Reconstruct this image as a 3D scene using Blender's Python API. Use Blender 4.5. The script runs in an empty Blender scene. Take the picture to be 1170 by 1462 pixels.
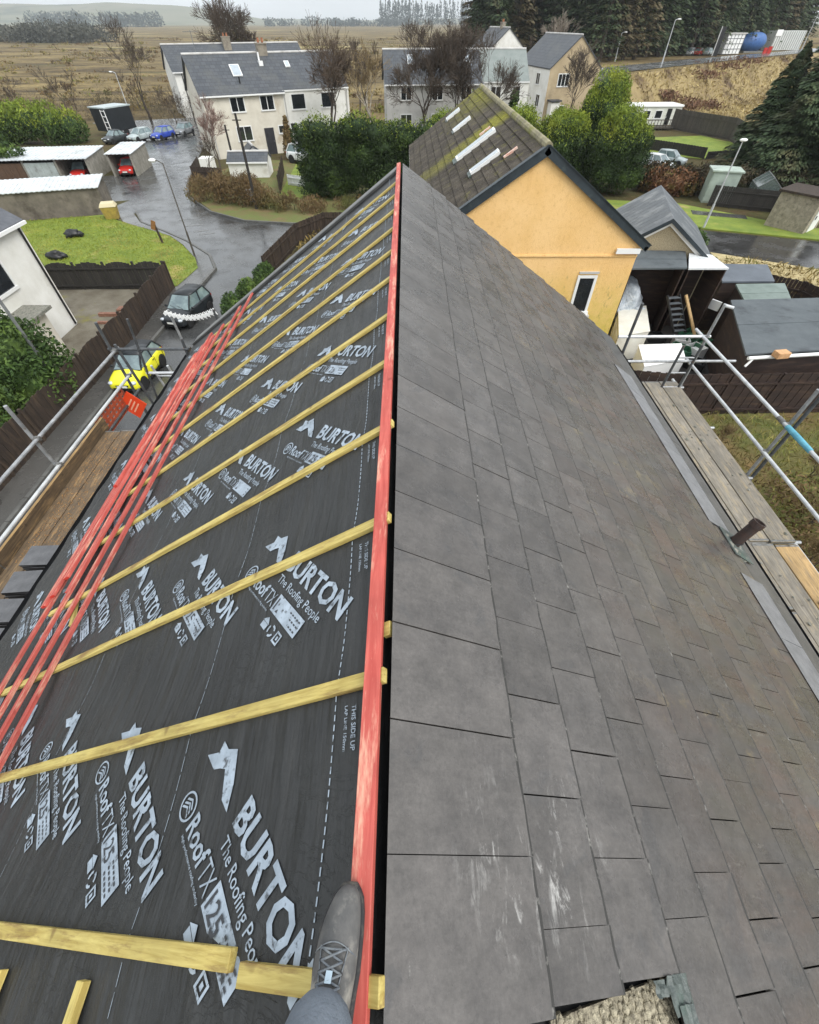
EXPO = .75; SKYS = .12; SUNS = 1.4; HAZE = .00024; DENOISE = True
import bpy, math, random
import numpy as np
from mathutils import Vector, Matrix, noise as mnoise
R = math.radians
random.seed(11)
SC = bpy.context.scene
COL = SC.collection
CAMZ = 9.6          # phone height above the street; the street is z = 0
def srgb(r, g, b, k=1.0):
    f = lambda c: ((c/255+.055)/1.055)**2.4 if c > 10 else c/255/12.92
    return (f(r)*k, f(g)*k, f(b)*k, 1)

# ------------------------------------------------------------------ materials
class N:
    def __init__(s, name):
        s.m = bpy.data.materials.new(name); s.m.use_nodes = True
        s.t = s.m.node_tree; s.t.nodes.clear()
        s.out = s.n('ShaderNodeOutputMaterial'); s.b = s.n('ShaderNodeBsdfPrincipled')
        s.l(s.b.outputs[0], s.out.inputs['Surface'])
        s.tc = s.n('ShaderNodeTexCoord')
    def n(s, k, **a):
        x = s.t.nodes.new(k)
        for q, v in a.items(): setattr(x, q, v)
        return x
    def l(s, a, b): s.t.links.new(a, b)
    def mapping(s, sc=(1,1,1), rot=(0,0,0), src='Object'):
        m = s.n('ShaderNodeMapping'); m.inputs['Scale'].default_value = sc; m.inputs['Rotation'].default_value = rot
        s.l(s.tc.outputs[src], m.inputs['Vector']); return m.outputs[0]
    def noise(s, scale, detail=4, rough=.6, vec=None, dist=0):
        x = s.n('ShaderNodeTexNoise'); x.inputs['Scale'].default_value = scale
        x.inputs['Detail'].default_value = detail; x.inputs['Roughness'].default_value = rough
        x.inputs['Distortion'].default_value = dist
        s.l(vec or s.tc.outputs['Object'], x.inputs['Vector']); return x.outputs['Fac']
    def ramp(s, fac, a=.35, b=.65, lo=0., hi=1.):
        x = s.n('ShaderNodeMapRange'); x.inputs[1].default_value = a; x.inputs[2].default_value = b
        x.inputs[3].default_value = lo; x.inputs[4].default_value = hi
        s.l(fac, x.inputs[0]); return x.outputs[0]
    def mix(s, fac, a, b, mode='MIX'):
        x = s.n('ShaderNodeMixRGB', blend_type=mode)
        for i, v in ((0, fac), (1, a), (2, b)):
            if hasattr(v, 'links'): s.l(v, x.inputs[i])
            else: x.inputs[i].default_value = v
        return x.outputs[0]
    def math(s, op, a, b=0.):
        x = s.n('ShaderNodeMath', operation=op)
        for i, v in ((0, a), (1, b)):
            if hasattr(v, 'links'): s.l(v, x.inputs[i])
            else: x.inputs[i].default_value = v
        return x.outputs[0]
    def island(s): return s.n('ShaderNodeNewGeometry').outputs['Random Per Island']
    def sep(s, vec=None):
        x = s.n('ShaderNodeSeparateXYZ'); s.l(vec or s.tc.outputs['Object'], x.inputs[0]); return x.outputs
    def bump(s, h, strength=.3, dist=.02):
        x = s.n('ShaderNodeBump'); x.inputs['Strength'].default_value = strength; x.inputs['Distance'].default_value = dist
        s.l(h, x.inputs['Height']); s.l(x.outputs[0], s.b.inputs['Normal'])
    def done(s, col, rough=.7, metal=0., spec=.5):
        for k, v in (('Base Color', col), ('Roughness', rough), ('Metallic', metal), ('Specular IOR Level', spec)):
            if hasattr(v, 'links'): s.l(v, s.b.inputs[k])
            else: s.b.inputs[k].default_value = v
        return s.m
MATS = {}
def mat(name, c1, c2=None, scale=4., rough=.7, bump=0., bscale=None, bdist=.02, c3=None, scale3=1., t3=(.5,.7),
        isl=0., stretch=(1,1,1), metal=0., spec=.5, detail=5, t=(.35,.65)):
    s = N(name); col = c1
    vec = s.mapping(stretch)
    if c2: col = s.mix(s.ramp(s.noise(scale, detail, .65, vec), *t), c1, c2)
    if c3: col = s.mix(s.ramp(s.noise(scale3, 5, .65, vec), *t3), col, c3)
    if isl:
        v = s.ramp(s.island(), 0, 1, 1-isl, 1+isl)
        col = s.mix(1.0, col, (1,1,1,1), 'MULTIPLY') if False else s.mulv(col, v)
    if bump: s.bump(s.noise(bscale or scale*6, 4, .7, vec), bump, bdist)
    m = s.done(col, rough, metal, spec); MATS[name] = m; return m
def _mulv(s, col, v):
    x = s.n('ShaderNodeHueSaturation')
    if hasattr(col, 'links'): s.l(col, x.inputs['Color'])
    else: x.inputs['Color'].default_value = col
    s.l(v, x.inputs['Value']); return x.outputs[0]
N.mulv = _mulv
S = srgb
def K(c, k): return (c[0]*k, c[1]*k, c[2]*k, 1)

# ------------------------------------------------------------------ mesh builder
def frame(d, up=(0,0,1)):
    d = Vector(d).normalized(); up = Vector(up)
    if abs(d.dot(up)) > .98: up = Vector((1,0,0))
    a = d.cross(up).normalized(); b = a.cross(d).normalized()
    return a, b
class MB:
    def __init__(s): s.v = []; s.f = []; s.mi = []; s.m = 0
    def add(s, vs, fs):
        o = len(s.v); s.v += [tuple(p) for p in vs]; s.f += [tuple(i+o for i in f) for f in fs]; s.mi += [s.m]*len(fs)
        return s
    def hexa(s, p):   # 8 points: bottom 0-3 ccw, top 4-7
        return s.add(p, [(3,2,1,0),(4,5,6,7),(0,1,5,4),(1,2,6,5),(2,3,7,6),(3,0,4,7)])
    def box(s, x0, x1, y0, y1, z0, z1):
        return s.hexa([(x0,y0,z0),(x1,y0,z0),(x1,y1,z0),(x0,y1,z0),(x0,y0,z1),(x1,y0,z1),(x1,y1,z1),(x0,y1,z1)])
    def obox(s, c, ax, ay, az):   # centre and three half axes
        c, ax, ay, az = map(Vector, (c, ax, ay, az))
        return s.hexa([c-ax-ay-az, c+ax-ay-az, c+ax+ay-az, c-ax+ay-az, c-ax-ay+az, c+ax-ay+az, c+ax+ay+az, c-ax+ay+az])
    def bar(s, p0, p1, w, h, up=(0,0,1)):
        p0, p1 = Vector(p0), Vector(p1); a, b = frame(p1-p0, up)
        return s.obox((p0+p1)/2, (p1-p0)/2, a*-w/2, b*h/2)
    def tube(s, p0, p1, r, n=8, r2=None, caps=True):
        return s.path([p0, p1], [r, r if r2 is None else r2], n, caps)
    def path(s, pts, r, n=8, caps=True):
        pts = [Vector(p) for p in pts]
        if not hasattr(r, '__len__'): r = [r]*len(pts)
        vs, fs = [], []
        a = None
        for i, p in enumerate(pts):
            d = (pts[min(i+1, len(pts)-1)] - pts[max(i-1, 0)])
            if d.length < 1e-6: d = Vector((0,0,1))
            if a is None: a, b = frame(d)
            else:
                d.normalize(); a = (a - d*a.dot(d))
                a = a.normalized() if a.length > 1e-4 else frame(d)[0]
                b = a.cross(d).normalized()
            for k in range(n):
                t = 2*math.pi*k/n; vs.append(p + (a*math.cos(t) + b*math.sin(t))*r[i])
        for i in range(len(pts)-1):
            for k in range(n):
                k2 = (k+1) % n; fs.append((i*n+k, i*n+k2, (i+1)*n+k2, (i+1)*n+k))
        if caps: fs.append(tuple(range(n-1,-1,-1))); fs.append(tuple((len(pts)-1)*n+k for k in range(n)))
        return s.add(vs, fs)
    def prism(s, poly, z0, z1):   # xy polygon ccw; z1 a number or a list
        n = len(poly); zt = z1 if hasattr(z1, '__len__') else [z1]*n; zb = z0 if hasattr(z0, '__len__') else [z0]*n
        vs = [(p[0],p[1],zb[i]) for i, p in enumerate(poly)] + [(p[0],p[1],zt[i]) for i, p in enumerate(poly)]
        fs = [tuple(range(n-1,-1,-1)), tuple(range(n,2*n))] + [(i,(i+1)%n,n+(i+1)%n,n+i) for i in range(n)]
        return s.add(vs, fs)
    def slab(s, quad, t):     # any 3-D polygon given thickness t along its normal
        q = [Vector(p) for p in quad]; nn = (q[1]-q[0]).cross(q[2]-q[1]).normalized()*t; n = len(q)
        return s.add(q + [p+nn for p in q], [tuple(range(n-1,-1,-1)), tuple(range(n,2*n))] + [(i,(i+1)%n,n+(i+1)%n,n+i) for i in range(n)])
    def lathe(s, c, prof, n=16, axis=(0,0,1)):
        c = Vector(c); ax = Vector(axis).normalized(); a, b = frame(ax)
        vs = [c + ax*z + (a*math.cos(2*math.pi*k/n)+b*math.sin(2*math.pi*k/n))*r for r, z in prof for k in range(n)]
        fs = [(i*n+k, i*n+(k+1)%n, (i+1)*n+(k+1)%n, (i+1)*n+k) for i in range(len(prof)-1) for k in range(n)]
        fs += [tuple(range(n-1,-1,-1)), tuple((len(prof)-1)*n+k for k in range(n))]
        return s.add(vs, fs)
    def loft(s, secs, caps=True):
        n = len(secs[0]); vs = [p for q in secs for p in q]
        fs = [(i*n+k, i*n+(k+1)%n, (i+1)*n+(k+1)%n, (i+1)*n+k) for i in range(len(secs)-1) for k in range(n)]
        if caps: fs += [tuple(range(n-1,-1,-1)), tuple((len(secs)-1)*n+k for k in range(n))]
        return s.add(vs, fs)
    def blob(s, c, r, nu=10, nv=7, jit=0., seed=0):
        vs, fs = [], []
        for j in range(nv+1):
            th = math.pi*j/nv
            for i in range(nu):
                ph = 2*math.pi*i/nu
                d = Vector((math.sin(th)*math.cos(ph), math.sin(th)*math.sin(ph), math.cos(th)))
                k = 1 + jit*mnoise.noise(d*1.7 + Vector((seed, seed*.7, 0)))
                vs.append((c[0]+d.x*r[0]*k, c[1]+d.y*r[1]*k, c[2]+d.z*r[2]*k))
        for j in range(nv):
            for i in range(nu):
                fs.append((j*nu+i, (j+1)*nu+i, (j+1)*nu+(i+1)%nu, j*nu+(i+1)%nu))
        return s.add(vs, fs)
    def build(s, name, mats, parent=None, world=True, smooth=False, bevel=0, base=None, subsurf=0, fixn=False):
        """world=True: coordinates are world ones; shifted so a child's origin is its thing's base."""
        me = bpy.data.meshes.new(name)
        off = Vector((0,0,0))
        root = parent
        while root is not None and root.parent is not None: root = root.parent
        if parent is not None and world: off = root.location
        if parent is None:
            if base is None:
                A = np.array(s.v); base = ((A[:,0].min()+A[:,0].max())/2, (A[:,1].min()+A[:,1].max())/2, A[:,2].min())
            off = Vector(base)
        vs = [(p[0]-off.x, p[1]-off.y, p[2]-off.z) for p in s.v]
        me.from_pydata(vs, [], s.f); me.update()
        if not isinstance(mats, (list, tuple)): mats = [mats]
        for m in mats: me.materials.append(m)
        if len(mats) > 1: me.polygons.foreach_set('material_index', s.mi)
        if smooth: me.polygons.foreach_set('use_smooth', [True]*len(me.polygons))
        o = bpy.data.objects.new(name, me); COL.objects.link(o)
        if parent is not None: o.parent = parent
        else: o.location = off
        if bevel:
            b = o.modifiers.new('bevel', 'BEVEL'); b.width = bevel; b.segments = 2; b.limit_method = 'ANGLE'; b.angle_limit = R(40)
        if subsurf:
            b = o.modifiers.new('sub', 'SUBSURF'); b.levels = subsurf; b.render_levels = subsurf
        return o
def tag(o, label=None, cat=None, group=None, kind=None):
    if label: o['label'] = label
    if cat: o['category'] = cat
    if group: o['group'] = group
    if kind: o['kind'] = kind
    return o
def thing(name, loc, label, cat, group=None, rz=0.):
    o = bpy.data.objects.new(name, None); COL.objects.link(o); o.location = loc; o.rotation_euler = (0,0,rz)
    o.empty_display_size = .3
    return tag(o, label, cat, group)
def struct(o): o['kind'] = 'structure'; return o
def copy_tree(o, parent=None):
    c = o.copy(); COL.objects.link(c)
    if parent is not None: c.parent = parent
    for ch in list(o.children): copy_tree(ch, c)
    return c
def rough_hash(*a): return (math.sin(sum(v*k for v, k in zip(a, (12.9898,78.233,37.719))))*43758.5453) % 1

# ------------------------------------------------------------------ camera maths (only to turn a look at the photo into metres)
F_PX = 604.; TH = R(49.3); YAW = R(.31)
def ray(u, v):
    c, s = math.cos(TH), math.sin(TH); r = u-585; up = 731-v
    x, y, z = r, F_PX*c+up*s, -F_PX*s+up*c
    return Vector((x*math.cos(YAW)+y*math.sin(YAW), -x*math.sin(YAW)+y*math.cos(YAW), z))
def G(u, v, z=0.):
    d = ray(u, v); t = (z-CAMZ)/d.z; return (d.x*t, d.y*t)
def G3(u, v, z=0.): return G(u, v, z) + (z,)

cam = bpy.data.cameras.new('camera'); camo = bpy.data.objects.new('camera', cam); COL.objects.link(camo)
camo.location = (0,0,CAMZ); camo.rotation_euler = (R(90)-TH, 0, -YAW)
cam.sensor_fit = 'VERTICAL'; cam.sensor_height = 24.; cam.sensor_width = 24.*1170/1462; cam.lens = F_PX/1462*24.
cam.clip_start = .02; cam.clip_end = 9000
SC.camera = camo
SC.view_settings.view_transform = 'Standard'; SC.view_settings.look = 'None'; SC.view_settings.gamma = 1
SC.view_settings.exposure = EXPO
# overcast daylight
w = bpy.data.worlds.new('World'); SC.world = w; w.use_nodes = True
nt = w.node_tree; bg = nt.nodes['Background']
sky = nt.nodes.new('ShaderNodeTexSky'); sky.sky_type = 'NISHITA'; sky.sun_disc = False
SUN_EL, SUN_AZ = R(48), R(132)
sky.sun_elevation = SUN_EL; sky.sun_rotation = SUN_AZ; sky.air_density = 1.0; sky.dust_density = 1.0
hs = nt.nodes.new('ShaderNodeHueSaturation'); hs.inputs['Saturation'].default_value = .12
nt.links.new(sky.outputs[0], hs.inputs['Color']); cm = nt.nodes.new('ShaderNodeMixRGB'); cm.inputs[0].default_value = .72; cm.inputs[2].default_value = (6.1, 6.5, 6.8, 1)   # the even cloud layer
nt.links.new(hs.outputs[0], cm.inputs[1])
# an overcast sky is brighter overhead than at the horizon, with faint cloud bands
tcw = nt.nodes.new('ShaderNodeTexCoord'); spw = nt.nodes.new('ShaderNodeSeparateXYZ'); nt.links.new(tcw.outputs['Generated'], spw.inputs[0])
mrw = nt.nodes.new('ShaderNodeMapRange'); mrw.inputs[1].default_value = .02; mrw.inputs[2].default_value = .9; mrw.inputs[3].default_value = .98; mrw.inputs[4].default_value = 1.42
nt.links.new(spw.outputs[2], mrw.inputs[0])
nzw = nt.nodes.new('ShaderNodeTexNoise'); nzw.inputs['Scale'].default_value = 3.; nzw.inputs['Detail'].default_value = 5.; mpw = nt.nodes.new('ShaderNodeMapping'); mpw.inputs['Scale'].default_value = (1,1,7)
nt.links.new(tcw.outputs['Generated'], mpw.inputs[0]); nt.links.new(mpw.outputs[0], nzw.inputs['Vector'])
mr2 = nt.nodes.new('ShaderNodeMapRange'); mr2.inputs[1].default_value = .3; mr2.inputs[2].default_value = .7; mr2.inputs[3].default_value = .90; mr2.inputs[4].default_value = 1.10; nt.links.new(nzw.outputs['Fac'], mr2.inputs[0])
mlw = nt.nodes.new('ShaderNodeMath'); mlw.operation = 'MULTIPLY'; nt.links.new(mrw.outputs[0], mlw.inputs[0]); nt.links.new(mr2.outputs[0], mlw.inputs[1])
vmw = nt.nodes.new('ShaderNodeVectorMath'); vmw.operation = 'SCALE'; nt.links.new(cm.outputs[0], vmw.inputs[0]); nt.links.new(mlw.outputs[0], vmw.inputs['Scale'])
nt.links.new(vmw.outputs[0], bg.inputs[0]); bg.inputs[1].default_value = SKYS
sl = bpy.data.lights.new('sun', 'SUN'); so = bpy.data.objects.new('sun', sl); COL.objects.link(so)
sl.energy = SUNS; sl.angle = R(30); sl.color = (1, .97, .92)
sd = Vector((math.sin(SUN_AZ)*math.cos(SUN_EL), math.cos(SUN_AZ)*math.cos(SUN_EL), math.sin(SUN_EL)))
so.rotation_euler = sd.to_track_quat('Z', 'Y').to_euler()
# ================================================================== OUR ROOF
PIT = R(33.5); XR = -.06; ZR = CAMZ-1.3; cP, sP = math.cos(PIT), math.sin(PIT)
def LP(s, y, n=0.): return Vector((XR - s*cP - n*sP, y, ZR - s*sP + n*cP))
def RP(s, y, n=0.): return Vector((XR + s*cP + n*sP, y, ZR - s*sP + n*cP))
Y1 = 7.5; YB = -2.2; EAVE = 4.5

# --- materials
def mk_slate():
    q = N('slate'); P = q.tc.outputs['Object']; xyz = q.sep(P)
    isl = q.island()
    base = q.mix(q.ramp(q.noise(7, 6, .7), .3, .7), S(68,65,63), S(92,88,85))
    # weathering: further down the slope the slates turn brown and purple, streaked down the slope
    dn = q.ramp(xyz[0], .8, 2.0)
    far = q.ramp(xyz[1], 4.5, 1.0, .55, 1)
    st = q.noise(1., 5, .7, q.mapping((1.1, 5.5, 1.1)))
    brown = q.mix(q.ramp(q.noise(2.3, 4, .6), .4, .62), S(88,75,68), S(84,79,70))
    col = q.mix(q.math('MULTIPLY', q.math('MULTIPLY', dn, q.ramp(st, .38, .6, 0, .95)), far), base, brown)
    pale = q.ramp(q.noise(9., 6, .75, q.mapping((.8, 3.2, .8))), .6, .76, 0, .55)
    col = q.mix(q.math('MULTIPLY', pale, q.ramp(xyz[0], .3, 1.4, .15, 1)), col, S(126,121,114))
    # chalky scuffs and boot marks
    scr = q.ramp(q.noise(30, 6, .8, q.mapping((1, .45, 1), (0,0,.8))), .655, .72, 0, .75)
    near = q.math('MULTIPLY', q.ramp(q.noise(3.1, 3, .5), .54, .66), q.ramp(xyz[1], -1.2, -2.6))
    col = q.mix(q.math('MULTIPLY', scr, near), col, S(196,194,190))
    ddx = q.math('SUBTRACT', xyz[0], .43); ddy = q.math('ADD', xyz[1], 2.96)
    rad = q.math('ADD', q.math('MULTIPLY', ddx, ddx), q.math('MULTIPLY', ddy, ddy))
    scuff = q.math('MULTIPLY', q.ramp(q.noise(26, 6, .78, q.mapping((1, .28, 1), (0,0,-.75)), .6), .53, .66, 0, .72), q.math('MULTIPLY', q.ramp(rad, .075, .0), q.ramp(q.noise(8, 3, .6), .4, .6)))
    col = q.mix(scuff, col, S(200,198,194))
    lich = q.math('MULTIPLY', q.ramp(q.noise(2.7, 6, .75), .60, .68, 0, .6), q.ramp(xyz[0], 1.0, 1.6))
    col = q.mix(lich, col, S(128,114,84))
    # damp patches
    dk = q.ramp(q.noise(4.2, 4, .55, None, 1.2), .6, .66, 0, .35)
    col = q.mix(dk, col, S(62,62,63))
    pin = q.ramp(q.noise(160, 2, .5), .70, .76, 0, .55)
    col = q.mix(pin, col, S(52,50,49))
    col = q.mulv(col, q.ramp(isl, 0, 1, .82, 1.14))
    col = q.mulv(col, q.ramp(q.noise(75, 5, .8), .3, .7, .80, 1.20))
    col = q.mulv(col, q.ramp(q.noise(22, 4, .7, q.mapping((.5, 2.2, .5))), .3, .7, .90, 1.10))
    q.bump(q.math('ADD', q.noise(38, 8, .75), q.math('MULTIPLY', q.noise(9, 3, .6), 1.6)), .20, .006)
    r = q.ramp(q.noise(5, 4, .6), .35, .65, .20, .40)
    return q.done(col, r, 0, .5)
M_SLATE = mk_slate()
M_EDGE = mat('slate_edge', S(50,49,47), S(138,135,130), 22, .8, t=(.56,.72))  # contact shade painted dark along the tails; pale flecks are wear
M_NEWSLATE = mat('pale_slate', S(104,104,106), S(124,124,126), 9, .45, .15, 60, isl=.08)
M_DARKSLATE = mat('wet_dark_slate', S(74,73,72), S(90,88,86), 6, .4, .15, 50)
def mk_membrane():
    q = N('membrane'); P = q.tc.outputs['Object']
    col = q.mix(q.ramp(q.noise(3.0, 5, .65), .35, .65), S(34,35,36), S(47,48,48))
    st = q.ramp(q.noise(1.6, 5, .6, q.mapping((10, .9, 10), (0,0,.04))), .48, .74, 0, .3)  # pale streaks paint the light caught by the felt's roll wrinkles
    col = q.mix(st, col, S(68,67,65))
    col = q.mix(q.ramp(q.noise(14, 5, .75), .62, .72, 0, .5), col, S(20,20,21))
    col = q.mulv(col, q.ramp(q.noise(60, 5, .8), .3, .7, .78, 1.22))
    wr = q.noise(5.5, 5, .65, q.mapping((1, 1.9, 1), (0,0,.5)), 1.6)
    cr = q.math('ABSOLUTE', q.math('SUBTRACT', wr, .5))
    crease = q.ramp(cr, 0, .018, 1, 0)
    msk = q.ramp(q.noise(1.1, 3, .5), .50, .60)
    col = q.mix(q.math('MULTIPLY', q.math('MULTIPLY', crease, msk), .5), col, S(26,26,27))
    h = q.math('ADD', q.math('MULTIPLY', q.noise(2.4, 3, .5, q.mapping((5, .8, 5))), 2.6), q.math('MULTIPLY', q.noise(420, 1, .5), .05))
    h = q.math('SUBTRACT', h, q.math('MULTIPLY', q.math('MULTIPLY', crease, msk), .25))
    q.bump(h, .42, .02)
    return q.done(col, q.ramp(q.noise(6, 3, .6), .3, .7, .42, .62), 0, .45)
M_MEMB = mk_membrane()
M_PRINT = mat('white_print', S(170,182,194), S(128,138,148), 12, .6, t=(.32,.72), c3=S(74,78,82), scale3=28, t3=(.55,.66))
def mk_wood(name, a, b, knot, worn=None, gy=True):
    q = N(name)
    v = q.mapping((2, 30, 30)) if not gy else q.mapping((26, 2, 26))
    g = q.noise(1.6, 6, .65, v, .6)
    col = q.mix(q.ramp(g, .34, .64), a, b)
    col = q.mulv(col, q.ramp(q.noise(5, 3, .6), .3, .7, .84, 1.12))
    kn = q.ramp(q.noise(9, 2, .5), .68, .78, 0, .85)
    col = q.mix(kn, col, knot)
    if worn is not None:
        col = q.mix(q.ramp(q.noise(3.5, 6, .7, q.mapping((6, .9, 6) if gy else (.9, 6, 6))), .53, .66, 0, .85), col, worn)
    col = q.mulv(col, q.ramp(q.n('ShaderNodeObjectInfo').outputs['Random'], 0, 1, .88, 1.1))
    q.bump(g, .2, .004)
    return q.done(col, .62, 0, .4)
M_YEL = mk_wood('treated_batten', S(208,190,116), S(166,144,76), S(92,62,36), S(128,100,60), False)
M_RED = mk_wood('red_batten', S(164,66,58), S(190,94,83), S(116,46,40), S(210,164,140))
M_REDEND = mat('red_batten_end', S(196,58,44), S(180,48,38), 20, .6)
M_BOARD = mk_wood('scaffold_board', S(146,138,125), S(110,103,92), S(66,57,47), S(162,146,118))
M_BOARDW = mk_wood('fresh_scaffold_board', S(184,152,104), S(142,116,78), S(84,62,44), S(120,106,88))
M_BOARDB = mk_wood('wet_scaffold_board', S(112,94,72), S(78,66,53), S(50,42,35), S(150,122,86))
M_GUTTER = mat('black_plastic', S(26,27,29), S(36,37,39), 8, .3)
M_VOID = mat('dark_felt', S(14,14,15), None, rough=.9)
M_FASCIA = mat('fascia_paint', S(60,60,62), S(44,44,46), 4, .5)
M_HARL = mat('grey_harling', S(150,146,136), S(120,116,106), 3, .95, .5, 60)
M_PEBBLE = mat('pale_pebbledash', S(196,186,160), S(120,112,96), 60, .95, .9, 55, .03)
M_LEAD = mat('weathered_lead', S(92,100,96), S(60,66,64), 12, .5, .5, 20, c3=S(58,84,74), scale3=5)
M_IRON = mat('rusty_cast_iron', S(44,36,33), S(64,44,36), 18, .6, .4, 60, c3=S(92,66,50), scale3=11, t3=(.58,.7))
M_MORTAR = mat('lichened_mortar', S(150,146,136), S(104,104,96), 18, .95, .6, 40, c3=S(84,92,78), scale3=8)

house = thing('slate_house', (XR, 3, 0), 'house under our feet with one grey slated slope and one slope of black felt', 'house')
# walls (box below the roof, open attic kept dark)
m = MB(); m.prism([(-3.45,YB),(3.33,YB),(3.33,7.3),(-3.45,7.3)], 0, 5.55)
m.add([(-3.45,7.3,5.55),(3.33,7.3,5.55),(XR,7.3,ZR-.12)], [(0,1,2)]); m.add([(-3.45,7.05,5.55),(3.33,7.05,5.55),(XR,7.05,ZR-.12)], [(2,1,0)])
m.build('wall', M_HARL, house)
# roof deck under slates / felt
m = MB()
m.add([RP(.06,YB,-.03), RP(.06,7.42,-.03), RP(EAVE-.05,7.42,-.03), RP(EAVE-.05,YB,-.03)], [(3,2,1,0)])
m.add([RP(.09,YB,-.03), RP(.09,7.42,-.03), RP(.09,7.42,-.25), RP(.09,YB,-.25)], [(0,1,2,3)])
m.add([RP(.09,7.42,-.03), RP(EAVE-.05,7.42,-.03), RP(EAVE-.05,7.42,-.12), RP(.09,7.42,-.12)], [(0,1,2,3)])
m.build('sarking_board', M_VOID, house)

# --- slates: every slate its own little tapered tablet inside one mesh
def slate(m, Pf, s0, s1, ya, yb, nt, nh, th, rnd, flip=False):
    j = lambda k: (rnd.random()-.5)*k
    ya += j(.003); yb += j(.003); s1 += j(.006); d = j(.004); sk = j(.004)
    a, b, c, d2 = Pf(s0,ya,nh), Pf(s0,yb,nh), Pf(s1+sk,yb,nt+d), Pf(s1-sk,ya,nt)
    e, f, g, h = Pf(s0,ya,nh+th), Pf(s0,yb,nh+th), Pf(s1+sk,yb,nt+th+d), Pf(s1-sk,ya,nt+th)
    # chipped lower edge
    n = 5; lo, hi = [], []
    for k in range(n+1):
        t = k/n; ch = -abs(j(.007)) if rnd.random() < .5 else 0
        p, q = d2.lerp(c, t), h.lerp(g, t); dd = (q-e.lerp(f, t)).normalized()*ch
        lo.append(p+dd*.4); hi.append(q+dd)
    vs = [e, f] + hi[::-1] + [a, b] + lo[::-1]; k = n+3
    # tail strip: takes the painted contact shade and the pale worn flecks
    inn = [p+(e.lerp(f, .5)-g.lerp(h, .5)).normalized()*(.006+.005*rnd.random()) for p in hi[::-1]]
    o0 = 2*k; vs += inn
    fs = [(0,1)+tuple(range(o0, o0+n+1)), (0, k-1, 2*k-1, k), (1, k+1, k+2, 2)] + [(2+i, 3+i, k+3+i, k+2+i) for i in range(n)]
    strips = [(2+i, 3+i, o0+1+i, o0+i) for i in range(n)]
    if not flip: fs = [tuple(reversed(q)) for q in fs]; strips = [tuple(reversed(q)) for q in strips]
    m.add(vs, fs); m.m = 1; m.add([], []); b_ = len(m.v)-len(vs); m.f += [tuple(i+b_ for i in q) for q in strips]; m.mi += [1]*n; m.m = 0
rs = random.Random(3)
m = MB(); W = .298; tails = [.47, .74, 1.01, 1.265, 1.52] + [1.52+.254*k for k in range(1,11)]
for k, tl in enumerate(tails):
    hd = 0.001 if k == 0 else tails[k-1]-.035
    y = .04 - (W/2 if k % 2 else 0) - 8*W
    if k > 3: y -= rs.random()*.04
    ylow = -.265+.075*max(0, tl-.47) if tl < 1.05 else -2.1
    while y < Y1-.02:
        yb = min(y+W, Y1-.02+.02*(k%2)); ya = max(y, ylow)
        if yb-ya > .03 and not (tl > 4 and ya < 5.38 and not 1.75 < ya < 2.8): slate(m, RP, hd, tl, ya+.0019, yb-.0019, .021, .004, .008, rs)
        y += W
slates = m.build('slates', [M_SLATE, M_EDGE], house)
# nail heads near the top edge of the first course
m = MB()
for i in range(28):
    for dy in (.05, .2):
        y = .04 + (i-1)*W + dy
        if -.24 < y < 7.4: m.lathe(RP(.045, y, .0105), [(.0035,-.001),(.0035,.0012)], 6, (sP,0,cP))
m.build('nails', M_GUTTER, house)
# pale course, eaves course, gutter
m = MB(); m_far = MB(); y = -2.2; rs2 = random.Random(5)
while y < 5.4:
    L = .58+rs2.random()*.06; yb = min(y+L, Y1-.03)
    if not (2.40 < y+L/2 < 2.72): slate(m if y < 2.5 else m_far, RP, 3.76, 4.18, y+.002, yb-.002, .031, .027, .006, rs2)
    y += L
m.build('pale_slate_course', [M_NEWSLATE, M_EDGE], house); m_far.build('pale_slate_course', [M_NEWSLATE, M_EDGE], house)
m = MB(); y = -2.2
while y < Y1-.1:
    slate(m, RP, 4.0, 4.56, y+.001, min(y+.6,Y1-.03)-.001, .012, .002, .006, rs2); y += .6
m.build('eaves_slates', [M_DARKSLATE, M_EDGE], house)
def gutter(m, Pf, s, y0, y1, r=.058):
    c0 = Pf(s, 0, -.05)
    pts = []
    for k in range(9):
        t = math.pi*(k/8); pts.append((c0.x+math.cos(t)*r, c0.z-math.sin(t)*r))
    for i in range(8):
        (xa,za),(xb,zb) = pts[i], pts[i+1]
        m.add([(xa,y0,za),(xb,y0,zb),(xb,y1,zb),(xa,y1,za)], [(0,1,2,3)])
        k = (r-.005)/r; f = lambda x,z: (c0.x+(x-c0.x)*k, c0.z+(z-c0.z)*k)
        xa2,za2 = f(xa,za); xb2,zb2 = f(xb,zb)
        m.add([(xa2,y0,za2),(xb2,y0,zb2),(xb2,y1,zb2),(xa2,y1,za2)], [(3,2,1,0)])
m = MB(); gutter(m, RP, 4.73, YB, 7.52, .07); m.build('gutter', M_GUTTER, house)
m = MB(); gutter(m, LP, 4.62, YB, 7.35, .078); m.build('gutter', M_GUTTER, house)
m = MB(); m.slab([RP(4.5,YB,-.02),RP(4.5,7.5,-.02),RP(4.5,7.5,-.24),RP(4.5,YB,-.24)], .02); m.build('fascia', M_FASCIA, house)
m = MB(); m.slab([LP(4.47,YB,-.02),LP(4.47,7.3,-.02),LP(4.47,7.3,-.24),LP(4.47,YB,-.24)], -.02); m.build('fascia', M_FASCIA, house)
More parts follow.
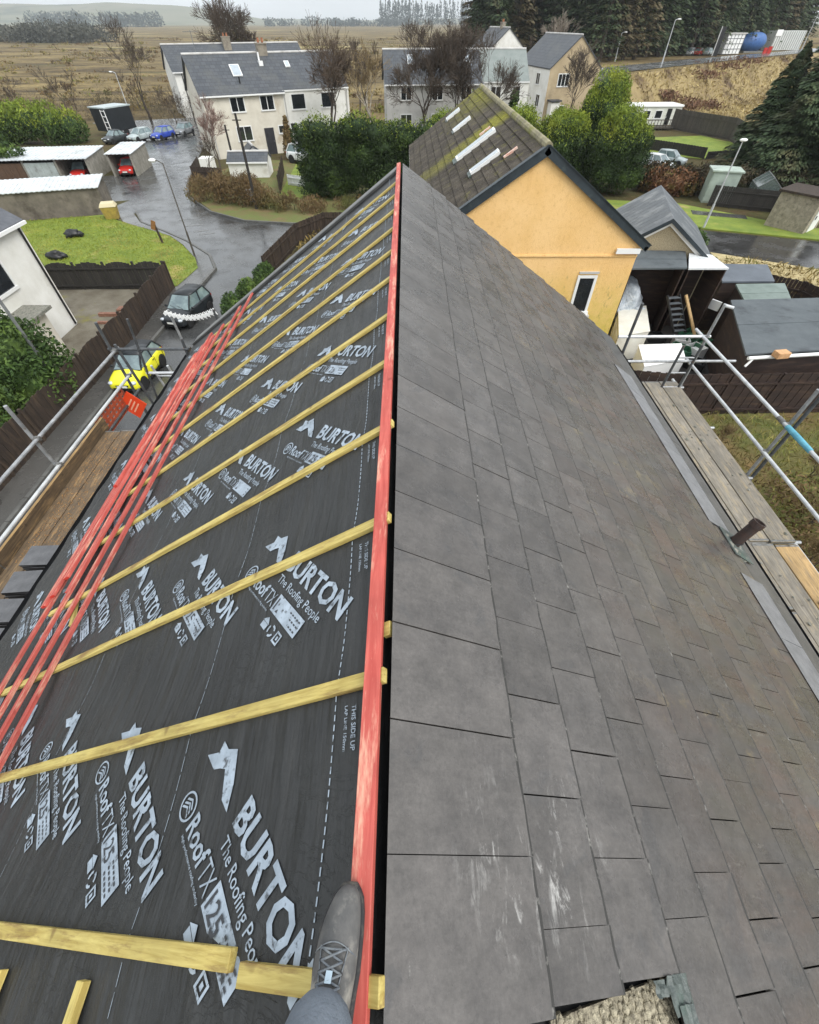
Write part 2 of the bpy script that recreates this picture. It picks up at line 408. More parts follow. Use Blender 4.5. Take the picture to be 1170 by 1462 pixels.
# far verge strip of the stripped slope and the rake board on the slated slope
m = MB(); m.obox((LP(0.08,7.40,.012)+LP(4.5,7.40,.012))/2, (LP(4.5,0)-LP(.08,0))/2, (0,.085,0), Vector((-sP,0,cP))*.012)
m.build('verge_board', mat('grey_verge', S(124,124,122), S(96,96,95), 5, .7, .2), house)
m = MB(); m.obox((LP(0.1,7.22,.018)+LP(4.5,7.22,.018))/2, (LP(4.5,0)-LP(.1,0))/2, (0,.035,0), Vector((-sP,0,cP))*.014)
m.build('verge_board', mat('dark_verge', S(54,54,54), S(70,70,68), 5, .6, .2), house)
# vent pipe
pb = RP(4.12, 2.60, .0); pt = RP(4.12, 2.60, .0) + Vector((.13, .05, .33))
vp = MB(); dr = (pt-pb).normalized()
vp.lathe(pb, [(.056,-.1),(.056,.28),(.066,.282),(.066,.345),(.053,.346),(.050,.2)], 18, dr)
vpo = vp.build('vent_pipe', M_IRON, house, smooth=False)
m = MB(); m.path([pb+dr*.07+Vector((math.cos(t)*.06, math.sin(t)*.06, math.sin(t*3)*.004)) for t in [k*.5 for k in range(14)]], .007, 5)
m.build('collar', M_GUTTER, vpo)
m = MB()
rr = random.Random(8)
for k in range(26):
    a = rr.random()*6.28; rad = .03+rr.random()*.13
    c = RP(4.09+rad*math.cos(a)*1.1, 2.54+rad*math.sin(a)*1.3, .012)
    m.blob(c, (.04+rr.random()*.03, .045+rr.random()*.03, .011), 7, 5, .4, k)
m.build('mortar_flaunching', M_MORTAR, house, smooth=True)
m = MB(); m.slab([RP(3.95,2.40,.030),RP(4.3,2.40,.030),RP(4.3,2.76,.030),RP(3.95,2.76,.030)], .008); m.build('lead_flashing', M_LEAD, house)
# chimney stub and flashing by the phone holder's right hand
m = MB()
cc = [RP(.48,-.268,0), RP(.99,-.232,0), RP(.99,-1.2,0), RP(.05,-1.2,0), RP(.05,-.34,0), RP(.47,-.34,0)]
m.prism([(p.x,p.y) for p in cc][::-1], [p.z-.3 for p in cc][::-1], [p.z-.015 for p in cc][::-1])
rr = random.Random(4)
for k in range(520):
    s_ = .49+rr.random()*.49; y_ = -.268+.07*(s_-.49)-rr.random()*.25
    c = RP(s_, y_, -.012); r = .006+rr.random()*.007
    m.blob(c, (r, r*1.2, r*.9), 5, 4, .3, k)
m.build('chimney', M_PEBBLE, house)
m = MB()
for k, (sa, sb, ya, yb, nn) in enumerate([(.88,.97,-.262,-.228,.026),(.93,1.03,-.30,-.222,.030),(.95,1.02,-.6,-.28,.034)]):
    g = 8
    for i in range(g):
        for j in range(4):
            f = lambda ii, jj: RP(sa+(sb-sa)*ii/g, ya+(yb-ya)*jj/4, nn+.012*mnoise.noise((ii*.9+k*7, jj*.8, 1.3)))
            m.add([f(i,j),f(i+1,j),f(i+1,j+1),f(i,j+1)], [(0,1,2,3)])
m.build('lead_flashing', M_LEAD, house, smooth=True)

# --- felt membrane on the stripped slope, gently sagging between the counter battens
BY = [-.15, .45, 1.075, 1.68, 2.31, 2.93, 3.58, 4.19, 4.81, 5.42, 6.02, 6.60]
def sag(s, y):
    i = max(k for k in range(len(BY)) if BY[k] <= y) if y > BY[0] else 0
    y0 = BY[i]; y1 = BY[i+1] if i+1 < len(BY) else y0+.6
    t = min(max((y-y0)/(y1-y0), 0), 1) if y > BY[0] else min((BY[0]-y)/.6, 1)
    w_ = math.sin(math.pi*t)
    return -.014*w_ + w_*(.006*mnoise.noise((s*2.2, y*3.5, .3)) + .0045*mnoise.noise((s*5.5+.6*math.sin(y*2), y*1.6, 4.1)) + .003*mnoise.noise((s*14, y*2.2, 8.1)))
m = MB(); ns, ny = 190, 330; ya, yb = YB, 7.32; s0, s1 = .045, 4.52
vs = [LP(s0+(s1-s0)*i/ns, ya+(yb-ya)*j/ny, sag(s0+(s1-s0)*i/ns, ya+(yb-ya)*j/ny)) for i in range(ns+1) for j in range(ny+1)]
fs = [(i*(ny+1)+j, i*(ny+1)+j+1, (i+1)*(ny+1)+j+1, (i+1)*(ny+1)+j) for i in range(ns) for j in range(ny)]
m.add(vs, fs)
m.add([LP(s0,ya,-.005), LP(s0,yb,-.005), LP(s0,yb,-.3), LP(s0,ya,-.3)], [(0,1,2,3)])
memb = m.build('roofing_felt', M_MEMB, house, smooth=True)
# printing on the felt
def text2d(txt, size, bold=0., shear=0., space=1.):
    cu = bpy.data.curves.new('t', 'FONT'); cu.body = txt; cu.size = size; cu.offset = bold; cu.shear = shear
    cu.resolution_u = 2; cu.space_character = space; cu.fill_mode = 'FRONT'
    o = bpy.data.objects.new('t', cu); COL.objects.link(o)
    dg = bpy.context.evaluated_depsgraph_get(); me = bpy.data.meshes.new_from_object(o.evaluated_get(dg))
    V = [(v.co.x, v.co.y) for v in me.vertices]; Fc = [tuple(p.vertices) for p in me.polygons]
    bpy.data.objects.remove(o); bpy.data.curves.remove(cu); bpy.data.meshes.remove(me)
    return V, Fc
class P2D:
    def __init__(s): s.v = []; s.f = []
    def add(s, V, Fc, dx=0, dy=0, k=1., ky=None):
        o = len(s.v); ky = ky or k
        s.v += [(x*k+dx, y*ky+dy) for x, y in V]; s.f += [tuple(i+o for i in q) for q in Fc]
    def text(s, txt, x, y, width, height, bold=.02, space=1.):
        V, Fc = text2d(txt, 1., bold, 0, space)
        x0 = min(p[0] for p in V); x1 = max(p[0] for p in V); cap = .72
        s.add([(p[0]-x0, p[1]) for p in V], Fc, x, y, width/(x1-x0), height/cap)
    def poly(s, pts): s.add(pts, [tuple(range(len(pts)))])
    def ring(s, cx, cy, r0, r1, a0=0, a1=6.2832, n=22):
        for k in range(n):
            t, u = a0+(a1-a0)*k/n, a0+(a1-a0)*(k+1)/n
            s.poly([(cx+r0*math.cos(t), cy+r0*math.sin(t)), (cx+r1*math.cos(t), cy+r1*math.sin(t)), (cx+r1*math.cos(u), cy+r1*math.sin(u)), (cx+r0*math.cos(u), cy+r0*math.sin(u))])
LG = P2D()   # x = reading direction, origin at the B of the big word; metres
LG.text('BURTON', 0, 0, .50, .098, .030)
# the open roof mark before the word
LG.poly([(-.294,.000),(-.220,.002),(-.196,.027),(-.219,.084),(-.249,.047)]); LG.poly([(-.196,.027),(-.173,.043),(-.181,.115),(-.219,.084)])
LG.poly([(-.249,.047),(-.219,.084),(-.261,.083)]); LG.poly([(-.173,.043),(-.100,-.010),(-.050,-.010),(-.101,.050),(-.181,.115)])
LG.text('The Roofing People', .012, -.066, .40, .040, .004)
LG.ring(-.215, -.135, .038, .045)
for dy in (-.014, .0, .014): 
    LG.poly([(-.24,-.137+dy),(-.215,-.121+dy),(-.19,-.137+dy),(-.19,-.145+dy),(-.215,-.129+dy),(-.24,-.145+dy)])
LG.text('Roof', -.155, -.165, .155, .066, .022)
LG.text('TX', .010, -.165, .078, .066, -.006)
LG.poly([(.096,-.172),(.345,-.172),(.345,-.088),(.322,-.088)]) if False else None
LG2 = P2D()
def box_with_text(P, x0, x1, y0, y1, txt):
    # pale box with dark figures: drawn as the box in white and the figures laid over in the felt's black
    P.poly([(x0,y0),(x1,y0),(x1,y1),(x0,y1)])
box_with_text(LG, .100, .350, -.172, -.092, '125')
DK = P2D(); DK.text('125', .112, -.160, .098, .055, .012)
for q in range(3):
    for w_ in range(5): DK.poly([(.236+w_*.021,-.160+q*.022),(.250+w_*.021,-.160+q*.022),(.250+w_*.021,-.153+q*.022),(.236+w_*.021,-.153+q*.022)])
LG.text('High performance roofing underlay', -.150, -.190, .235, .011, .004)
for k, cx in enumerate((.135, .20, .262)):      # three small care signs under the box
    cy = -.222
    if k == 0: LG.poly([(cx-.024,cy-.022),(cx+.024,cy-.022),(cx+.024,cy+.004),(cx-.024,cy+.004)]); LG.poly([(cx-.031,cy+.006),(cx+.031,cy+.006),(cx,cy+.030)])
    if k == 1:
        for a in range(3): LG.ring(cx, cy, .017, .026, a*2.094+.45, a*2.094+1.8, 3)
    if k == 2:
        for a, b, c2, d2 in ((-.022,-.024,-.014,.024),(.014,-.024,.022,.024),(-.013,-.024,.013,-.016),(-.013,.016,.013,.024),(-.006,-.008,.006,.008)): LG.poly([(cx+a,cy+b),(cx+c2,cy+b),(cx+c2,cy+d2),(cx+a,cy+d2)])
SM = P2D(); SM.text('THIS SIDE UP', 0, 0, .125, .017, .012); SM.text('LAP LINE 150mm', 0, -.028, .125, .012, .004)
def lay(P2, s, y, ang, n):
    ca, sa = math.cos(ang), math.sin(ang); out = []
    for px, py in P2.v:
        # reading direction at ang in the (s, y) plane; 'up' of the letters turned towards the ridge
        ds = px*ca + py*sa; dy = px*sa - py*ca
        ss, yy = s+ds, y+dy
        out.append(LP(ss, yy, sag(ss, yy)+n))
    return out
white = MB(); dark = MB()
def orient(fs): return fs
for i in range(-1, 7):
    for j in range(-3, 9):
        s_ = .60+.70*i; y_ = .13+.94*j+.165*i
        if not (.30 < s_ < 4.6 and -1.6 < y_ < 7.6): continue
        lim = lambda V: all(.05 < (XR-p.x)/cP < 4.5 and p.y < 7.25 for p in V)
        A = R(225)        # towards the ridge and towards us
        V = lay(LG, s_, y_, A, .0045)
        ok = [.06 < (XR-p.x)/cP < 4.5 and -2.1 < p.y < 7.1 for p in V]
        white.add(V, [f for f in LG.f if all(ok[k] for k in f)])
        V = lay(DK, s_, y_, A, .006)
        ok = [.06 < (XR-p.x)/cP < 4.5 and -2.1 < p.y < 7.1 for p in V]
        dark.add(V, [f for f in DK.f if all(ok[k] for k in f)])
for j in range(-2, 12):
    for yy in (.40+.62*j,):
        if -1.5 < yy < 7: white.add(lay(SM, .135, yy, R(270), .006), SM.f)
# dashed lap line and the fine lap lines
rr = random.Random(2)
y = -2.1
while y < 7.2:
    for s_, wd, ln, gap in ((.205,.0022,.018,.012),):
        white.add([LP(s_-wd,y,sag(s_,y)+.003),LP(s_+wd,y,sag(s_,y)+.003),LP(s_+wd,y+ln,sag(s_,y+ln)+.003),LP(s_-wd,y+ln,sag(s_,y+ln)+.003)], [(0,1,2,3)])
    y += .028
y = -2.1
while y < 7.2:
    for s_, wd in ((.955,.0012),(2.10,.0010),(3.25,.0010)):
        if rr.random() < .97: white.add([LP(s_-wd,y,sag(s_,y)+.003),LP(s_+wd,y,sag(s_,y)+.003),LP(s_+wd,y+.05,sag(s_,y+.05)+.003),LP(s_-wd,y+.05,sag(s_,y+.05)+.003)], [(0,1,2,3)])
    y += .06
white.build('printed_lettering', M_PRINT, memb)
dark.build('printed_figures', mat('felt_black', S(52,55,60), S(60,62,66), 9, .6), memb)

# --- yellow counter battens nailed down the slope (parts of the house)
nL = Vector((-sP,0,cP))
def lbatten(p, q, w=.045, h=.023, n0=.0, name='batten', mt=None, par=None):
    a, b = LP(p[0],p[1],n0+h/2), LP(q[0],q[1],n0+h/2)
    c = (a+b)/2; ax = (b-a)/2; side = nL.cross(ax.normalized()).normalized()
    mm = MB(); mm.obox((0,0,0), (ax.length,0,0), (0,w/2,0), (0,0,h/2))
    o = mm.build(name, mt or M_YEL, par, world=False, bevel=.002, base=(0,0,0) if par is None else None)
    rot = Matrix((ax.normalized(), side, nL)).transposed().to_4x4()
    if par is not None: o.matrix_basis = Matrix.Translation(c - Vector(par.location)) @ rot
    else: o.matrix_basis = Matrix.Translation(c) @ rot
    return o
rr = random.Random(6)
for i, y in enumerate(BY):
    if i == 0:
        lbatten((.455,-.158),(4.42,-.135), par=house); lbatten((-.012,-.178),(.415,-.180), par=house); continue
    lbatten((.006 if i < 4 else .05, y+.012), (3.66 if i == 2 else 4.3 if i == 1 else 3.36+.16*rr.random()+.012*i, y-.09+rr.random()*.05 if i < 3 else y-.03+rr.random()*.03), par=house)
lbatten((1.66,-.245),(1.58,-1.2), .038, .025, par=house); lbatten((1.105,-.235),(1.10,-1.2), .038, .025, par=house)
lbatten((.002,.62),(.03,.62), .05,.02,-.02, par=house)
lbatten((3.02,1.62),(2.86,1.40), .045,.02,.001, par=house)
# red ridge batten
o = MB(); L = 7.86
o.obox((0,0,0), (.0255,0,0), (0,L/2,0), (0,0,.0125))
rb = o.build('ridge_batten', M_RED, house, world=False, bevel=.002)
rb.matrix_basis = Matrix.Translation(Vector((-.108, 3.57, ZR-.0)) - Vector(house.location)) @ Matrix.Rotation(R(-12), 4, 'Y')

# ------------------------------------------------------------------ loose red battens lying along the eaves (each lifts off)
def loose(p, q, n0, label, w=.05, h=.025):
    a, b = LP(p[0],p[1],n0+h/2), LP(q[0],q[1],n0+h/2)
    c = (a+b)/2; ax = (b-a)/2; side = nL.cross(ax.normalized()).normalized()
    mm = MB(); mm.obox((0,0,0), (w/2,0,0), (0,ax.length,0), (0,0,h/2))
    mm.mi = [0,0,1,0,1,0]
    o = mm.build('red_batten', [M_RED, M_REDEND], None, world=False, bevel=.002, base=(0,0,0))
    o.matrix_basis = Matrix.Translation(c) @ Matrix((side, ax.normalized(), nL)).transposed().to_4x4()
    tag(o, label, 'batten', 'loose red battens laid along the eaves')
n1 = .0262; n2 = n1+.0262; n3 = n2+.0262
loose((2.890,7.10),(2.66,.02), n1, 'loose red batten of the eaves bundle nearest the ridge, lying across the yellow battens')
loose((3.090,6.88),(2.92,.15), n1, 'second loose red batten in from the ridge side, lying across the yellow battens')
loose((3.390,6.62),(3.16,.35), n1, 'third loose red batten in from the ridge side, lying across the yellow battens')
loose((3.720,6.70),(3.46,.60), n1, 'loose red batten of the eaves bundle lying lowest, closest to the gutter')
loose((3.560,6.45),(3.260,1.78), n1, 'loose red batten laid between the third and the lowest one, under the bundle')
loose((3.715,6.02),(3.545,1.72), n2, 'red batten of the top layer nearest the gutter, its bright red sawn end showing', .062)
loose((3.652,6.20),(3.480,1.80), n2, 'middle red batten of the top layer of the eaves bundle', .062)
loose((3.588,6.30),(3.400,1.95), n2, 'red batten of the top layer of the eaves bundle nearest the ridge', .062)
loose((3.650,5.9),(3.530,3.1), n3, 'short red batten lying highest on top of the eaves bundle')
# ================================================================== PERSON (one foot shows; the rest stands behind the phone)
def skin(name, pts, edges, rad, root, mt, parent, sub=2):
    me = bpy.data.meshes.new(name); L = Vector(parent.location)
    me.from_pydata([tuple(Vector(p)-L) for p in pts], edges, []); me.update(); me.materials.append(mt)
    o = bpy.data.objects.new(name, me); COL.objects.link(o); o.parent = parent
    sk = o.modifiers.new('skin', 'SKIN'); sk.use_smooth_shade = True
    if not me.skin_vertices: me.attributes.new('skin', 'FLOAT', 'POINT')
    for i, v in enumerate(me.skin_vertices[0].data):
        v.radius = (rad[i], rad[i]) if not hasattr(rad[i], '__len__') else rad[i]; v.use_root = (i == root)
    sb = o.modifiers.new('sub', 'SUBSURF'); sb.levels = sub; sb.render_levels = sub
    return o
M_SKIN = mat('skin', S(198,150,124), S(184,132,108), 8, .55)
M_TROU = mat('grey_work_trousers', S(124,132,142), S(98,106,116), 9, .9, .5, 120, .01, c3=S(150,156,162), scale3=16, t3=(.6,.75))
M_JACK = mat('dark_jacket', S(38,44,56), S(28,32,40), 6, .85, .3, 60)
M_SUEDE = mat('dusty_grey_suede', S(104,102,100), S(80,80,80), 16, .9, .35, 180, .004, c3=S(150,146,138), scale3=12, t3=(.53,.72))
M_SOLE = mat('dark_rubber_sole', S(46,46,48), S(96,92,84), 30, .8, t=(.5,.75))
M_LACE = mat('blue_grey_lace', S(128,132,134), S(92,98,106), 60, .8)
M_TAB = mat('pale_tongue_tab', S(178,196,208), None, rough=.5)
FX, FY, FZ = -.142, -.012, ZR+.030       # toe of the shoe, on the ridge batten
person = thing('person', (-.17, -.3, ZR), 'person in grey work trousers standing on the red ridge batten in dusty lace-up shoes', 'person')
hd = R(-4)
def shp(x, d, z):     # local shoe space: d metres back from the toe
    c, s = math.cos(hd), math.sin(hd); a = R(4)
    x2 = x*math.cos(a) - z*math.sin(a)*.6
    return Vector((FX + x2*c + d*s*1.0, FY + x2*s - d*c, FZ + z + x*math.sin(a)))
ST = [(0,.009,.020),(.007,.0195,.032),(.020,.029,.043),(.045,.037,.051),(.075,.0425,.055),(.105,.0445,.063),(.135,.0445,.075),(.165,.041,.090),(.195,.039,.103),(.225,.038,.110),(.262,.036,.106),(.288,.029,.09),(.297,.012,.05)]
NS = 16
def shoe(dx, dy, dz, par):
    T = Vector((dx, dy, dz)); secs = []
    for d, hw, h in ST:
        q = []
        for k in range(NS):
            t = math.pi*k/(NS-1); cx, sx = math.cos(t), math.sin(t)
            e = .62; xx = hw*math.copysign(abs(cx)**e, cx)*(1-.35*max(0, sx-.55)); zz = h*(sx**.8 if sx > 0 else 0)
            q.append(shp(xx+.010*max(0, 1-d/.09), d, zz)+T)
        secs.append(q)
    m = MB(); m.loft(secs); up = m.build('shoe', M_SUEDE, par, smooth=True, subsurf=1)
    m = MB(); sec = []
    for z, gr in ((-.026,.0),(-.020,.004),(.004,.0045),(.010,.001)):
        ring = [shp((hw+gr)+.010*max(0, 1-d/.09), d if 0 < i < len(ST)-1 else d+(-gr if i == 0 else gr), z)+T for i, (d, hw, h) in enumerate(ST)]
        ring += [shp(-(hw+gr)+.010*max(0, 1-d/.09), d if 0 < i < len(ST)-1 else d+(-gr if i == 0 else gr), z)+T for i, (d, hw, h) in reversed(list(enumerate(ST)))]
        sec.append(ring)
    m.loft(sec); m.build('sole', M_SOLE, up)
    # toe cap seam and overlays
    def top(x, d, lift=.003):
        i = max(k for k in range(len(ST)) if ST[k][0] <= d); i = min(i, len(ST)-2)
        f = (d-ST[i][0])/(ST[i+1][0]-ST[i][0]); hw = ST[i][1]+(ST[i+1][1]-ST[i][1])*f; h = ST[i][2]+(ST[i+1][2]-ST[i][2])*f
        r = min(abs(x)/hw, .98); return shp(x+.010*max(0, 1-d/.09), d, h*(1-r**3.2)**.5 + lift)+T
    m = MB()
    m.path([top(x*.001, .088+.00002*x*x*.6, .0015) for x in range(-42,43,7)], .0013, 5)
    m.path([top(-.028+.004*k*.5, .095+.012*k, .0015) for k in range(9)], .0013, 5)
    m.path([top(.028-.004*k*.5, .095+.012*k, .0015) for k in range(9)], .0013, 5)
    m.build('seam', M_LACE, up)
    m = MB()
    dd = [.098,.114,.130,.146,.162,.176,.188]
    for k, d in enumerate(dd[:-1]):
        a = .0205+.0010*k
        for sg in (-1, 1):
            m.path([top(sg*a*(1-2*t/6), d+(dd[k+1]-d)*t/6, .005+.0022*math.sin(math.pi*t/6)+(.0016 if sg > 0 else 0)) for t in range(7)], .0021, 5)
    m.path([top(a*(1-2*t/6), dd[0], .005) for t in range(7)], .0021, 5)
    for sg in (-1, 1):     # bow loops and ends
        c = top(0, .190, .010)
        m.path([c + Vector((sg*.016*math.sin(k*.6)*1.5+sg*.004*k, .010*math.cos(k*.75)-.01, -.0016*k+.004)) for k in range(9)], .0021, 5)
        m.path([c + Vector((sg*(.006*k), -.004*k+.002, -.0035*k)) for k in range(8)], .0019, 5)
    m.build('lace', M_LACE, up, smooth=True)
    m = MB()
    for d, ln, wd in ((.126,.016,.0062),(.150,.012,.006),(.169,.008,.005)):
        pts = [top(-wd,d,.0085), top(wd,d,.0085), top(wd,d+ln,.0085), top(-wd,d+ln,.0085)]
        m.slab(pts, -.002)
    m.build('tongue_tab', M_TAB, up)
    m = MB()
    for d in dd:
        for sg in (-1, 1): m.lathe(top(sg*.0215, d, .002), [(.0032,-.001),(.0034,.002),(.0016,.0025)], 8, (sg*.4,0,1))
    m.build('eyelet', M_SOLE, up)
shoe(0, 0, 0, person)
# the other foot stands behind, down the felt slope
lp2 = LP(.33, -.62, .0)
shoe(lp2.x-FX+.0, lp2.y-FY+.1, lp2.z-FZ+.03, person)
AN1 = shp(0, .225, .10); AN2 = AN1 + Vector((lp2.x-FX, lp2.y-FY+.1, lp2.z-FZ+.03))
KN1 = AN1 + Vector((-.01, -.05, .42)); HP1 = AN1 + Vector((-.03, -.30, .80))
KN2 = AN2 + Vector((.00, .10, .44)); HP2 = HP1 + Vector((-.17, -.02, 0))
PEL = (HP1+HP2)/2 + Vector((0, -.01, .06)); CH = PEL + Vector((.0, .02, .42)); NK = CH + Vector((0, .0, .16)); HD = NK + Vector((0, .05, .17))
SH1 = CH + Vector((.19, 0, .06)); SH2 = CH + Vector((-.19, 0, .06)); EL1 = SH1 + Vector((.07,-.02,-.28)); EL2 = SH2 + Vector((-.07,-.02,-.28))
HA1 = EL1 + Vector((-.10,.17,.10)); HA2 = EL2 + Vector((.10,.17,.10))
pts = [PEL, HP1, KN1, AN1, HP2, KN2, AN2, CH, NK, HD, SH1, EL1, HA1, SH2, EL2, HA2, HD+Vector((0,.01,.09))]
ed = [(0,1),(1,2),(2,3),(0,4),(4,5),(5,6),(0,7),(7,8),(8,9),(9,16),(7,10),(10,11),(11,12),(7,13),(13,14),(14,15)]
rad = [.11,.07,.05,.035,.07,.05,.035,.12,.052,.085,.05,.036,.026,.05,.036,.026,.06]
for hnd, el in ((HA1, 12), (HA2, 15)):     # five fingers each, half curled
    d = (hnd - (EL1 if el == 12 else EL2)).normalized(); sd_ = d.cross(Vector((0,0,1))).normalized()
    pal = hnd + d*.07; pts.append(pal); ed.append((el, len(pts)-1)); rad.append(.022); pi = len(pts)-1
    for k in range(4):
        a = pal + d*.03 + sd_*(k-1.5)*.02; b = a + d*.03 + Vector((0,0,-.012)); c = b + d*.012 + Vector((0,0,-.024))
        i = len(pts); pts += [a, b, c]; ed += [(pi, i), (i, i+1), (i+1, i+2)]; rad += [.009, .0085, .007]
    sg = 1 if el == 12 else -1
    a = hnd + d*.025 - sd_*sg*.03; b = a + d*.035 - sd_*sg*.008
    i = len(pts); pts += [a, b]; ed += [(el, i), (i, i+1)]; rad += [.011, .009]
body = skin('body', pts, ed, rad, 0, M_SKIN, person)
pts = [PEL, HP1, (HP1+KN1)/2, KN1, (KN1*.35+AN1*.65), AN1+Vector((.014,.060,.018)), HP2, (HP2+KN2)/2, KN2, (KN2*.35+AN2*.65), AN2+Vector((0,.0,.01)), PEL+Vector((0,0,.1))]
ed = [(0,1),(1,2),(2,3),(3,4),(4,5),(0,6),(6,7),(7,8),(8,9),(9,10),(0,11)]
skin('trousers', pts, ed, [.14,.105,.092,.075,.066,.062,.105,.092,.075,.066,.062,.14], 0, M_TROU, person)
pts = [CH, PEL+Vector((0,0,.12)), NK-Vector((0,0,.06)), SH1, EL1, HA1-(HA1-EL1)*.1, SH2, EL2, HA2-(HA2-EL2)*.1]
skin('jacket', pts, [(0,1),(0,2),(0,3),(3,4),(4,5),(0,6),(6,7),(7,8)], [.155,.15,.075,.075,.055,.045,.075,.055,.045], 0, M_JACK, person)
m = MB(); m.blob(HD+Vector((0,-.012,.05)), (.09,.103,.10), 14, 10, .08, 3); m.build('hair', mat('brown_hair', S(58,42,32), S(40,28,22), 40, .8, .5, 90), person, smooth=True)
m = MB()
for sg in (-1, 1):
    m.blob(HD+Vector((sg*.034,.082,.03)), (.013,.010,.009), 8, 6)
m.build('eye', mat('eye_white', S(210,205,200), None, rough=.3), person, smooth=True)
m = MB(); m.blob(HD+Vector((0,.098,.0)), (.014,.020,.024), 8, 6); m.blob(HD+Vector((0,.082,-.045)), (.025,.010,.007), 8, 5)
for sg in (-1, 1): m.blob(HD+Vector((sg*.086,.0,.012)), (.012,.02,.032), 8, 6)
m.build('face_features', M_SKIN, person, smooth=True)

# ================================================================== SCAFFOLDS
M_TUBE = mat('galvanised_tube', S(168,170,172), S(128,130,132), 9, .42, .15, 40, metal=.35, c3=S(110,96,82), scale3=7, t3=(.62,.75), isl=.1)
M_TUBEW = mat('bright_tube', S(206,208,208), S(172,174,176), 6, .4, .1, 40, metal=.2)
M_TUBED = mat('dull_tube', S(92,95,98), S(66,68,70), 9, .5, .2, 40, metal=.3, c3=S(104,78,58), scale3=6, t3=(.6,.7))
M_COUP = mat('steel_coupler', S(132,132,130), S(92,90,86), 20, .5, .3, 60, metal=.4)
M_BLUE = mat('blue_foam_sleeve', S(104,172,190), S(82,146,166), 12, .7)
TR = .0242
def tubepart(name, a, b, mt, par, r=TR):
    m = MB(); m.tube(a, b, r, 12); return m.build(name, mt, par, smooth=False)
def coupler(c, par, d=(0,1,0)):
    m = MB(); c = Vector(c)
    m.lathe(c-Vector(d)*.03, [(.034,0),(.037,.006),(.037,.054),(.034,.06)], 10, d)
    m.lathe(c-Vector((0,0,.03)), [(.034,0),(.037,.006),(.037,.054),(.034,.06)], 10, (0,0,1))
    m.obox(c+Vector((.035,.02,0)), (.02,0,0), (0,.012,0), (0,0,.03)); m.tube(c+Vector((.045,.0,.03)), c+Vector((.075,.0,.034)), .007, 6)
    m.build('coupler', M_COUP, par)
sr = thing('scaffold', (5.1, 4.5, 0), 'tube scaffold along the slated slope, a blue sleeve on its top rail', 'scaffold', 'scaffolds along the eaves')
X = 5.12
for y, top, mt in ((6.95,6.62,M_TUBE),(4.56,6.60,M_TUBE),(2.15,6.6,M_TUBE),(-.25,6.6,M_TUBE)): 
    p = tubepart('standard', (X,y,0), (X,y,top), mt, sr)
    for z in (6.05, 5.58, 5.1): coupler((X-.03,y,z), sr)
tubepart('standard', (X+.055,4.52,4.9), (X+.055,4.52,6.95), M_TUBED, sr)
tubepart('standard', (3.80,6.98,0), (3.80,6.98,6.62), M_TUBED, sr)
tubepart('guard_rail', (X-.05,7.25,6.06), (X-.05,1.2,6.06), M_TUBEW, sr); tubepart('guard_rail', (X-.05,1.16,6.06), (X-.05,-2.2,6.06), M_TUBEW, sr)
tubepart('guard_rail', (X-.05,7.1,5.585), (X-.05,-2.2,5.585), M_TUBEW, sr)
tubepart('guard_rail', (3.62,6.99,6.06), (5.2,6.99,6.06), M_TUBEW, sr); tubepart('guard_rail', (3.45,6.99,5.60), (5.9,6.99,5.60), M_TUBE, sr)
tubepart('ledger', (X-.03,7.2,5.10), (X-.03,-2.2,5.10), M_TUBEW, sr); tubepart('ledger', (3.80,7.2,5.06), (3.80,-2.2,5.06), M_TUBE, sr)
for y in (6.9,5.7,4.5,3.3,2.1,.9,-.3): tubepart('transom', (3.6,y,5.115), (5.16,y,5.115), M_TUBE, sr)
m = MB(); m.path([(X-.05,4.52,6.06),(X-.05,4.30,6.06),(X-.05,4.02,6.06)], [.034,.037,.033], 12); m.build('foam_sleeve', M_BLUE, sr)
m = MB(); m.path([(X-.03,4.5,5.10),(X-.03,4.35,5.10)], .034, 12); m.path([(X-.03,2.55,5.10),(X-.03,2.4,5.10)], .034, 12); m.path([(X-.05,4.72,6.06),(X-.05,4.60,6.06)], .032, 12); m.build('sleeve_coupler', M_COUP, sr)
m = MB(); m.tube((X,6.95,6.60),(X+.13,6.9,6.58), .024, 10); m.build('putlog_end', M_TUBEW, sr)
lad = thing('ladder', (4.8,6.9,0), 'dull metal ladder poking above the far end of the scaffold boards on the slated side', 'ladder', 'scaffold ladders')
for x in (4.62, 4.93): tubepart('stile', (x-.1,6.75,.0), (x+.10,6.83,5.98), M_TUBED, lad, .022)
for k in range(20): tubepart('rung', (4.53+.2*k/20,6.752+.004*k,.25+.29*k), (4.83+.2*k/20,6.752+.004*k,.25+.29*k), M_TUBE, lad, .014)
def board(x0, x1, y0, y1, z, mt, label, dz=.038, tw=0, grp='planks of the walkways'):
    L = y1-y0; W_ = x1-x0; mm = MB(); mm.box(-W_/2, W_/2, -L/2, L/2, 0, dz)
    mm.m = 1
    for e in (-1, 1):
        mm.box(-W_/2-.001, W_/2+.001, e*(L/2-.02)-.014, e*(L/2-.02)+.014, -.001, dz+.0015)
    o = mm.build('scaffold_board', [mt, M_COUP], None, world=False, bevel=.003, base=(0,0,0))
    o.location = ((x0+x1)/2, (y0+y1)/2, z); o.rotation_euler = (0, R(tw), R(tw*.5)); tag(o, label, 'board', grp)
ZB = 5.145
board(3.93,4.17,2.2,6.98,ZB,M_BOARD,'grey scaffold plank running next to the gutter of the slated slope, far half')
board(4.185,4.43,2.3,7.0,ZB+.002,M_BOARD,'second grey scaffold plank from the gutter of the slated slope, far half')
board(4.445,4.70,3.28,7.0,ZB+.001,M_BOARD,'third grey scaffold plank from the gutter of the slated slope, mortar crumbs on it')
board(4.715,5.04,3.26,7.0,ZB+.003,M_BOARD,'outermost grey scaffold plank beside the bright ledger tube, far half')
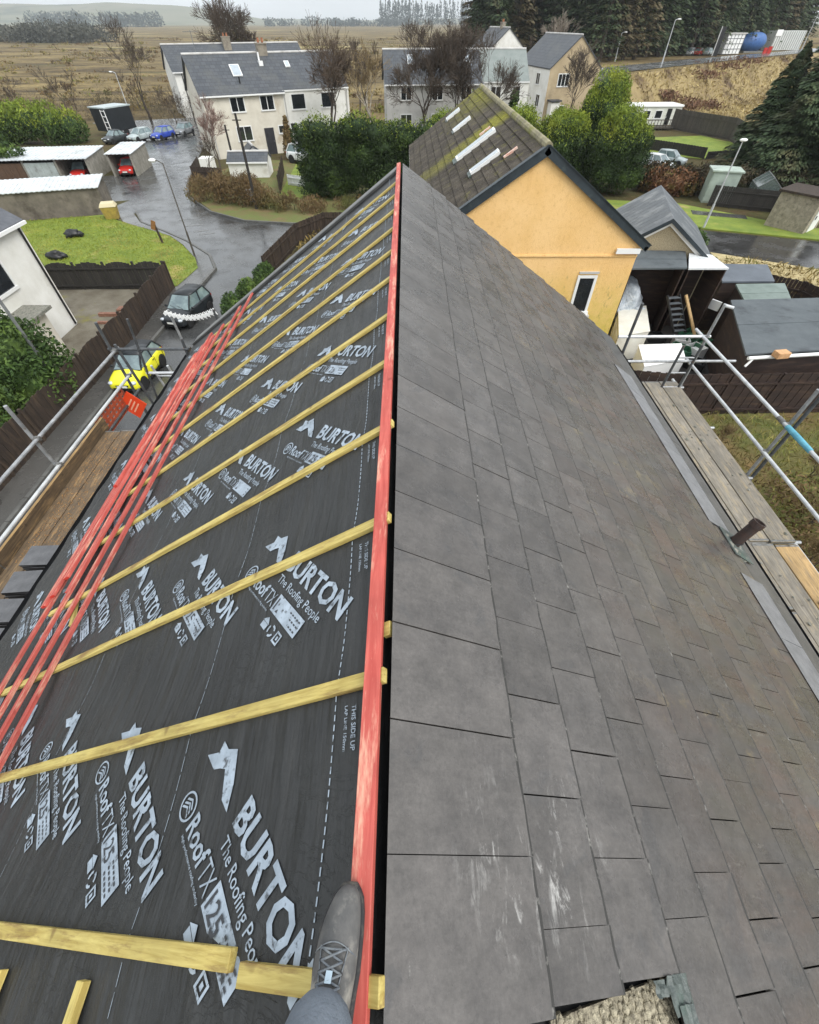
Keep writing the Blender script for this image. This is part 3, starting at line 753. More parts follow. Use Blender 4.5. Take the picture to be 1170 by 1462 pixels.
board(4.445,4.72,-.7,3.24,ZB-.006,M_BOARD,'grey scaffold plank between fresh orange plank and the gutter side, near half')
board(4.735,5.03,-.7,3.22,ZB-.004,M_BOARDW,'fresh orange-brown scaffold plank at the outer edge of the walkway by the vent pipe')
board(3.93,4.17,-1.8,2.17,ZB,M_BOARD,'near grey scaffold plank next to the gutter below the pale slate course')
board(4.185,4.43,-1.8,2.27,ZB+.002,M_BOARD,'near grey scaffold plank second from the gutter of the slated slope')
rr = random.Random(21); m = MB()
for k in range(260):
    x = 4.0+rr.random()*1.0; y = 1.2+rr.random()*5.6
    if mnoise.noise((x*1.5, y*.8, 3)) < -.05: continue
    r = .004+rr.random()**4*.022; m.blob((x, y, ZB+.042+r*.3), (r, r*1.3, r*.55), 6, 4, .5, k)
tag(m.build('rubble', M_MORTAR), 'crumbs of mortar and broken slate strewn on the grey scaffold planks', 'rubble', kind='stuff')

sL = thing('scaffold', (-5.1, 4.5, 0), 'tube scaffold along the felted slope, above the street and the yellow car', 'scaffold', 'scaffolds along the eaves')
X = -5.12
for y, top, mt in ((6.92,6.36,M_TUBED),(4.56,6.40,M_TUBE),(2.1,6.4,M_TUBE)):
    tubepart('standard', (X,y,0), (X,y,top), mt, sL)
    for z in (5.86, 5.38): coupler((X+.03,y,z), sL)
tubepart('standard', (-4.02,6.98,0), (-3.86,6.98,6.05), M_TUBED, sL); tubepart('standard', (-4.78,6.98,3.), (-5.05,6.98,5.95), M_TUBED, sL)
tubepart('guard_rail', (X+.05,7.05,5.86), (X+.05,-1.5,5.86), M_TUBE, sL); tubepart('guard_rail', (X+.05,7.05,5.38), (X+.05,-1.5,5.38), M_TUBEW, sL)
tubepart('guard_rail', (-5.2,6.97,5.87), (-3.80,6.97,5.87), M_TUBED, sL); tubepart('guard_rail', (-4.75,6.97,5.41), (-4.2,6.97,5.41), M_TUBEW, sL)
tubepart('ledger', (-3.95,7.0,5.05), (-3.95,-1.5,5.05), M_TUBED, sL); tubepart('ledger', (X+.05,7.0,5.05), (X+.05,-1.5,5.05), M_TUBED, sL)
for y in (5.4,4.2,3.0,1.8,.6): tubepart('transom', (-5.3,y,5.09), (-3.8,y,5.09), M_TUBED, sL)
tubepart('brace', (-4.6,6.96,6.4), (-5.0,6.96,3.2), M_TUBED, sL, .02)
m = MB(); m.box(-5.06,-5.02,2.95,5.75,5.13,5.335); m.mi = [0,1,0,0,0,0]; m.build('toe_board', [M_BOARDB, M_BOARDW], sL)
m = MB(); m.box(-5.06,-5.02,-1.5,2.92,5.13,5.335); m.mi = [0,1,0,0,0,0]; m.build('toe_board', [M_BOARDB, M_BOARDW], sL)
board(-5.0,-4.76,2.4,5.62,ZB-.02,M_BOARDB,'wet brown scaffold plank tight against the toe board above the street')
board(-4.745,-4.51,2.35,5.64,ZB-.018,M_BOARDB,'second wet brown scaffold plank from the toe board, littered with sand')
board(-4.495,-4.26,2.4,5.60,ZB-.02,M_BOARD,'grey scaffold plank second from the gutter under the red battens')
board(-4.245,-4.02,2.4,5.66,ZB-.017,M_BOARD,'grey scaffold plank nearest the gutter under the red battens')
board(-5.0,-4.56,-1.4,2.3,ZB-.02,M_BOARDB,'near wet brown scaffold plank under the stacked slates')
board(-4.545,-4.02,-1.4,2.3,ZB-.018,M_BOARDB,'near grey scaffold plank between stacked slates and the gutter')
m = MB()
for k in range(3000):
    x = -4.95+rr.random()*.5; y = 3.0+rr.random()*2.5; r = .0016+rr.random()**4*.006
    m.blob((x, y, ZB+.022+r*.3), (r, r*1.3, r*.5), 6, 4, .5, k)
tag(m.build('sand', mat('damp_sand', S(176,134,84), S(136,100,62), 20, .95)), 'damp sand spilled on the wet brown scaffold planks', 'sand', kind='stuff')
lad2 = thing('ladder', (-4.6,7.0,0), 'pale aluminium ladder top beside the yellow car at the far end of the street-side walkway', 'ladder', 'scaffold ladders')
for x in (-4.72, -4.42): tubepart('stile', (x-.02,8.2,0), (x+.0,7.15,5.45), M_TUBEW, lad2, .021)
for k in range(18): tubepart('rung', (-4.74+.02*k/18,8.2-.0566*(k+1),.29*(k+1)), (-4.44+.02*k/18,8.2-.0566*(k+1),.29*(k+1)), M_TUBEW, lad2, .013)
# orange signs
M_OR = mat('orange_plastic', S(226,76,34), S(214,62,26), 5, .45, .05)
M_ORD = mat('worn_orange_net', S(176,84,52), S(140,62,42), 14, .7)
sg = thing('warning_sign', (-4.98,6.5,4.9), 'bright orange diamond warning sign hung by its corner at the end of the street-side scaffold', 'sign')
m = MB(); c = Vector((-4.97,6.5,5.05)); a = Vector((.16,.03,.19)); b = Vector((.15,.02,-.20))
m.obox(c, a*.72, b*.72, Vector((0,.006,0))); m.build('panel', M_OR, sg)
m = MB()
for k in range(3):
    cc_ = c + a*(-.05+.0*k) + b*(-.25+.25*k) - Vector((0,.009,0)); m.obox(cc_, a*.42, b*.05, Vector((0,.0015,0)))
m.build('faded_print', mat('pale_print', S(236,170,140), None, rough=.6), sg)
m = MB(); m.tube(c-a*.7+Vector((0,0,.0)), (-5.07,6.6,5.38), .004, 5); m.build('tie', M_TUBED, sg)
net = MB()
for i in range(9):
    y = 5.62+.115*i; net.box(-5.085,-5.078,y,y+.06,4.98,5.37)
for i in range(5):
    z = 4.98+.087*i; net.box(-5.087,-5.076,5.60,6.6,z,z+.05)
tag(net.build('safety_net', M_ORD), 'worn orange plastic safety net hung from the lower street-side guard rail', 'net')
# stacked slates on the walkway: every slate lifts off
M_STACK = mat('stacked_slate', S(94,94,96), S(76,76,78), 8, .4, .2, 40)
M_STACKE = mat('slate_dark_edge', S(22,22,24), S(44,44,46), 30, .6, t=(.5,.7))
rr = random.Random(9); first = None
words = ['far pile on the street-side walkway', 'second pile from the far end of that walkway', 'third pile along the street-side walkway', 'nearest pile on the street-side walkway']
for k in range(4):
    for q in range(6):
        if first is None:
            mm = MB(); mm.box(-.17,.17,-.145,.145,0,.026); mm.mi = [1,0,1,1,1,1]
            first = mm.build('roof_slate', [M_STACK, M_STACKE], None, world=False, bevel=.002, base=(0,0,0)); o = first
        else:
            o = first.copy(); COL.objects.link(o)
        o.location = (-4.50+rr.uniform(-.012,.012), 3.00-.37*k+rr.uniform(-.006,.006), ZB+.024+.0285*q)
        o.rotation_euler = (0, 0, R(3+rr.uniform(-1.5,1.5)))
        tag(o, ('top slate of the ' if q == 5 else 'dark-edged slate within the ')+words[k], 'slate', 'slates of the '+words[k])
# ================================================================== TERRAIN
def sm(t): t = min(max(t, 0.), 1.); return t*t*(3-2*t)
def gz(x, y):
    t = (x-33)*-.688 + (y-90)*.726
    z = 4.6*sm((t+8.5)/8.5)*sm((x-21)/9)*(1-sm((t-120)/200))
    if y > 95: z += 1.3*sm((y-95)/120)*mnoise.noise((x*.012, y*.009, 2.))*(1-sm((y-900)/900))
    return z
def GT(u, v):
    z = 0.
    for k in range(12): p = G(u, v, z); z = .5*z+.5*gz(*p)
    return (p[0], p[1], gz(*p))
def mk_ground():
    q = N('ground'); P = q.tc.outputs['Object']; xyz = q.sep(P)
    near = q.mix(q.ramp(q.noise(.5, 6, .7), .38, .62), S(74,74,42), S(78,64,42))
    near = q.mix(q.ramp(q.noise(2.2, 5, .7), .55, .7), near, S(100,86,58))
    far = q.mix(q.ramp(q.noise(.055, 7, .7, q.mapping((.6,1,1), (0,0,.06))), .36, .62), S(80,66,44), S(142,124,82))
    far = q.mix(q.ramp(q.noise(.11, 6, .72, q.mapping((.35,1,1), (0,0,-.1))), .52, .66), far, S(58,46,34))
    far = q.mix(q.ramp(q.noise(.035, 6, .7, q.mapping((.3,1,1), (0,0,.1))), .56, .64, 0, .8), far, S(72,72,42))
    far = q.mix(q.ramp(q.noise(.02, 4, .6, q.mapping((.18,1,1), (0,0,.03))), .60, .66, 0, .8), far, S(184,170,118))
    far = q.mix(q.ramp(q.noise(.55, 6, .8), .46, .66, 0, .75), far, S(46,40,28))
    col = q.mix(q.ramp(xyz[1], 72, 90), near, far)
    q.bump(q.noise(3, 6, .75), .7, .12)
    return q.done(col, .95, 0, .2)
M_GROUND = mk_ground()
xs = sorted(set([-4000,-2600,-1700,-1100,-700,-450,-300,-200,-140] + list(range(-100,20,6)) + list(range(20,110,2)) + [116,124,134,150,180,240,320,450,700,1100,1700,2600,4000]))
ys = sorted(set([-60,-30,0,20,40,60] + list(range(70,170,2)) + [175,182,190,200,215,230,250,275,300,330,370,420,480,560,660,780,920,1100,1400,1800,2400,3200,4500]))
m = MB(); nx, ny = len(xs), len(ys)
m.add([(x, y, gz(x,y)) for x in xs for y in ys], [(i*ny+j, (i+1)*ny+j, (i+1)*ny+j+1, i*ny+j+1) for i in range(nx-1) for j in range(ny-1)])
struct(m.build('ground', M_GROUND, base=(0,0,0), smooth=True))
M_HILL = mat('hill_moor', S(104,108,84), S(122,118,98), .004, .95, c3=S(76,84,66), scale3=.006, t3=(.52,.62))
# the low hill on the left horizon
m = MB(); secs = []
prof = [(-3300,30),(-2500,39),(-2000,44),(-1600,49),(-1450,52),(-1250,51),(-1080,53),(-900,46),(-780,38),(-700,27),(-620,15),(-500,5),(-350,1)]
n = 60; A = []
for i in range(n):
    x = -3300+2950*i/(n-1)
    for (xa,za),(xb,zb) in zip(prof, prof[1:]):
        if xa <= x <= xb: h = za+(zb-za)*(x-xa)/(xb-xa)
    h += 1.6*mnoise.noise((x*.01, 0, 0))
    for k, (dy, f) in enumerate(((-900,-.05),(-600,.12),(-350,.42),(-150,.78),(0,1.),(250,.9),(900,-.1))):
        m.v.append((x, 2550+dy, h*f*(1+.12*mnoise.noise((x*.004, dy*.004, 7)))))
m.f = [(i*7+j, (i+1)*7+j, (i+1)*7+j+1, i*7+j+1) for i in range(n-1) for j in range(6)]; m.mi = [0]*len(m.f)
struct(m.build('hill', M_HILL, smooth=True))
m = MB()
m.v = []; n = 40
for i in range(n):
    x = -700+3200*i/(n-1); h = 12+7*mnoise.noise((x*.0022, 5, 0))
    for dy, f in ((-800,-.1),(-400,.4),(0,1),(700,-.1)): m.v.append((x, 3300+dy, h*f))
m.f = [(i*4+j, (i+1)*4+j, (i+1)*4+j+1, i*4+j+1) for i in range(n-1) for j in range(3)]; m.mi = [0]*len(m.f)
struct(m.build('hill', M_HILL, smooth=True))

# ------------------------------------------------------------------ roads
def mk_road(name, a, b, c):
    q = N(name)
    col = q.mix(q.ramp(q.noise(.35, 5, .6), .35, .65), a, b)
    col = q.mix(q.ramp(q.noise(1.4, 6, .7, q.mapping((1,.6,1))), .58, .68, 0, .6), col, c)
    col = q.mix(q.ramp(q.noise(38, 2, .5), .55, .8, 0, .5), col, S(128,126,122))
    r = q.ramp(q.noise(.7, 5, .65), .38, .62, .07, .34)
    q.bump(q.noise(60, 3, .7), .15, .01)
    return q.done(col, r, 0, .5)
M_ROAD = mk_road('wet_asphalt', S(54,55,56), S(70,70,69), S(44,44,45))
M_PAVE = mk_road('wet_pavement', S(66,66,64), S(82,80,77), S(54,53,51))
M_KERB = mat('kerb_stone', S(100,99,95), S(78,77,74), 2, .6, .3, 30)
def sheet(name, pts, z, mt, label=None):
    m = MB(); m.add([(p[0],p[1],z) for p in pts], [tuple(range(len(pts)))]); o = struct(m.build(name, mt, base=(0,0,0))); return o
road_l = [(-11.6,-20),(-11.55,19),(-11.2,27.2),(-12.2,29.4),(-14.5,32.),(-16.6,33.9),(-19.1,36.0),(-20.6,38.4),(-22.4,38.1),(-23.0,40.6)]
road_pts = road_l + [(-22.6,42.0),(-36,37.5),(-46,36),(-46,47),(-27.2,50.5),(-26.5,54.5),(-29.8,63.4),(-36.5,73.6),(-45,82),(-30,88),(-25.6,73.6),(-22.6,60),(-19.9,48.0),(-18.2,42.8),(-15.,38.5),(-11.8,36.2),(-8.1,35.5),(-5.6,36.1),(-3,37.3),(9,39),(9,34.5),(-5.4,34.2),(-7.4,31.6),(-8.3,25),(-9.2,20.5),(-7.2,18),(-3.6,16),(-3.6,-20)]
sheet('road', road_pts, .008, M_ROAD)
lawn_pts = [(-12.6,24.6),(-12.3,27.2),(-12.95,28.7),(-14.5,31.0),(-16.0,32.8),(-17.9,34.1),(-19.3,35.0),(-21.0,36.2),(-22.6,37.6),(-30.5,35.0),(-31.5,28),(-22.5,27.6),(-19.3,24.6)]
M_LAWN = mat('lawn', S(96,116,38), S(126,138,50), .9, .9, .6, 30, .05, c3=S(164,146,88), scale3=.32, t3=(.60,.72))
def raised(name, pts, h, mt):
    m = MB(); m.prism(pts, -.05, h); a = sum(pts[i][0]*pts[(i+1)%len(pts)][1]-pts[(i+1)%len(pts)][0]*pts[i][1] for i in range(len(pts)))
    if a < 0:
        m = MB(); m.prism(pts[::-1], -.05, h)
    return struct(m.build(name, mt, base=(0,0,0)))
walk = [(-12.65,-20),(-11.75,-20),(-11.7,19),(-11.35,27.1),(-12.3,29.2),(-14.6,31.8),(-16.7,33.7),(-19.2,35.8),(-20.8,38.3),(-21.6,38.2),(-22.0,37.6)]+[(-21.0,36.3),(-19.3,35.1),(-17.9,34.2),(-16.0,32.9),(-14.5,31.1),(-13.0,28.8),(-12.4,27.2),(-12.65,24.6)]
raised('pavement', walk, .10, M_PAVE)
raised('lawn', lawn_pts, .125, M_LAWN)
def kerb(pts, w=.13, z=.125):
    m = MB()
    for a, b in zip(pts, pts[1:]):
        a, b = Vector((a[0],a[1],0)), Vector((b[0],b[1],0)); L = (b-a).length; n = max(1, int(L/.92)); d = (b-a)/n
        for i in range(n): m.bar(a+d*i+d*.01+Vector((0,0,z/2)), a+d*(i+1)-d*.01+Vector((0,0,z/2)), w, z)
    o = m.build('kerb', M_KERB, bevel=.01); return struct(o)
kerb([(-11.66,-20),(-11.62,19),(-11.28,27.15),(-12.25,29.3),(-14.55,31.9),(-16.65,33.8),(-19.15,35.9),(-20.7,38.6)])
kerb([(-22.6,60),(-19.85,48),(-18.1,42.8),(-14.95,38.5),(-11.8,36.25),(-8.1,35.55),(-5.6,36.15),(-3,37.35)])
isl = [(-19.7,48),(-17.9,42.9),(-14.9,38.65),(-11.8,36.4),(-8.1,35.7),(-5.6,36.3),(-3,37.5),(9,39.2),(9,56),(-10,56),(-16,57)]
raised('island_verge', isl, .09, mat('verge_soil', S(104,92,56), S(92,104,48), .8, .95, .6, 20, .06, c3=S(120,96,66), scale3=.5))
m = MB()
for k, (u, v, L) in enumerate(((270,313,1.3),(277,322,1.2),(288,330,.9),(296,334,1.0))):
    p = G(u, v); m.obox((p[0],p[1],.0145), (L/2,.2,0), (-.03,.09,0), (0,0,.002))
struct(m.build('road_marking', mat('worn_paint', S(128,128,126), S(84,84,84), 14, .5)))
# side garden between fence and pale house, the strip behind the pavement
M_SOIL = mat('wet_garden_soil', S(96,88,74), S(120,114,100), 1.1, .85, .7, 14, .08, c3=S(118,112,50), scale3=.5, t3=(.56,.66))
raised('garden', [(-12.75,8),(-12.7,24.2),(-19.2,24.3),(-15.9,20.3),(-15.9,8)], .06, M_SOIL)

# ================================================================== FOLIAGE TOOLS
rng = np.random.default_rng(7)
def leaf_mesh(m, P, L, W, up=0., droop=0., aspect_j=.4):
    """Scatter pointed leaf faces at points P (numpy n x 3)."""
    n = len(P); a = rng.normal(size=(n,3)); a[:,2] += up
    a /= np.linalg.norm(a, axis=1)[:,None]
    b = np.cross(a, rng.normal(size=(n,3))); b /= np.linalg.norm(b, axis=1)[:,None]
    k = (1+aspect_j*(rng.random(n)-.5)*2)[:,None]
    V = np.empty((n,4,3)); V[:,0] = P-a*L*k; V[:,1] = P+b*W*k; V[:,2] = P+a*L*k; V[:,3] = P-b*W*k
    if droop: V[:,2,2] -= droop; V[:,0,2] -= droop
    o = len(m.v); m.v += [tuple(p) for p in V.reshape(-1,3).tolist()]
    m.f += [(o+4*i, o+4*i+1, o+4*i+2, o+4*i+3) for i in range(n)]; m.mi += [m.m]*n
def lobes(ells, n, r0=.66, r1=1.08, zmin=None, jag=.24):
    w = np.array([e[3]*e[4]+e[4]*e[5]+e[3]*e[5] for e in ells]); w = w/w.sum(); out = []
    for e, k in zip(ells, rng.multinomial(n, w)):
        d = rng.normal(size=(k,3)); d /= np.linalg.norm(d, axis=1)[:,None]
        r = (r0+(r1-r0)*rng.random(k)**.6)
        r *= 1+jag*np.sin(d[:,0]*7+e[0])*np.sin(d[:,1]*6+e[1]*2)*np.cos(d[:,2]*5+e[2])
        out.append(np.array(e[:3])+d*r[:,None]*np.array(e[3:6]))
    P = np.concatenate(out)
    return P if zmin is None else P[P[:,2] > zmin]
def fol(name, c1, c2, isl=.45, c3=None, sc=.6, rough=.75):
    s = N(name); i1 = s.island()
    col = s.mix(i1, c1, c2)
    if c3: col = s.mix(s.ramp(s.noise(sc, 3, .6), .5, .66), col, c3)
    col = s.mulv(col, s.ramp(s.noise(sc*2.2, 3, .6), .3, .7, 1-isl, 1+isl))
    return s.done(col, rough, 0, .3)
M_HEDGE = fol('cypress_hedge', S(30,46,23), S(52,71,30), .4, S(66,84,33), .55)
M_HEDGETOP = fol('hedge_top_highlight', S(88,108,34), S(124,138,46), .3, S(146,154,52), .5)
M_LAUREL = fol('dark_laurel', S(40,60,28), S(68,90,40), .45, S(92,112,50), .9)
M_PINE = fol('dark_spruce', S(52,68,46), S(74,88,56), .3, S(88,86,60), .5)
M_PINE2 = fol('brown_green_larch', S(84,76,56), S(104,92,66), .35, S(66,76,48), .5)
M_BARK = mat('grey_bark', S(84,74,64), S(58,50,44), 5, .9, .5, 30)
M_TWIG = mat('brown_twigs', S(62,52,44), S(82,70,58), 3, .9)
M_TWIGY = mat('ochre_twigs', S(126,108,72), S(100,82,56), 3, .9)
M_DRY = fol('dry_grass_tufts', S(140,120,70), S(96,84,44), .35, S(104,110,46), .4)
M_SCRUB = fol('brown_scrub', S(92,72,48), S(112,92,60), .35, S(86,88,44), .35)

def bare_tree_mesh(seed, H, spread=.55, levels=6, trunk_r=.16, first=.28, kids=(2,3), twig=.018):
    rr = random.Random(seed); tr = MB(); tw = MB()
    def grow(p, d, L, r, lv):
        n = 4 if lv > 2 else 2
        pts = [p]; q = p.copy(); dd = d.copy()
        for k in range(n):
            dd = (dd + Vector((rr.gauss(0,.10), rr.gauss(0,.10), rr.gauss(.03,.06)))).normalized(); q = q + dd*L/n; pts.append(q.copy())
        rs_ = [r*(1-.42*k/n) for k in range(n+1)]
        (tr if lv >= levels-2 else tw).path(pts, [max(x, twig*.55) for x in rs_], 6 if lv >= levels-1 else 4 if lv > 2 else 3, caps=False)
        if lv == 0: return
        nk = rr.randint(*kids) + (1 if lv < 4 else 0)
        for k in range(nk):
            i = rr.randint(max(1, n//2), n) if k else n
            az = rr.random()*6.283; sp = spread*(.55+.7*rr.random())
            a, b = frame(dd); nd = (dd*math.cos(sp) + (a*math.cos(az)+b*math.sin(az))*math.sin(sp) + Vector((0,0,.08))).normalized()
            grow(pts[i], nd, L*(.62+.25*rr.random()), rs_[i]*.72, lv-1)
    grow(Vector((0,0,-.1)), Vector((rr.gauss(0,.05), rr.gauss(0,.05), 1)).normalized(), H*first, trunk_r, levels)
    return tr, tw
def tree_thing(name, loc, label, cat, group, parts, rz=0., sc=1.):
    """parts: [(part name, MB in local space, material)]"""
    t = thing(name, loc, label, cat, group, rz); t.scale = (sc,sc,sc)
    for nm, mb, mt in parts: mb.build(nm, mt, t, world=False)
    return t
def again(t, loc, rz, sc, label=None):
    c = copy_tree(t); c.location = loc; c.rotation_euler = (0,0,rz); c.scale = sc if hasattr(sc, '__len__') else (sc,sc,sc)
    if label: c['label'] = label
    return c
def conifer(seed, H, r, n, mtop=.05, skirt=.08, lk=1.):
    rr = np.random.default_rng(seed); m = MB(); pts = []
    t = rr.random(n)**.75; ang = rr.random(n)*6.283; lay = np.round(t*16)/16 + rr.normal(0,.012,n)
    rad = r*(1-lay)**.8*(.35+.65*rr.random(n)**.5)*(1+.25*np.sin(ang*3+lay*20))
    z = H*(skirt+(1-skirt)*lay) - rad*.18
    P = np.stack([np.cos(ang)*rad, np.sin(ang)*rad, z], 1)
    a = np.stack([np.cos(ang), np.sin(ang), -.25-.2*rr.random(n)], 1); a /= np.linalg.norm(a, axis=1)[:,None]
    b = np.stack([-np.sin(ang), np.cos(ang), rr.normal(0,.35,n)], 1)
    L = (.16+.16*rr.random(n))*(H/10)**.6*1.5*lk; W = L*.36
    V = np.empty((n,4,3)); V[:,0] = P-a*L[:,None]; V[:,1] = P+b*W[:,None]; V[:,2] = P+a*L[:,None]; V[:,3] = P-b*W[:,None]
    m.v = [tuple(p) for p in V.reshape(-1,3).tolist()]; m.f = [(4*i,4*i+1,4*i+2,4*i+3) for i in range(n)]; m.mi = [0]*n
    tr = MB(); tr.tube((0,0,-.2), (0,0,H*.96), H*.017+.03, 7, .02)
    return m, tr

# ================================================================== BUILDINGS
M_GLASS = mat('dark_window_glass', S(24,27,30), S(40,44,48), 1.2, .06, spec=.8)
M_WFRAME = mat('white_window_frame', S(226,226,224), None, rough=.4)
M_BLKSLATE = N('far_slate_roof'); q = M_BLKSLATE
br = q.n('ShaderNodeTexBrick'); br.inputs['Scale'].default_value = 1.; br.inputs['Brick Width'].default_value = .5; br.inputs['Row Height'].default_value = .32
br.inputs['Mortar Size'].default_value = .018; br.inputs['Color1'].default_value = S(58,62,68); br.inputs['Color2'].default_value = S(74,77,82); br.inputs['Mortar'].default_value = S(42,44,48)
q.l(q.mapping((1,1,1)), br.inputs['Vector'])
M_BLKSLATE = q.done(q.mix(q.ramp(q.noise(.5, 5, .65), .5, .68, 0, .5), br.outputs['Color'], S(86,86,82)), .5)
M_WHITE = mat('white_render', S(232,231,226), S(214,212,204), .8, .9, .35, 40, c3=S(190,186,174), scale3=.5, t3=(.58,.75))
M_CREAM = mat('cream_render', S(216,210,196), S(200,193,178), .8, .9, .35, 40, c3=S(178,164,140), scale3=.45, t3=(.56,.72))
M_BEIGE = mat('beige_render', S(184,166,136), S(166,148,118), .8, .9, .35, 40, c3=S(146,130,104), scale3=.5, t3=(.56,.72))
M_GREYR = mat('grey_render', S(200,198,194), S(176,174,170), .8, .9, .35, 40, c3=S(132,128,122), scale3=.5, t3=(.56,.72))
M_BRICKCH = mat('chimney_render', S(150,142,128), S(118,110,98), 2, .9, .4, 30)
M_POT = mat('clay_pot', S(170,110,76), S(120,78,58), 8, .8)
M_DOOR = mat('dark_door', S(44,44,48), S(58,58,62), 3, .4)
M_PVC = mat('white_plastic', S(232,232,230), None, rough=.35)
def window(root, face, cx, cz, w, h, dims, mull=1, fm=None, name='window', pane=True, y0=0.):
    L, D = dims; m = MB(); g = MB(); f = .06
    def put(mb, x0, x1, z0, z1, d0, d1):
        if face == 'front': mb.box(x0, x1, y0-d1, y0-d0, z0, z1)
        if face == 'back': mb.box(x0, x1, D+d0, D+d1, z0, z1)
        if face == 'left': mb.box(-d1, -d0, x0, x1, z0, z1)
        if face == 'right': mb.box(L+d0, L+d1, x0, x1, z0, z1)
    x0, x1, z0, z1 = cx-w/2, cx+w/2, cz-h/2, cz+h/2
    put(m, x0-f, x0+f*.4, z0-f, z1+f, -.02, .045); put(m, x1-f*.4, x1+f, z0-f, z1+f, -.02, .045)
    put(m, x0+f*.4, x1-f*.4, z1-f*.4, z1+f, -.02, .043); put(m, x0-f*1.6, x1+f*1.6, z0-f*1.4, z0+f*.4, -.02, .08)
    for k in range(mull): xm = x0+(x1-x0)*(k+1)/(mull+1); put(m, xm-f*.55, xm+f*.55, z0+f*.4, z1-f*.4, -.02, .04)
    o = m.build(name, fm or M_WFRAME, root, world=False)
    if pane:
        put(g, x0, x1, z0, z1, -.02, .012); g.build('pane', M_GLASS, o, world=False)
    return o
def gabled(name, label, p, hd_, L, D, eave, ridge, wallm, roofm, group=None, cat='house', over=.22, chim=(), trim=None, z0=0., axis='x'):
    """local x along the eaves from p, local y deep; ridge runs along x"""
    r = thing(name, (p[0],p[1],z0), label, cat, group, R(hd_))
    m = MB(); h = ridge-.06
    m.add([(0,0,-1),(L,0,-1),(L,D,-1),(0,D,-1),(0,0,eave),(L,0,eave),(L,D,eave),(0,D,eave),(0,D/2,h),(L,D/2,h)],
          [(0,1,5,4),(2,3,7,6),(1,2,6,9,5),(3,0,4,8,7),(3,2,1,0)])
    m.build('wall', wallm, r, world=False)
    sl_ = (ridge-eave)/(D/2); t = .12; rf = MB()
    e0 = eave-over*sl_+.05; rid = ridge+.05
    rf.hexa([(-over,-over,e0-t),(L+over,-over,e0-t),(L+over,D/2,rid-t),(-over,D/2,rid-t),(-over,-over,e0),(L+over,-over,e0),(L+over,D/2,rid),(-over,D/2,rid)])
    rf.hexa([(-over,D/2,rid-t),(L+over,D/2,rid-t),(L+over,D+over,e0-t),(-over,D+over,e0-t),(-over,D/2,rid),(L+over,D/2,rid),(L+over,D+over,e0),(-over,D+over,e0)])
    rfo = rf.build('roof', roofm, r, world=False)
    m = MB(); m.tube((-over,D/2,rid), (L+over,D/2,rid), .10, 8); m.build('ridge_tile', M_GREYR if trim is None else trim, rfo, world=False)
    m = MB(); m.box(-over,L+over,-over-.09,-over-.005,e0-.14,e0-.03); m.build('gutter', M_PVC, r, world=False)
    for cx, cy, w_, hh in chim:
        m = MB(); zb = rid-abs(cy-D/2)*sl_-.4; zt = rid+hh
        m.box(cx-w_/2, cx+w_/2, cy-.35, cy+.35, zb, zt); m.box(cx-w_/2-.06, cx+w_/2+.06, cy-.41, cy+.41, zt+.001, zt+.12)
        c = m.build('chimney', M_BRICKCH, r, world=False)
        m = MB()
        for k in (-1, 1): m.lathe((cx+k*w_*.22, cy, zt+.12), [(.11,0),(.13,.05),(.10,.3),(.12,.34),(.09,.34)], 10)
        m.build('chimney_pot', M_POT, c, world=False)
    return r
def part(mb, name, mt, root, **k): return mb.build(name, mt, root, world=False, **k)

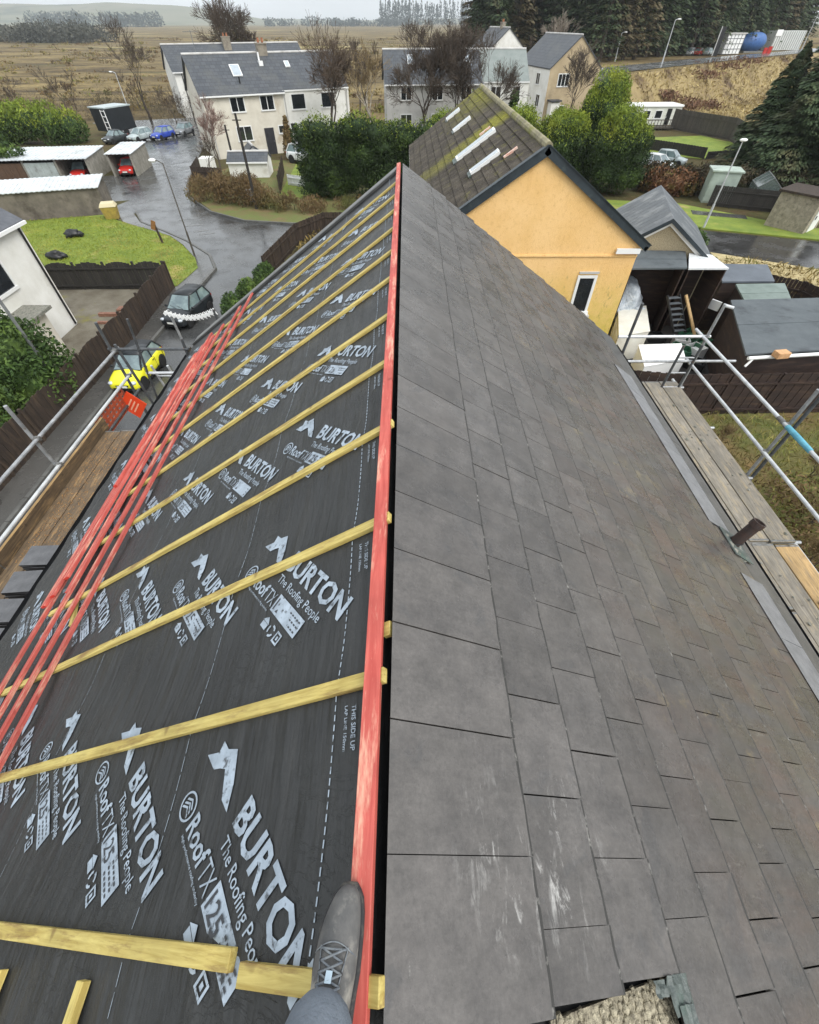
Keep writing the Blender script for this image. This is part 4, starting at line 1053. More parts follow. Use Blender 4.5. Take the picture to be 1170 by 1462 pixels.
# ================================================================== VEHICLES
M_TYRE = mat('tyre_rubber', S(24,24,25), None, rough=.8)
M_RIM = mat('alloy_rim', S(150,152,156), S(110,112,116), 8, .35, metal=.6)
M_LAMP = mat('headlamp_glass', S(206,212,218), S(160,166,172), 12, .1)
M_TAIL = mat('tail_lamp', S(150,24,22), None, rough=.2)
M_PLATE = mat('number_plate', S(226,226,220), None, rough=.4)
M_CARGL = mat('car_glass', S(84,100,104), S(128,146,146), 1.1, .05, spec=.9)
M_BLKTRIM = mat('black_trim', S(22,22,24), None, rough=.45)
def car(name, loc, hd_, label, paint, roofp=None, group=None, L=3.9, W=1.66, H=1.5, kind='hatch', k=1.):
    r = thing(name, loc, label, 'car', group, R(hd_)); r.scale = (k,k,k); roofp = roofp or paint
    h2 = W/2
    def sec(y, hw, zb, zt, crown=.04):    # rounded box cross-section at y (front is -y)
        q = []
        for x, z in ((-hw*.9,zb),(-hw,zb+.10),(-hw*1.0,zb+(zt-zb)*.55),(-hw*.97,zt-.07),(-hw*.86,zt-.005),(-hw*.4,zt+crown),(hw*.4,zt+crown),(hw*.86,zt-.005),(hw*.97,zt-.07),(hw*1.0,zb+(zt-zb)*.55),(hw,zb+.10),(hw*.9,zb)): q.append((x,y,z))
        return q
    f, b = -L/2, L/2
    m = MB(); m.loft([sec(f,h2*.70,.34,.58,.02),sec(f+.05,h2*.86,.24,.66,.03),sec(f+.22,h2*.97,.20,.74,.04),sec(f+.6,h2,.20,.82,.05),sec(f+L*.29,h2,.20,.90,.05),sec(0,h2,.20,.93,.02),sec(b-L*.2,h2,.20,.95,.02),sec(b-.25,h2*.98,.22,.95,.02),sec(b-.06,h2*.93,.26,.88,.02),sec(b,h2*.80,.36,.78,.01)])
    part(m, 'body', paint, r, smooth=True, subsurf=1)
    wsb, wst, rrt, rrb = f+L*.27, f+L*.45, b-L*.13, b-.10
    if kind == 'saloon': rrt, rrb = b-L*.30, b-L*.13
    def gs(y, hw0, hw1, z0, z1): return [(-hw0,y,z0),(-hw1,y,z1),(hw1,y,z1),(hw0,y,z0)]
    m = MB(); zt = H-.06; zb = .90
    m.add([(-h2*.88,wsb,zb),(h2*.88,wsb,zb),(h2*.88,rrb,zb),(-h2*.88,rrb,zb),(-h2*.70,wst,zt),(h2*.70,wst,zt),(h2*.68,rrt,zt),(-h2*.68,rrt,zt)],
          [(0,1,5,4),(2,3,7,6),(1,2,6,5),(3,0,4,7),(4,5,6,7)])
    part(m, 'cabin_glass', M_CARGL, r)
    m = MB()
    m.loft([[(-h2*.70,wst+.02,zt-.02),(-h2*.66,wst+.0,zt+.03),(0,wst-.02,zt+.055),(h2*.66,wst+.0,zt+.03),(h2*.70,wst+.02,zt-.02)],
            [(-h2*.73,(wst+rrt)/2,zt-.02),(-h2*.68,(wst+rrt)/2,zt+.05),(0,(wst+rrt)/2,zt+.085),(h2*.68,(wst+rrt)/2,zt+.05),(h2*.73,(wst+rrt)/2,zt-.02)],
            [(-h2*.70,rrt+.08,zt-.03),(-h2*.64,rrt+.1,zt+.02),(0,rrt+.12,zt+.045),(h2*.64,rrt+.1,zt+.02),(h2*.70,rrt+.08,zt-.03)]])
    part(m, 'roof_panel', roofp, r, smooth=True)
    for s in (-1, 1):
        m = MB(); ps = lambda y0, y1: m.bar((s*h2*.885,y0,zb-.02), (s*h2*.71,y1,zt+.01), .075, .06, (0,1,0))
        ps(wsb+.02, wst+.02); ps((wsb+rrb)/2+.05, (wst+rrt)/2+.05); ps(rrb-.04, rrt)
        part(m, 'pillars', roofp, r)
        m = MB(); m.blob((s*(h2+.09), wsb+.22, .97), (.10,.06,.07), 8, 6); part(m, 'wing_mirror', roofp, r, smooth=True)
        m = MB(); m.blob((s*h2*.72, f+.13, .64), (.15,.13,.085), 10, 7); part(m, 'headlight', M_LAMP, r, smooth=True)
        m = MB(); m.blob((s*h2*.80, b-.08, .78), (.09,.08,.13), 8, 6); part(m, 'tail_light', M_TAIL, r, smooth=True)
        for y in (f+L*.185, b-L*.19):
            m = MB(); m.lathe((s*(h2-.11), y, .305), [(.19,0),(.30,.01),(.305,.05),(.305,.13),(.285,.145),(.20,.145)], 20, (s,0,0)); wh = part(m, 'wheel', M_TYRE, r)
            m = MB(); m.lathe((s*(h2-.11), y, .305), [(.20,.10),(.195,.142),(.16,.128),(.05,.138),(.0,.14)], 16, (s,0,0)); part(m, 'rim', M_RIM, wh)
    m = MB()
    for s in (-1, 1):
        for y in (wsb+.18, (wsb+rrb)/2+.12, rrb-.25): m.box(s*(h2-.004)-.008, s*(h2-.004)+.008, y-.008, y+.008, .34, .90)
        m.box(s*(h2-.01)-.02, s*(h2-.01)+.02, f+L*.185+.33, b-L*.19-.33, .19, .30)
        m.box(s*(h2+.002)-.012, s*(h2+.002)+.012, (wsb+rrb)/2-.12, (wsb+rrb)/2+.04, .80, .83)
        for y in (f+L*.185, b-L*.19): m.lathe((s*(h2-.05), y, .315), [(.30,0),(.36,.0),(.37,.052),(.31,.055)], 20, (s,0,0))
    m.box(-h2*.84,h2*.84,wsb-.04,wsb+.0,zb-.03,zb+.012); m.bar((-.1,wsb+.02,zb+.03),(-.55,wsb+.14,zb+.14),.02,.015); m.bar((.35,wsb+.02,zb+.03),(-.08,wsb+.14,zb+.14),.02,.015)
    part(m, 'trim', M_BLKTRIM, r)
    m = MB(); m.box(-h2*.62,h2*.62,f-.02,f+.08,.26,.42); m.box(-h2*.4,h2*.4,f-.015,f+.1,.50,.57); part(m, 'grille', M_BLKTRIM, r)
    m = MB(); m.box(-.26,.26,f-.032,f-.021,.44,.55); part(m, 'number_plate', M_PLATE, r)
    return r
def paint(name, c, c2=None): return mat(name, c, c2, 2, .34, spec=.45)
# ================================================================== LEFT SIDE AND THE DISTANCE
M_DKTILE = mat('dark_roof_tile', S(70,72,78), S(88,90,96), 4, .5, .2, 30)
M_BROWNF = mat('dark_brown_fence', S(58,46,38), S(44,36,31), 3, .8, .4, 30, stretch=(6,6,1), c3=S(78,64,50), scale3=1.2, isl=.15)
M_BLACKF = mat('near_black_fence', S(40,38,36), S(52,48,44), 3, .8, .4, 30, stretch=(6,6,1), isl=.2)
M_GREYF = mat('weathered_grey_fence', S(84,78,70), S(66,62,56), 3, .85, .4, 30, stretch=(6,6,1), isl=.15)
def fence(name, label, pts, h, mt, pl=1.8, arch=0., group=None, z=None, cat='fence'):
    p0 = pts[0]; zf = z or (lambda x, y: 0.)
    r = thing(name, (p0[0], p0[1], zf(*p0)), label, cat, group)
    for a, b in zip(pts, pts[1:]):
        a, b = Vector((a[0],a[1],0)), Vector((b[0],b[1],0)); L = (b-a).length; n = max(1, round(L/pl)); d = (b-a)/n; dn = d.normalized()
        sd_ = Vector((-dn.y, dn.x, 0))
        for i in range(n):
            q = a+d*i; zz = zf(q.x, q.y); m = MB(); k = max(4, int(d.length/.15)); w_ = d.length/k
            for j in range(k):
                t = (j+.5)/k; hh = h*(1 - arch*(4*(t-.5)**2)) + .012*math.sin(i*5+j*3)
                m.obox(q+dn*(w_*(j+.5))+Vector((0,0,zz+hh/2+.04))+sd_*(.012 if j % 2 else 0), dn*(w_/2*.96), sd_*.010, (0,0,hh/2))
            for zz2 in (.25, h*.8): m.obox(q+d/2+sd_*-.035+Vector((0,0,zz+zz2)), d/2*.97, sd_*.02, (0,0,.035))
            m.build('panel', mt, r)
            m = MB(); m.obox(q+Vector((0,0,zz+(h+.05)/2)), dn*.045, sd_*.05, (0,0,(h+.05)/2)); m.build('post', mt, r)
        q = b; m = MB(); m.obox(q+Vector((0,0,zf(q.x,q.y)+(h+.05)/2)), dn*.045, sd_*.05, (0,0,(h+.05)/2)); m.build('post', mt, r)
    return r
# pale house at the left edge
hL = gabled('pale_house', 'white rendered house with dark tiled roof and black downpipe at the left edge', (-16,7.5), 90, 12.95, 8, 4.3, 6.9, M_WHITE, M_DKTILE, over=.16, trim=M_DKTILE)
window(hL, 'front', 9.7, 2.98, 2.3, .95, (12.95,8), 1)
m = MB(); m.path([(12.72,-.07,4.25),(12.72,-.07,.1)], .045, 8); part(m, 'downpipe', M_BLKTRIM, hL)
m = MB(); m.box(6.3,10.35,-.9,0,-.2,1.75); part(m, 'porch', M_CREAM, hL)
m = MB(); m.box(6.1,10.6,-1.15,.0,1.752,1.87); part(m, 'porch_roof', M_MORTAR, hL)
# fences of its garden
fence('garden_fence', 'dark garden fence with wavy tops facing us behind the green lawn', [(-19.0,24.2),(-12.85,24.42)], 1.35, M_BLACKF, 1.55, .14)
fence('garden_fence', 'long dark brown fence running beside the pavement past the yellow and black cars', [(-12.72,24.40),(-12.5,18.5),(-12.62,8.)], 1.35, M_BROWNF, 1.8, .10)
m = MB(); m.box(-14.9,-13.4,20.2,20.35,.06,.16); m.box(-15.2,-14.0,21.0,21.2,.06,.2); m.box(-14.6,-13.8,21.6,22.0,.06,.14)
tag(m.build('timber_offcuts', mat('reddish_timber', S(112,72,60), S(140,104,84), 8, .8)), 'reddish timber offcuts lying on the bare ground inside the fenced garden', 'timber', kind='stuff')
def shrub(name, label, c, ells, n, lf, mt, core=True, cat='bush', group=None, trunk=None, zmin=.05, mt2=None, topz=None):
    r = thing(name, c, label, cat, group)
    P = lobes(ells, n, zmin=zmin, **({'r0':.72,'jag':.13} if mt2 is not None else {})); m = MB()
    if mt2 is not None:
        # upper leaves are yellow-green; bright highlights on top painted into them
        k = P[:,2] + rng.normal(0, .45, len(P)) > topz
        leaf_mesh(m, P[~k], lf, lf*.40, .5); part(m, 'foliage', mt, r)
        m = MB(); Q = P[k]; Q[:,2] += rng.exponential(.10, len(Q)); leaf_mesh(m, Q, lf, lf*.36, 1.2); part(m, 'bright_top_foliage', mt2, r)
    else: leaf_mesh(m, P, lf, lf*.45, .4); part(m, 'foliage', mt, r)
    m = MB()
    for e in ells: m.blob(e[:3], (e[3]*.62, e[4]*.62, e[5]*.62), 10, 7, .3, e[0])
    part(m, 'inner_branches', mt, r, smooth=True)
    if trunk:
        m = MB(); m.tube((0,0,-.2), (0,0,trunk), .12, 8, .06); part(m, 'trunk', M_BARK, r)
    return r
shrub('round_bush', 'large dark green bush against the white house at the left edge', (-14.3,14.1,0), [(0,0,1.5,1.7,1.6,1.5),(-1.3,-.9,1.2,1.3,1.3,1.3),(.9,-.6,1.0,1.0,1.1,1.1),(-.6,.7,1.7,1.2,1.1,1.2)], 15000, .085, M_LAUREL, trunk=1)
shrub('low_bush', 'low leafy bush in front of the larger dark bush at the left edge', (-14.2,11.2,0), [(0,0,.5,1.3,1.2,.7),(-1.4,.3,.6,1.2,1.0,.8)], 5000, .08, M_LAUREL)
# garages
def open_row(name, label, p, hd_, L, D, hf, hb, front, bays=(), wallm=M_HARL, roofm=None, cat='garage', group='lock-up garages'):
    r = thing(name, (p[0],p[1],0), label, cat, group, R(hd_)); t = .15
    m = MB()
    if front == 'away': m.prism([(0,0),(L,0),(L,t),(0,t)], 0, hf-.05)
    else: m.prism([(0,D-t),(L,D-t),(L,D),(0,D)], 0, hb-.05)
    for x in [0, L-t]: m.add([(x,.002 if front!='away' else t,0),(x+t,.002 if front!='away' else t,0),(x+t,D-t if front!='away' else D,0),(x,D-t if front!='away' else D,0),(x,.002 if front!='away' else t,hf-.06),(x+t,.002 if front!='away' else t,hf-.06),(x+t,D-t if front!='away' else D,hb-.06),(x,D-t if front!='away' else D,hb-.06)], [(3,2,1,0),(4,5,6,7),(0,1,5,4),(1,2,6,5),(2,3,7,6),(3,0,4,7)])
    part(m, 'wall', wallm, r)
    m = MB(); n = int(L/.16)
    for i in range(n):
        x0, x1 = -.1+(L+.2)*i/n, -.1+(L+.2)*(i+1)/n; dz = .02*(i % 2)
        m.hexa([(x0,-.15,hf-.05+dz),(x1,-.15,hf-.05+dz),(x1,D+.15,hb-.05+dz),(x0,D+.15,hb-.05+dz),(x0,-.15,hf+dz),(x1,-.15,hf+dz),(x1,D+.15,hb+dz),(x0,D+.15,hb+dz)])
    part(m, 'corrugated_roof', roofm, r)
    for x, kind in bays:
        w_ = 2.5
        m = MB(); m.box(x-.08, x+.08, .05, D-t, 0, hf-.08); part(m, 'partition', M_HARL, r)
        if kind in ('pale', 'brown', 'green'):
            mm = MB()
            for k in range(9): mm.box(x+.1+w_*k/9, x+.1+w_*(k+1)/9-.01, .02+.02*(k%2), .08, .02, hf-.25)
            part(mm, 'garage_door', {'pale':MD_PALE,'brown':MD_BROWN,'green':MD_GREEN}[kind], r)
    return r
MD_PALE = mat('pale_grey_door', S(168,176,172), S(146,152,148), 2, .6, c3=S(120,116,104), scale3=2, t3=(.6,.75)); MD_BROWN = mat('brown_door', S(96,72,52), S(70,54,42), 3, .8, stretch=(5,1,1)); MD_GREEN = mat('grey_green_door', S(112,126,116), S(94,106,98), 2, .6)
M_ASB = mat('pale_cement_sheet', S(206,210,212), S(178,182,184), 1.2, .6, .2, 20, c3=S(132,134,128), scale3=.8, t3=(.6,.74))
M_OLDW = mat('stained_harling', S(124,116,104), S(96,90,80), 1.2, .95, .5, 40, c3=S(74,68,58), scale3=.7, t3=(.52,.68))
A = R(16.3)
open_row('garage_row', 'nearest long garage with stained brown rear wall and pale roof beyond the lawn', (-22.6-17*math.cos(A), 38.2-17*math.sin(A)), 16.3, 17, 2.7, 1.68, 1.92, 'away', (), M_OLDW, M_ASB)
A = R(7)
open_row('garage_row', 'long open-fronted garage row with mixed doors facing the nearest garage', (-28.4-16.2*math.cos(A), 48.2-16.2*math.sin(A)), 7, 16.2, 4.6, 1.66, 1.82, 'us', ((13.5,''),(10.8,'pale'),(8.1,'brown'),(5.4,''),(2.7,'green'),(.2,'brown')), M_HARL, M_ASB)
open_row('single_garage', 'single pale-roofed garage with harled side wall and a red car in its doorway', (-27.4,49.9), 6, 2.15, 4.6, 1.68, 1.82, 'us', (), M_HARL, M_ASB)
P_RED = paint('red_car_paint', S(186,44,34), S(170,34,28)); P_BLACK = paint('black_car_paint', S(38,42,46), S(28,31,34)); P_YEL = paint('yellow_car_paint', S(226,222,52), S(216,210,40))
P_SILV = paint('silver_car_paint', S(172,182,182), S(150,160,160)); P_BLUE = paint('blue_car_paint', S(46,74,170), S(36,60,150)); P_GREY = paint('grey_car_paint', S(120,122,124), S(98,100,102)); P_DARK = paint('charcoal_car_paint', S(54,58,60), S(42,46,48)); P_WHT = paint('white_car_paint', S(222,224,224), S(206,208,208))
car('parked_car', (-26.3,51.2,.01), 6, 'red car parked nose-out in the single pale-roofed garage', P_RED, group='red cars in the garages', W=1.6, k=.8)
car('parked_car', (-30.0,49.6,.01), 7, 'red car with dark roof in the end bay of the open-fronted garage row', P_RED, P_BLACK, group='red cars in the garages', W=1.6, k=.8)
car('parked_car', (-10.95,15.7,.01), -2, 'bright yellow hatchback with black roof parked on the kerb', P_YEL, P_BLACK, L=3.65, W=1.64, H=1.42, k=.74)
car('parked_car', (-10.7,21.0,.01), -12, 'black hatchback parked beside the dark fence behind the yellow car', P_BLACK, L=3.8, W=1.66, H=1.52, k=.76)
grp = 'cars parked at the end of the lane'
car('parked_car', (-34.7,66.9,.01), -24, 'charcoal car leftmost in the row at the end of the lane, beside the green hedge', P_DARK, group=grp, kind='saloon', k=.78)
car('parked_car', (-32.3,68.2,.01), -24, 'silver car between the charcoal and the blue car at the end of the lane', P_SILV, group=grp, L=4.1, k=.78)
car('parked_car', (-30.0,69.3,.01), -20, 'blue car in the row parked at the end of the lane', P_BLUE, group=grp, L=4.1, k=.78)
car('parked_car', (-28.3,72.0,.01), -12, 'grey car right of the blue car, half hidden by bare twigs', P_GREY, group=grp, k=.78)
car('parked_car', (-26.0,74.0,.01), 5, 'dark car rightmost in the row, beside the white gable wall', P_DARK, group=grp, k=.78)
# dark horse-box style trailer with a white frame behind the row
tr = thing('box_trailer', (-36.9,72.6,0), 'tall dark box trailer with a white ladder frame behind the parked cars', 'trailer', None, R(-24))
m = MB(); m.box(-1.3,1.3,-1.9,1.9,.5,2.6); part(m, 'box', P_BLACK, tr, bevel=.08)
m = MB(); m.box(-1.38,1.38,-2.0,2.0,2.601,2.72); part(m, 'roof', P_SILV, tr)
m = MB()
for x in (.55,1.2): m.tube((x,-1.96,.5),(x,-1.96,2.5),.05,6)
for z in (.9,1.4,1.9,2.4): m.tube((.55,-1.96,z),(1.2,-1.96,z),.04,6)
part(m, 'ladder_frame', M_PVC, tr)
for s in (-1,1):
    m = MB(); m.lathe((s*1.2,.2,.32),[(.1,-.1),(.32,-.1),(.32,.1),(.1,.1)],14,(1,0,0)); part(m, 'wheel', M_TYRE, tr)
# small things on the lawn and its verge
gb = thing('grit_bin', (-21.55,36.75,.1), 'yellow grit bin with pale lid at the corner of the stained garage', 'grit bin', None, R(16))
m = MB(); m.hexa([(-.42,-.3,0),(.42,-.3,0),(.42,.3,0),(-.42,.3,0),(-.52,-.38,.75),(.52,-.38,.75),(.52,.38,.75),(-.52,.38,.75)]); part(m, 'bin', mat('grit_bin_yellow', S(176,152,66), S(140,122,60), 4, .7), gb, bevel=.03)
m = MB(); m.hexa([(-.56,-.42,.752),(.56,-.42,.752),(.56,.42,.752),(-.56,.42,.752),(-.42,-.3,.98),(.42,-.3,.98),(.42,.3,1.0),(-.42,.3,1.0)]); part(m, 'lid', mat('grit_bin_lid', S(196,184,148), None, rough=.5), gb, bevel=.03)
for (x, y, lb) in ((-22.3,32.6,'black refuse sack slumped on the lawn farther from the fence'),(-21.3,28.6,'black refuse sack slumped on the lawn near the wavy fence')):
    m = MB(); m.blob((x,y,.3),(.5,.36,.26),12,8,.6,x); m.blob((x+.35,y+.1,.25),(.3,.25,.2),9,6,.6,y); tag(m.build('refuse_sack', M_BLKTRIM, smooth=True), lb, 'refuse sack', 'sacks on the lawn')
sp = thing('finger_post', (-15.9,31.35,.12), 'short crooked brown wooden post with a tilted board at the lawn edge', 'post')
m = MB(); m.bar((0,0,-.1),(-.12,.05,1.15),.1,.1); part(m, 'post', M_BROWNF, sp)
m = MB(); m.obox((-.18,.0,1.0),(.10,0,.24),(0,.02,0),(.12,0,-.05)); part(m, 'board', mat('orange_brown_board', S(150,104,56), S(118,82,46), 6, .8), sp)
def lamp_post(name, label, p, H, arm, mt, group=None, head=.3, r=.05, z=0.):
    t = thing(name, (p[0],p[1],z), label, 'lamp post', group)
    m = MB(); m.path([(0,0,0),(0,0,H*.3)], r*1.5, 8); m.path([(0,0,H*.3),(0,0,H)], [r,r*.7], 8); m.path([(0,0,H),(arm[0]*.6,arm[1]*.6,H+.12),(arm[0],arm[1],H+.14)], r*.6, 6); part(m, 'pole', mt, t)
    m = MB(); m.blob((arm[0]*1.25,arm[1]*1.25,H+.12),(head,head*.55,.09),10,6); part(m, 'lamp_head', M_PVC, t, smooth=True)
    return t
M_POLE = mat('dark_creosote_pole', S(36,32,30), S(48,44,40), 6, .8); M_GALV = mat('grey_galvanised_post', S(120,122,122), S(100,102,102), 5, .5)
lamp_post('lamp_post', 'thin dark lamp post at the pavement edge by the green lawn', (-13.15,29.2), 4.55, (-.45,.1), M_GREYF, 'lamp posts', .22, .04)
lamp_post('lamp_post', 'grey lamp post rising through the left edge beside the dark bush', (-13.25,14.25), 6.4, (.8,.2), M_GALV, 'lamp posts', .3, .055)
lamp_post('lamp_post', 'pale lamp post among the bare scrub behind the row of parked cars', (-42.2,88.5), 4.6, (-.5,0), M_TUBEW, 'lamp posts', .25, .07)
for p, H, lb in (((-11.6,39.2),5.5,'tall black telegraph pole in the brown hedge before the cream house'),((-16.0,50.2),3.6,'thinner dark pole standing by the small white outbuilding')):
    m = MB(); m.path([(p[0],p[1],0),(p[0],p[1],H)], [.12,.08], 8); m.tube((p[0]-.3,p[1],H-.35),(p[0]+.3,p[1],H-.35),.03,6)
    tag(m.build('telegraph_pole', M_POLE), lb, 'pole', 'dark poles')
m = MB(); m.box(-12.7,-12.1,41.0,41.4,.09,.9); m.mi = [0]*len(m.f)
tag(m.build('utility_cabinet', M_PVC, bevel=.03), 'small white utility cabinet in the brown hedge at the road bend', 'cabinet')
# outbuilding, porch and fences before the cream house
ob = gabled('outbuilding', 'small white outbuilding with grey roof before the cream house', (-16.2,49.0), 3, 3.5, 2.3, 1.25, 1.75, M_WHITE, M_BLKSLATE, cat='outbuilding', over=.08)
po = gabled('timber_porch', 'tiny dark-roofed porch hut beside the door of the cream house', (-13.6,52.2), 115, 1.8, 1.8, 1.3, 1.95, M_GREYR, M_BLKSLATE, cat='hut', over=.1)
m = MB(); m.box(-19.2,-18.1,50.2,51.3,0,1.3); tag(m.build('white_shed', M_WHITE, bevel=.02), 'little white shed beside the lane before the cream house', 'shed')
fence('garden_fence', 'dark fence curving along the lane corner before the small white outbuilding', [(-19.0,49.4),(-18.3,45.6),(-15.6,45.0)], 1.5, M_BROWNF, 1.6)
fence('garden_fence', 'dark fence at the right of the small white outbuilding', [(-11.7,51),(-10.6,43.5)], 1.3, M_BROWNF, 1.6)
fence('picket_fence', 'low white picket fence in the green garden strip', [(-10.4,46.4),(-8.6,45.5)], .8, M_PVC, 1.5)
sheet('garden_lawn', [(-10.6,43),(-7.2,41.5),(-7.5,54),(-11.2,55)], .10, M_LAWN)
car('parked_car', (-10.2,55.2,.1), 60, 'white car tucked behind the dark hedge beside the white half of the house', P_WHT)
# houses across the lane
h1 = gabled('cream_house', 'left cream half of the semi-detached pair across the lane', (-19.9,57.4), 28.7, 8.1, 7.2, 4.9, 7.4, M_CREAM, M_BLKSLATE, 'houses across the lane', chim=((7.75,3.6,.95,.55),))
for x, z, w_, h_, mu in ((3.3,4.05,1.35,1.05,1),(6.35,4.05,1.35,1.05,1),(3.4,1.85,1.5,1.1,1)): window(h1, 'front', x, z, w_, h_, (8.1,7.2), mu)
m = MB(); m.box(5.5,6.5,-.05,.02,.0,2.15); d = part(m, 'door', M_DOOR, h1); m = MB(); m.tube((6.35,-.09,1.0),(6.35,-.09,1.15),.02,6); part(m, 'handle', M_RIM, d)
window(h1, 'front', 7.4, 1.95, .6, .6, (8.1,7.2), 0)
h1b = gabled('white_house', 'right white half of the semi-detached pair across the lane', (-19.9+8.1*math.cos(R(28.7)), 57.4+8.1*math.sin(R(28.7))), 28.7, 7.4, 7.2, 4.88, 7.38, M_WHITE, M_BLKSLATE, 'houses across the lane', over=.005)
for x, z, w_, h_, mu in ((1.6,4.0,1.45,1.15,0),(4.9,4.0,1.4,1.15,0),(.75,1.95,.8,.85,0)): window(h1b, 'front', x, z, w_, h_, (7.4,7.2), mu)
m = MB(); m.box(2.1,3.0,-.05,.02,.0,2.1); d = part(m, 'door', M_DOOR, h1b); m = MB(); m.tube((2.85,-.09,1.0),(2.85,-.09,1.15),.02,6); part(m, 'handle', M_RIM, d)
def roof_light(root, x, y, w_, l_, eave, ridge, D, over=.22, up=.05):
    sl_ = (ridge-eave)/(D/2); zz = lambda yy: eave+.05+yy*sl_+up
    ax = Vector((1,0,0)); ay = Vector((0,1,sl_)).normalized(); az = ax.cross(ay); c = Vector((x,y,zz(y)))
    m = MB(); m.obox(c, ax*w_/2, ay*l_/2, az*.06); f = part(m, 'roof_window', M_WFRAME, root)
    m = MB(); m.obox(c+az*.062, ax*(w_/2-.07), ay*(l_/2-.07), az*.01); part(m, 'pane', M_SKYGL, f)
M_SKYGL = mat('sky_reflecting_glass', S(150,160,168), S(176,184,190), 1, .08, spec=.8)  # pale sky reflection painted into the pane colour
roof_light(h1, 4.3, 1.9, .95, 1.3, 4.9, 7.4, 7.2); roof_light(h1b, 1.7, 2.35, .5, .7, 4.88, 7.38, 7.2)
m = MB(); m.tube((7.1,2.9,6.2),(7.1,2.9,7.5),.09,8); m.box(6.9,7.3,2.3,2.9,6.15,6.9); part(m, 'flue', M_PVC, h1)
for rt, x in ((h1,4.2),(h1b,3.9)):
    m = MB(); m.tube((x,.8,5.3),(x,.8,5.95),.07,8); part(m, 'soil_vent', M_BLKTRIM, rt)
for rt, x in ((h1,.25),(h1b,.15),(h1b,7.1)):
    m = MB(); m.path([(x,-.24,4.78),(x,-.10,4.5),(x,-.09,.05)], .05, 6); part(m, 'downpipe', M_GREYR, rt)
for rt, x, D_ in ((h1,1.2,7.2),):
    m = MB(); m.tube((x,3.6,7.4),(x,3.6,9.0),.03,5); m.tube((x-.7,3.6,8.9),(x+.7,3.6,8.9),.018,4)
    for k in range(6): m.tube((x-.6+.24*k,3.35,8.9),(x-.6+.24*k,3.85,8.9),.012,4)
    part(m, 'aerial', M_GALV, rt)
h2 = gabled('white_house', 'white house with grey roof set back behind the cream half', (-33.0,86.6), 29, 20, 7.4, 4.9, 7.3, M_WHITE, M_BLKSLATE, 'houses across the lane', chim=((9.0,3.0,1.1,.6),), trim=M_GREYR)
window(h2, 'front', 2.0, 3.6, 1.2, 1.1, (20,7.4), 1)
m = MB(); m.tube((1.0,-.08,4.8),(1.0,-.08,0),.06,6); part(m, 'downpipe', M_BLKTRIM, h2)
h3 = gabled('grey_house', 'long grey rendered house behind bare trees, left of the beige gabled house', (-2.3,69.2), 4.5, 11.2, 7, 4.9, 7.35, M_GREYR, M_BLKSLATE, 'houses across the lane')
for x in (2.3,6.0): window(h3, 'front', x, 4.0, 1.2, 1.1, (11.2,7), 1); window(h3, 'front', x, 1.6, 1.3, 1.2, (11.2,7), 1)
window(h3, 'front', 9.4, 4.0, 1.2, 1.1, (11.2,7), 1)
roof_light(h3, 3.0, 2.3, .8, 1.2, 4.9, 7.35, 7); roof_light(h3, 9.6, 2.4, .8, 1.0, 4.9, 7.35, 7)
c5 = R(4.5)
h3b = gabled('grey_house', 'pale grey end house with greenish roof beside the beige gabled house', (-2.3+11.2*math.cos(c5)+.01, 69.2+11.2*math.sin(c5)), 4.5, 5.6, 7, 4.9, 7.36, M_WHITE, mat('green_grey_slate', S(112,120,116), S(126,132,128), 1.5, .5, .2, 12), 'houses across the lane', over=.005)
window(h3b, 'front', 1.7, 3.95, 1.2, 1.1, (5.6,7), 1); window(h3b, 'front', 4.2, 3.95, .8, 1.1, (5.6,7), 0)
shrub('ivy_column', 'ivy-covered chimney breast on the pale grey end house', (12.6,69.2,0), [(0,0,1.6,.7,.5,1.8),(.1,0,3.6,.5,.4,.8)], 1600, .13, M_LAUREL, cat='ivy')
h4 = gabled('beige_house', 'beige gabled house with a white side wall near the conifer wood', (26.0,81.7), 100, 12, 7.1, 5.5, 8.35, M_BEIGE, M_BLKSLATE, 'houses across the lane', over=.12)
window(h4, 'left', 5.0, 4.35, 1.5, 1.15, (12,7.1), 2); window(h4, 'left', 4.9, 1.3, 1.4, 1.1, (12,7.1), 1)
m = MB(); m.box(.02,11.98,7.102,7.14,0,5.4); part(m, 'white_side_wall', M_WHITE, h4)
window(h4, 'back', 2.6, 2.2, 1.2, 1.2, (12,7.14), 1); window(h4, 'back', 3.6, 4.3, 1.2, 1.1, (12,7.14), 1)
m = MB(); m.box(-1.2,-.02,5.4,6.6,0,2.3); part(m, 'porch', M_WHITE, h4)
m = MB(); m.obox((-.6,6.0,2.45),(.75,0,0),(0,.8,0),(0,0,.08)); part(m, 'porch_roof', M_BLKSLATE, h4)
roof_light(h4, 3.0, 5.1, .8, 1.1, 5.5, 8.35, 7.1) if False else None
h5 = gabled('white_gabled_house', 'small far white-gabled house above the grey roofs, in front of the wood', (20.6,109.2), 102, 10, 6.2, 6.4, 8.75, M_WHITE, M_BLKSLATE, 'houses across the lane', chim=((3.5,3.1,.8,.5),), over=.1)
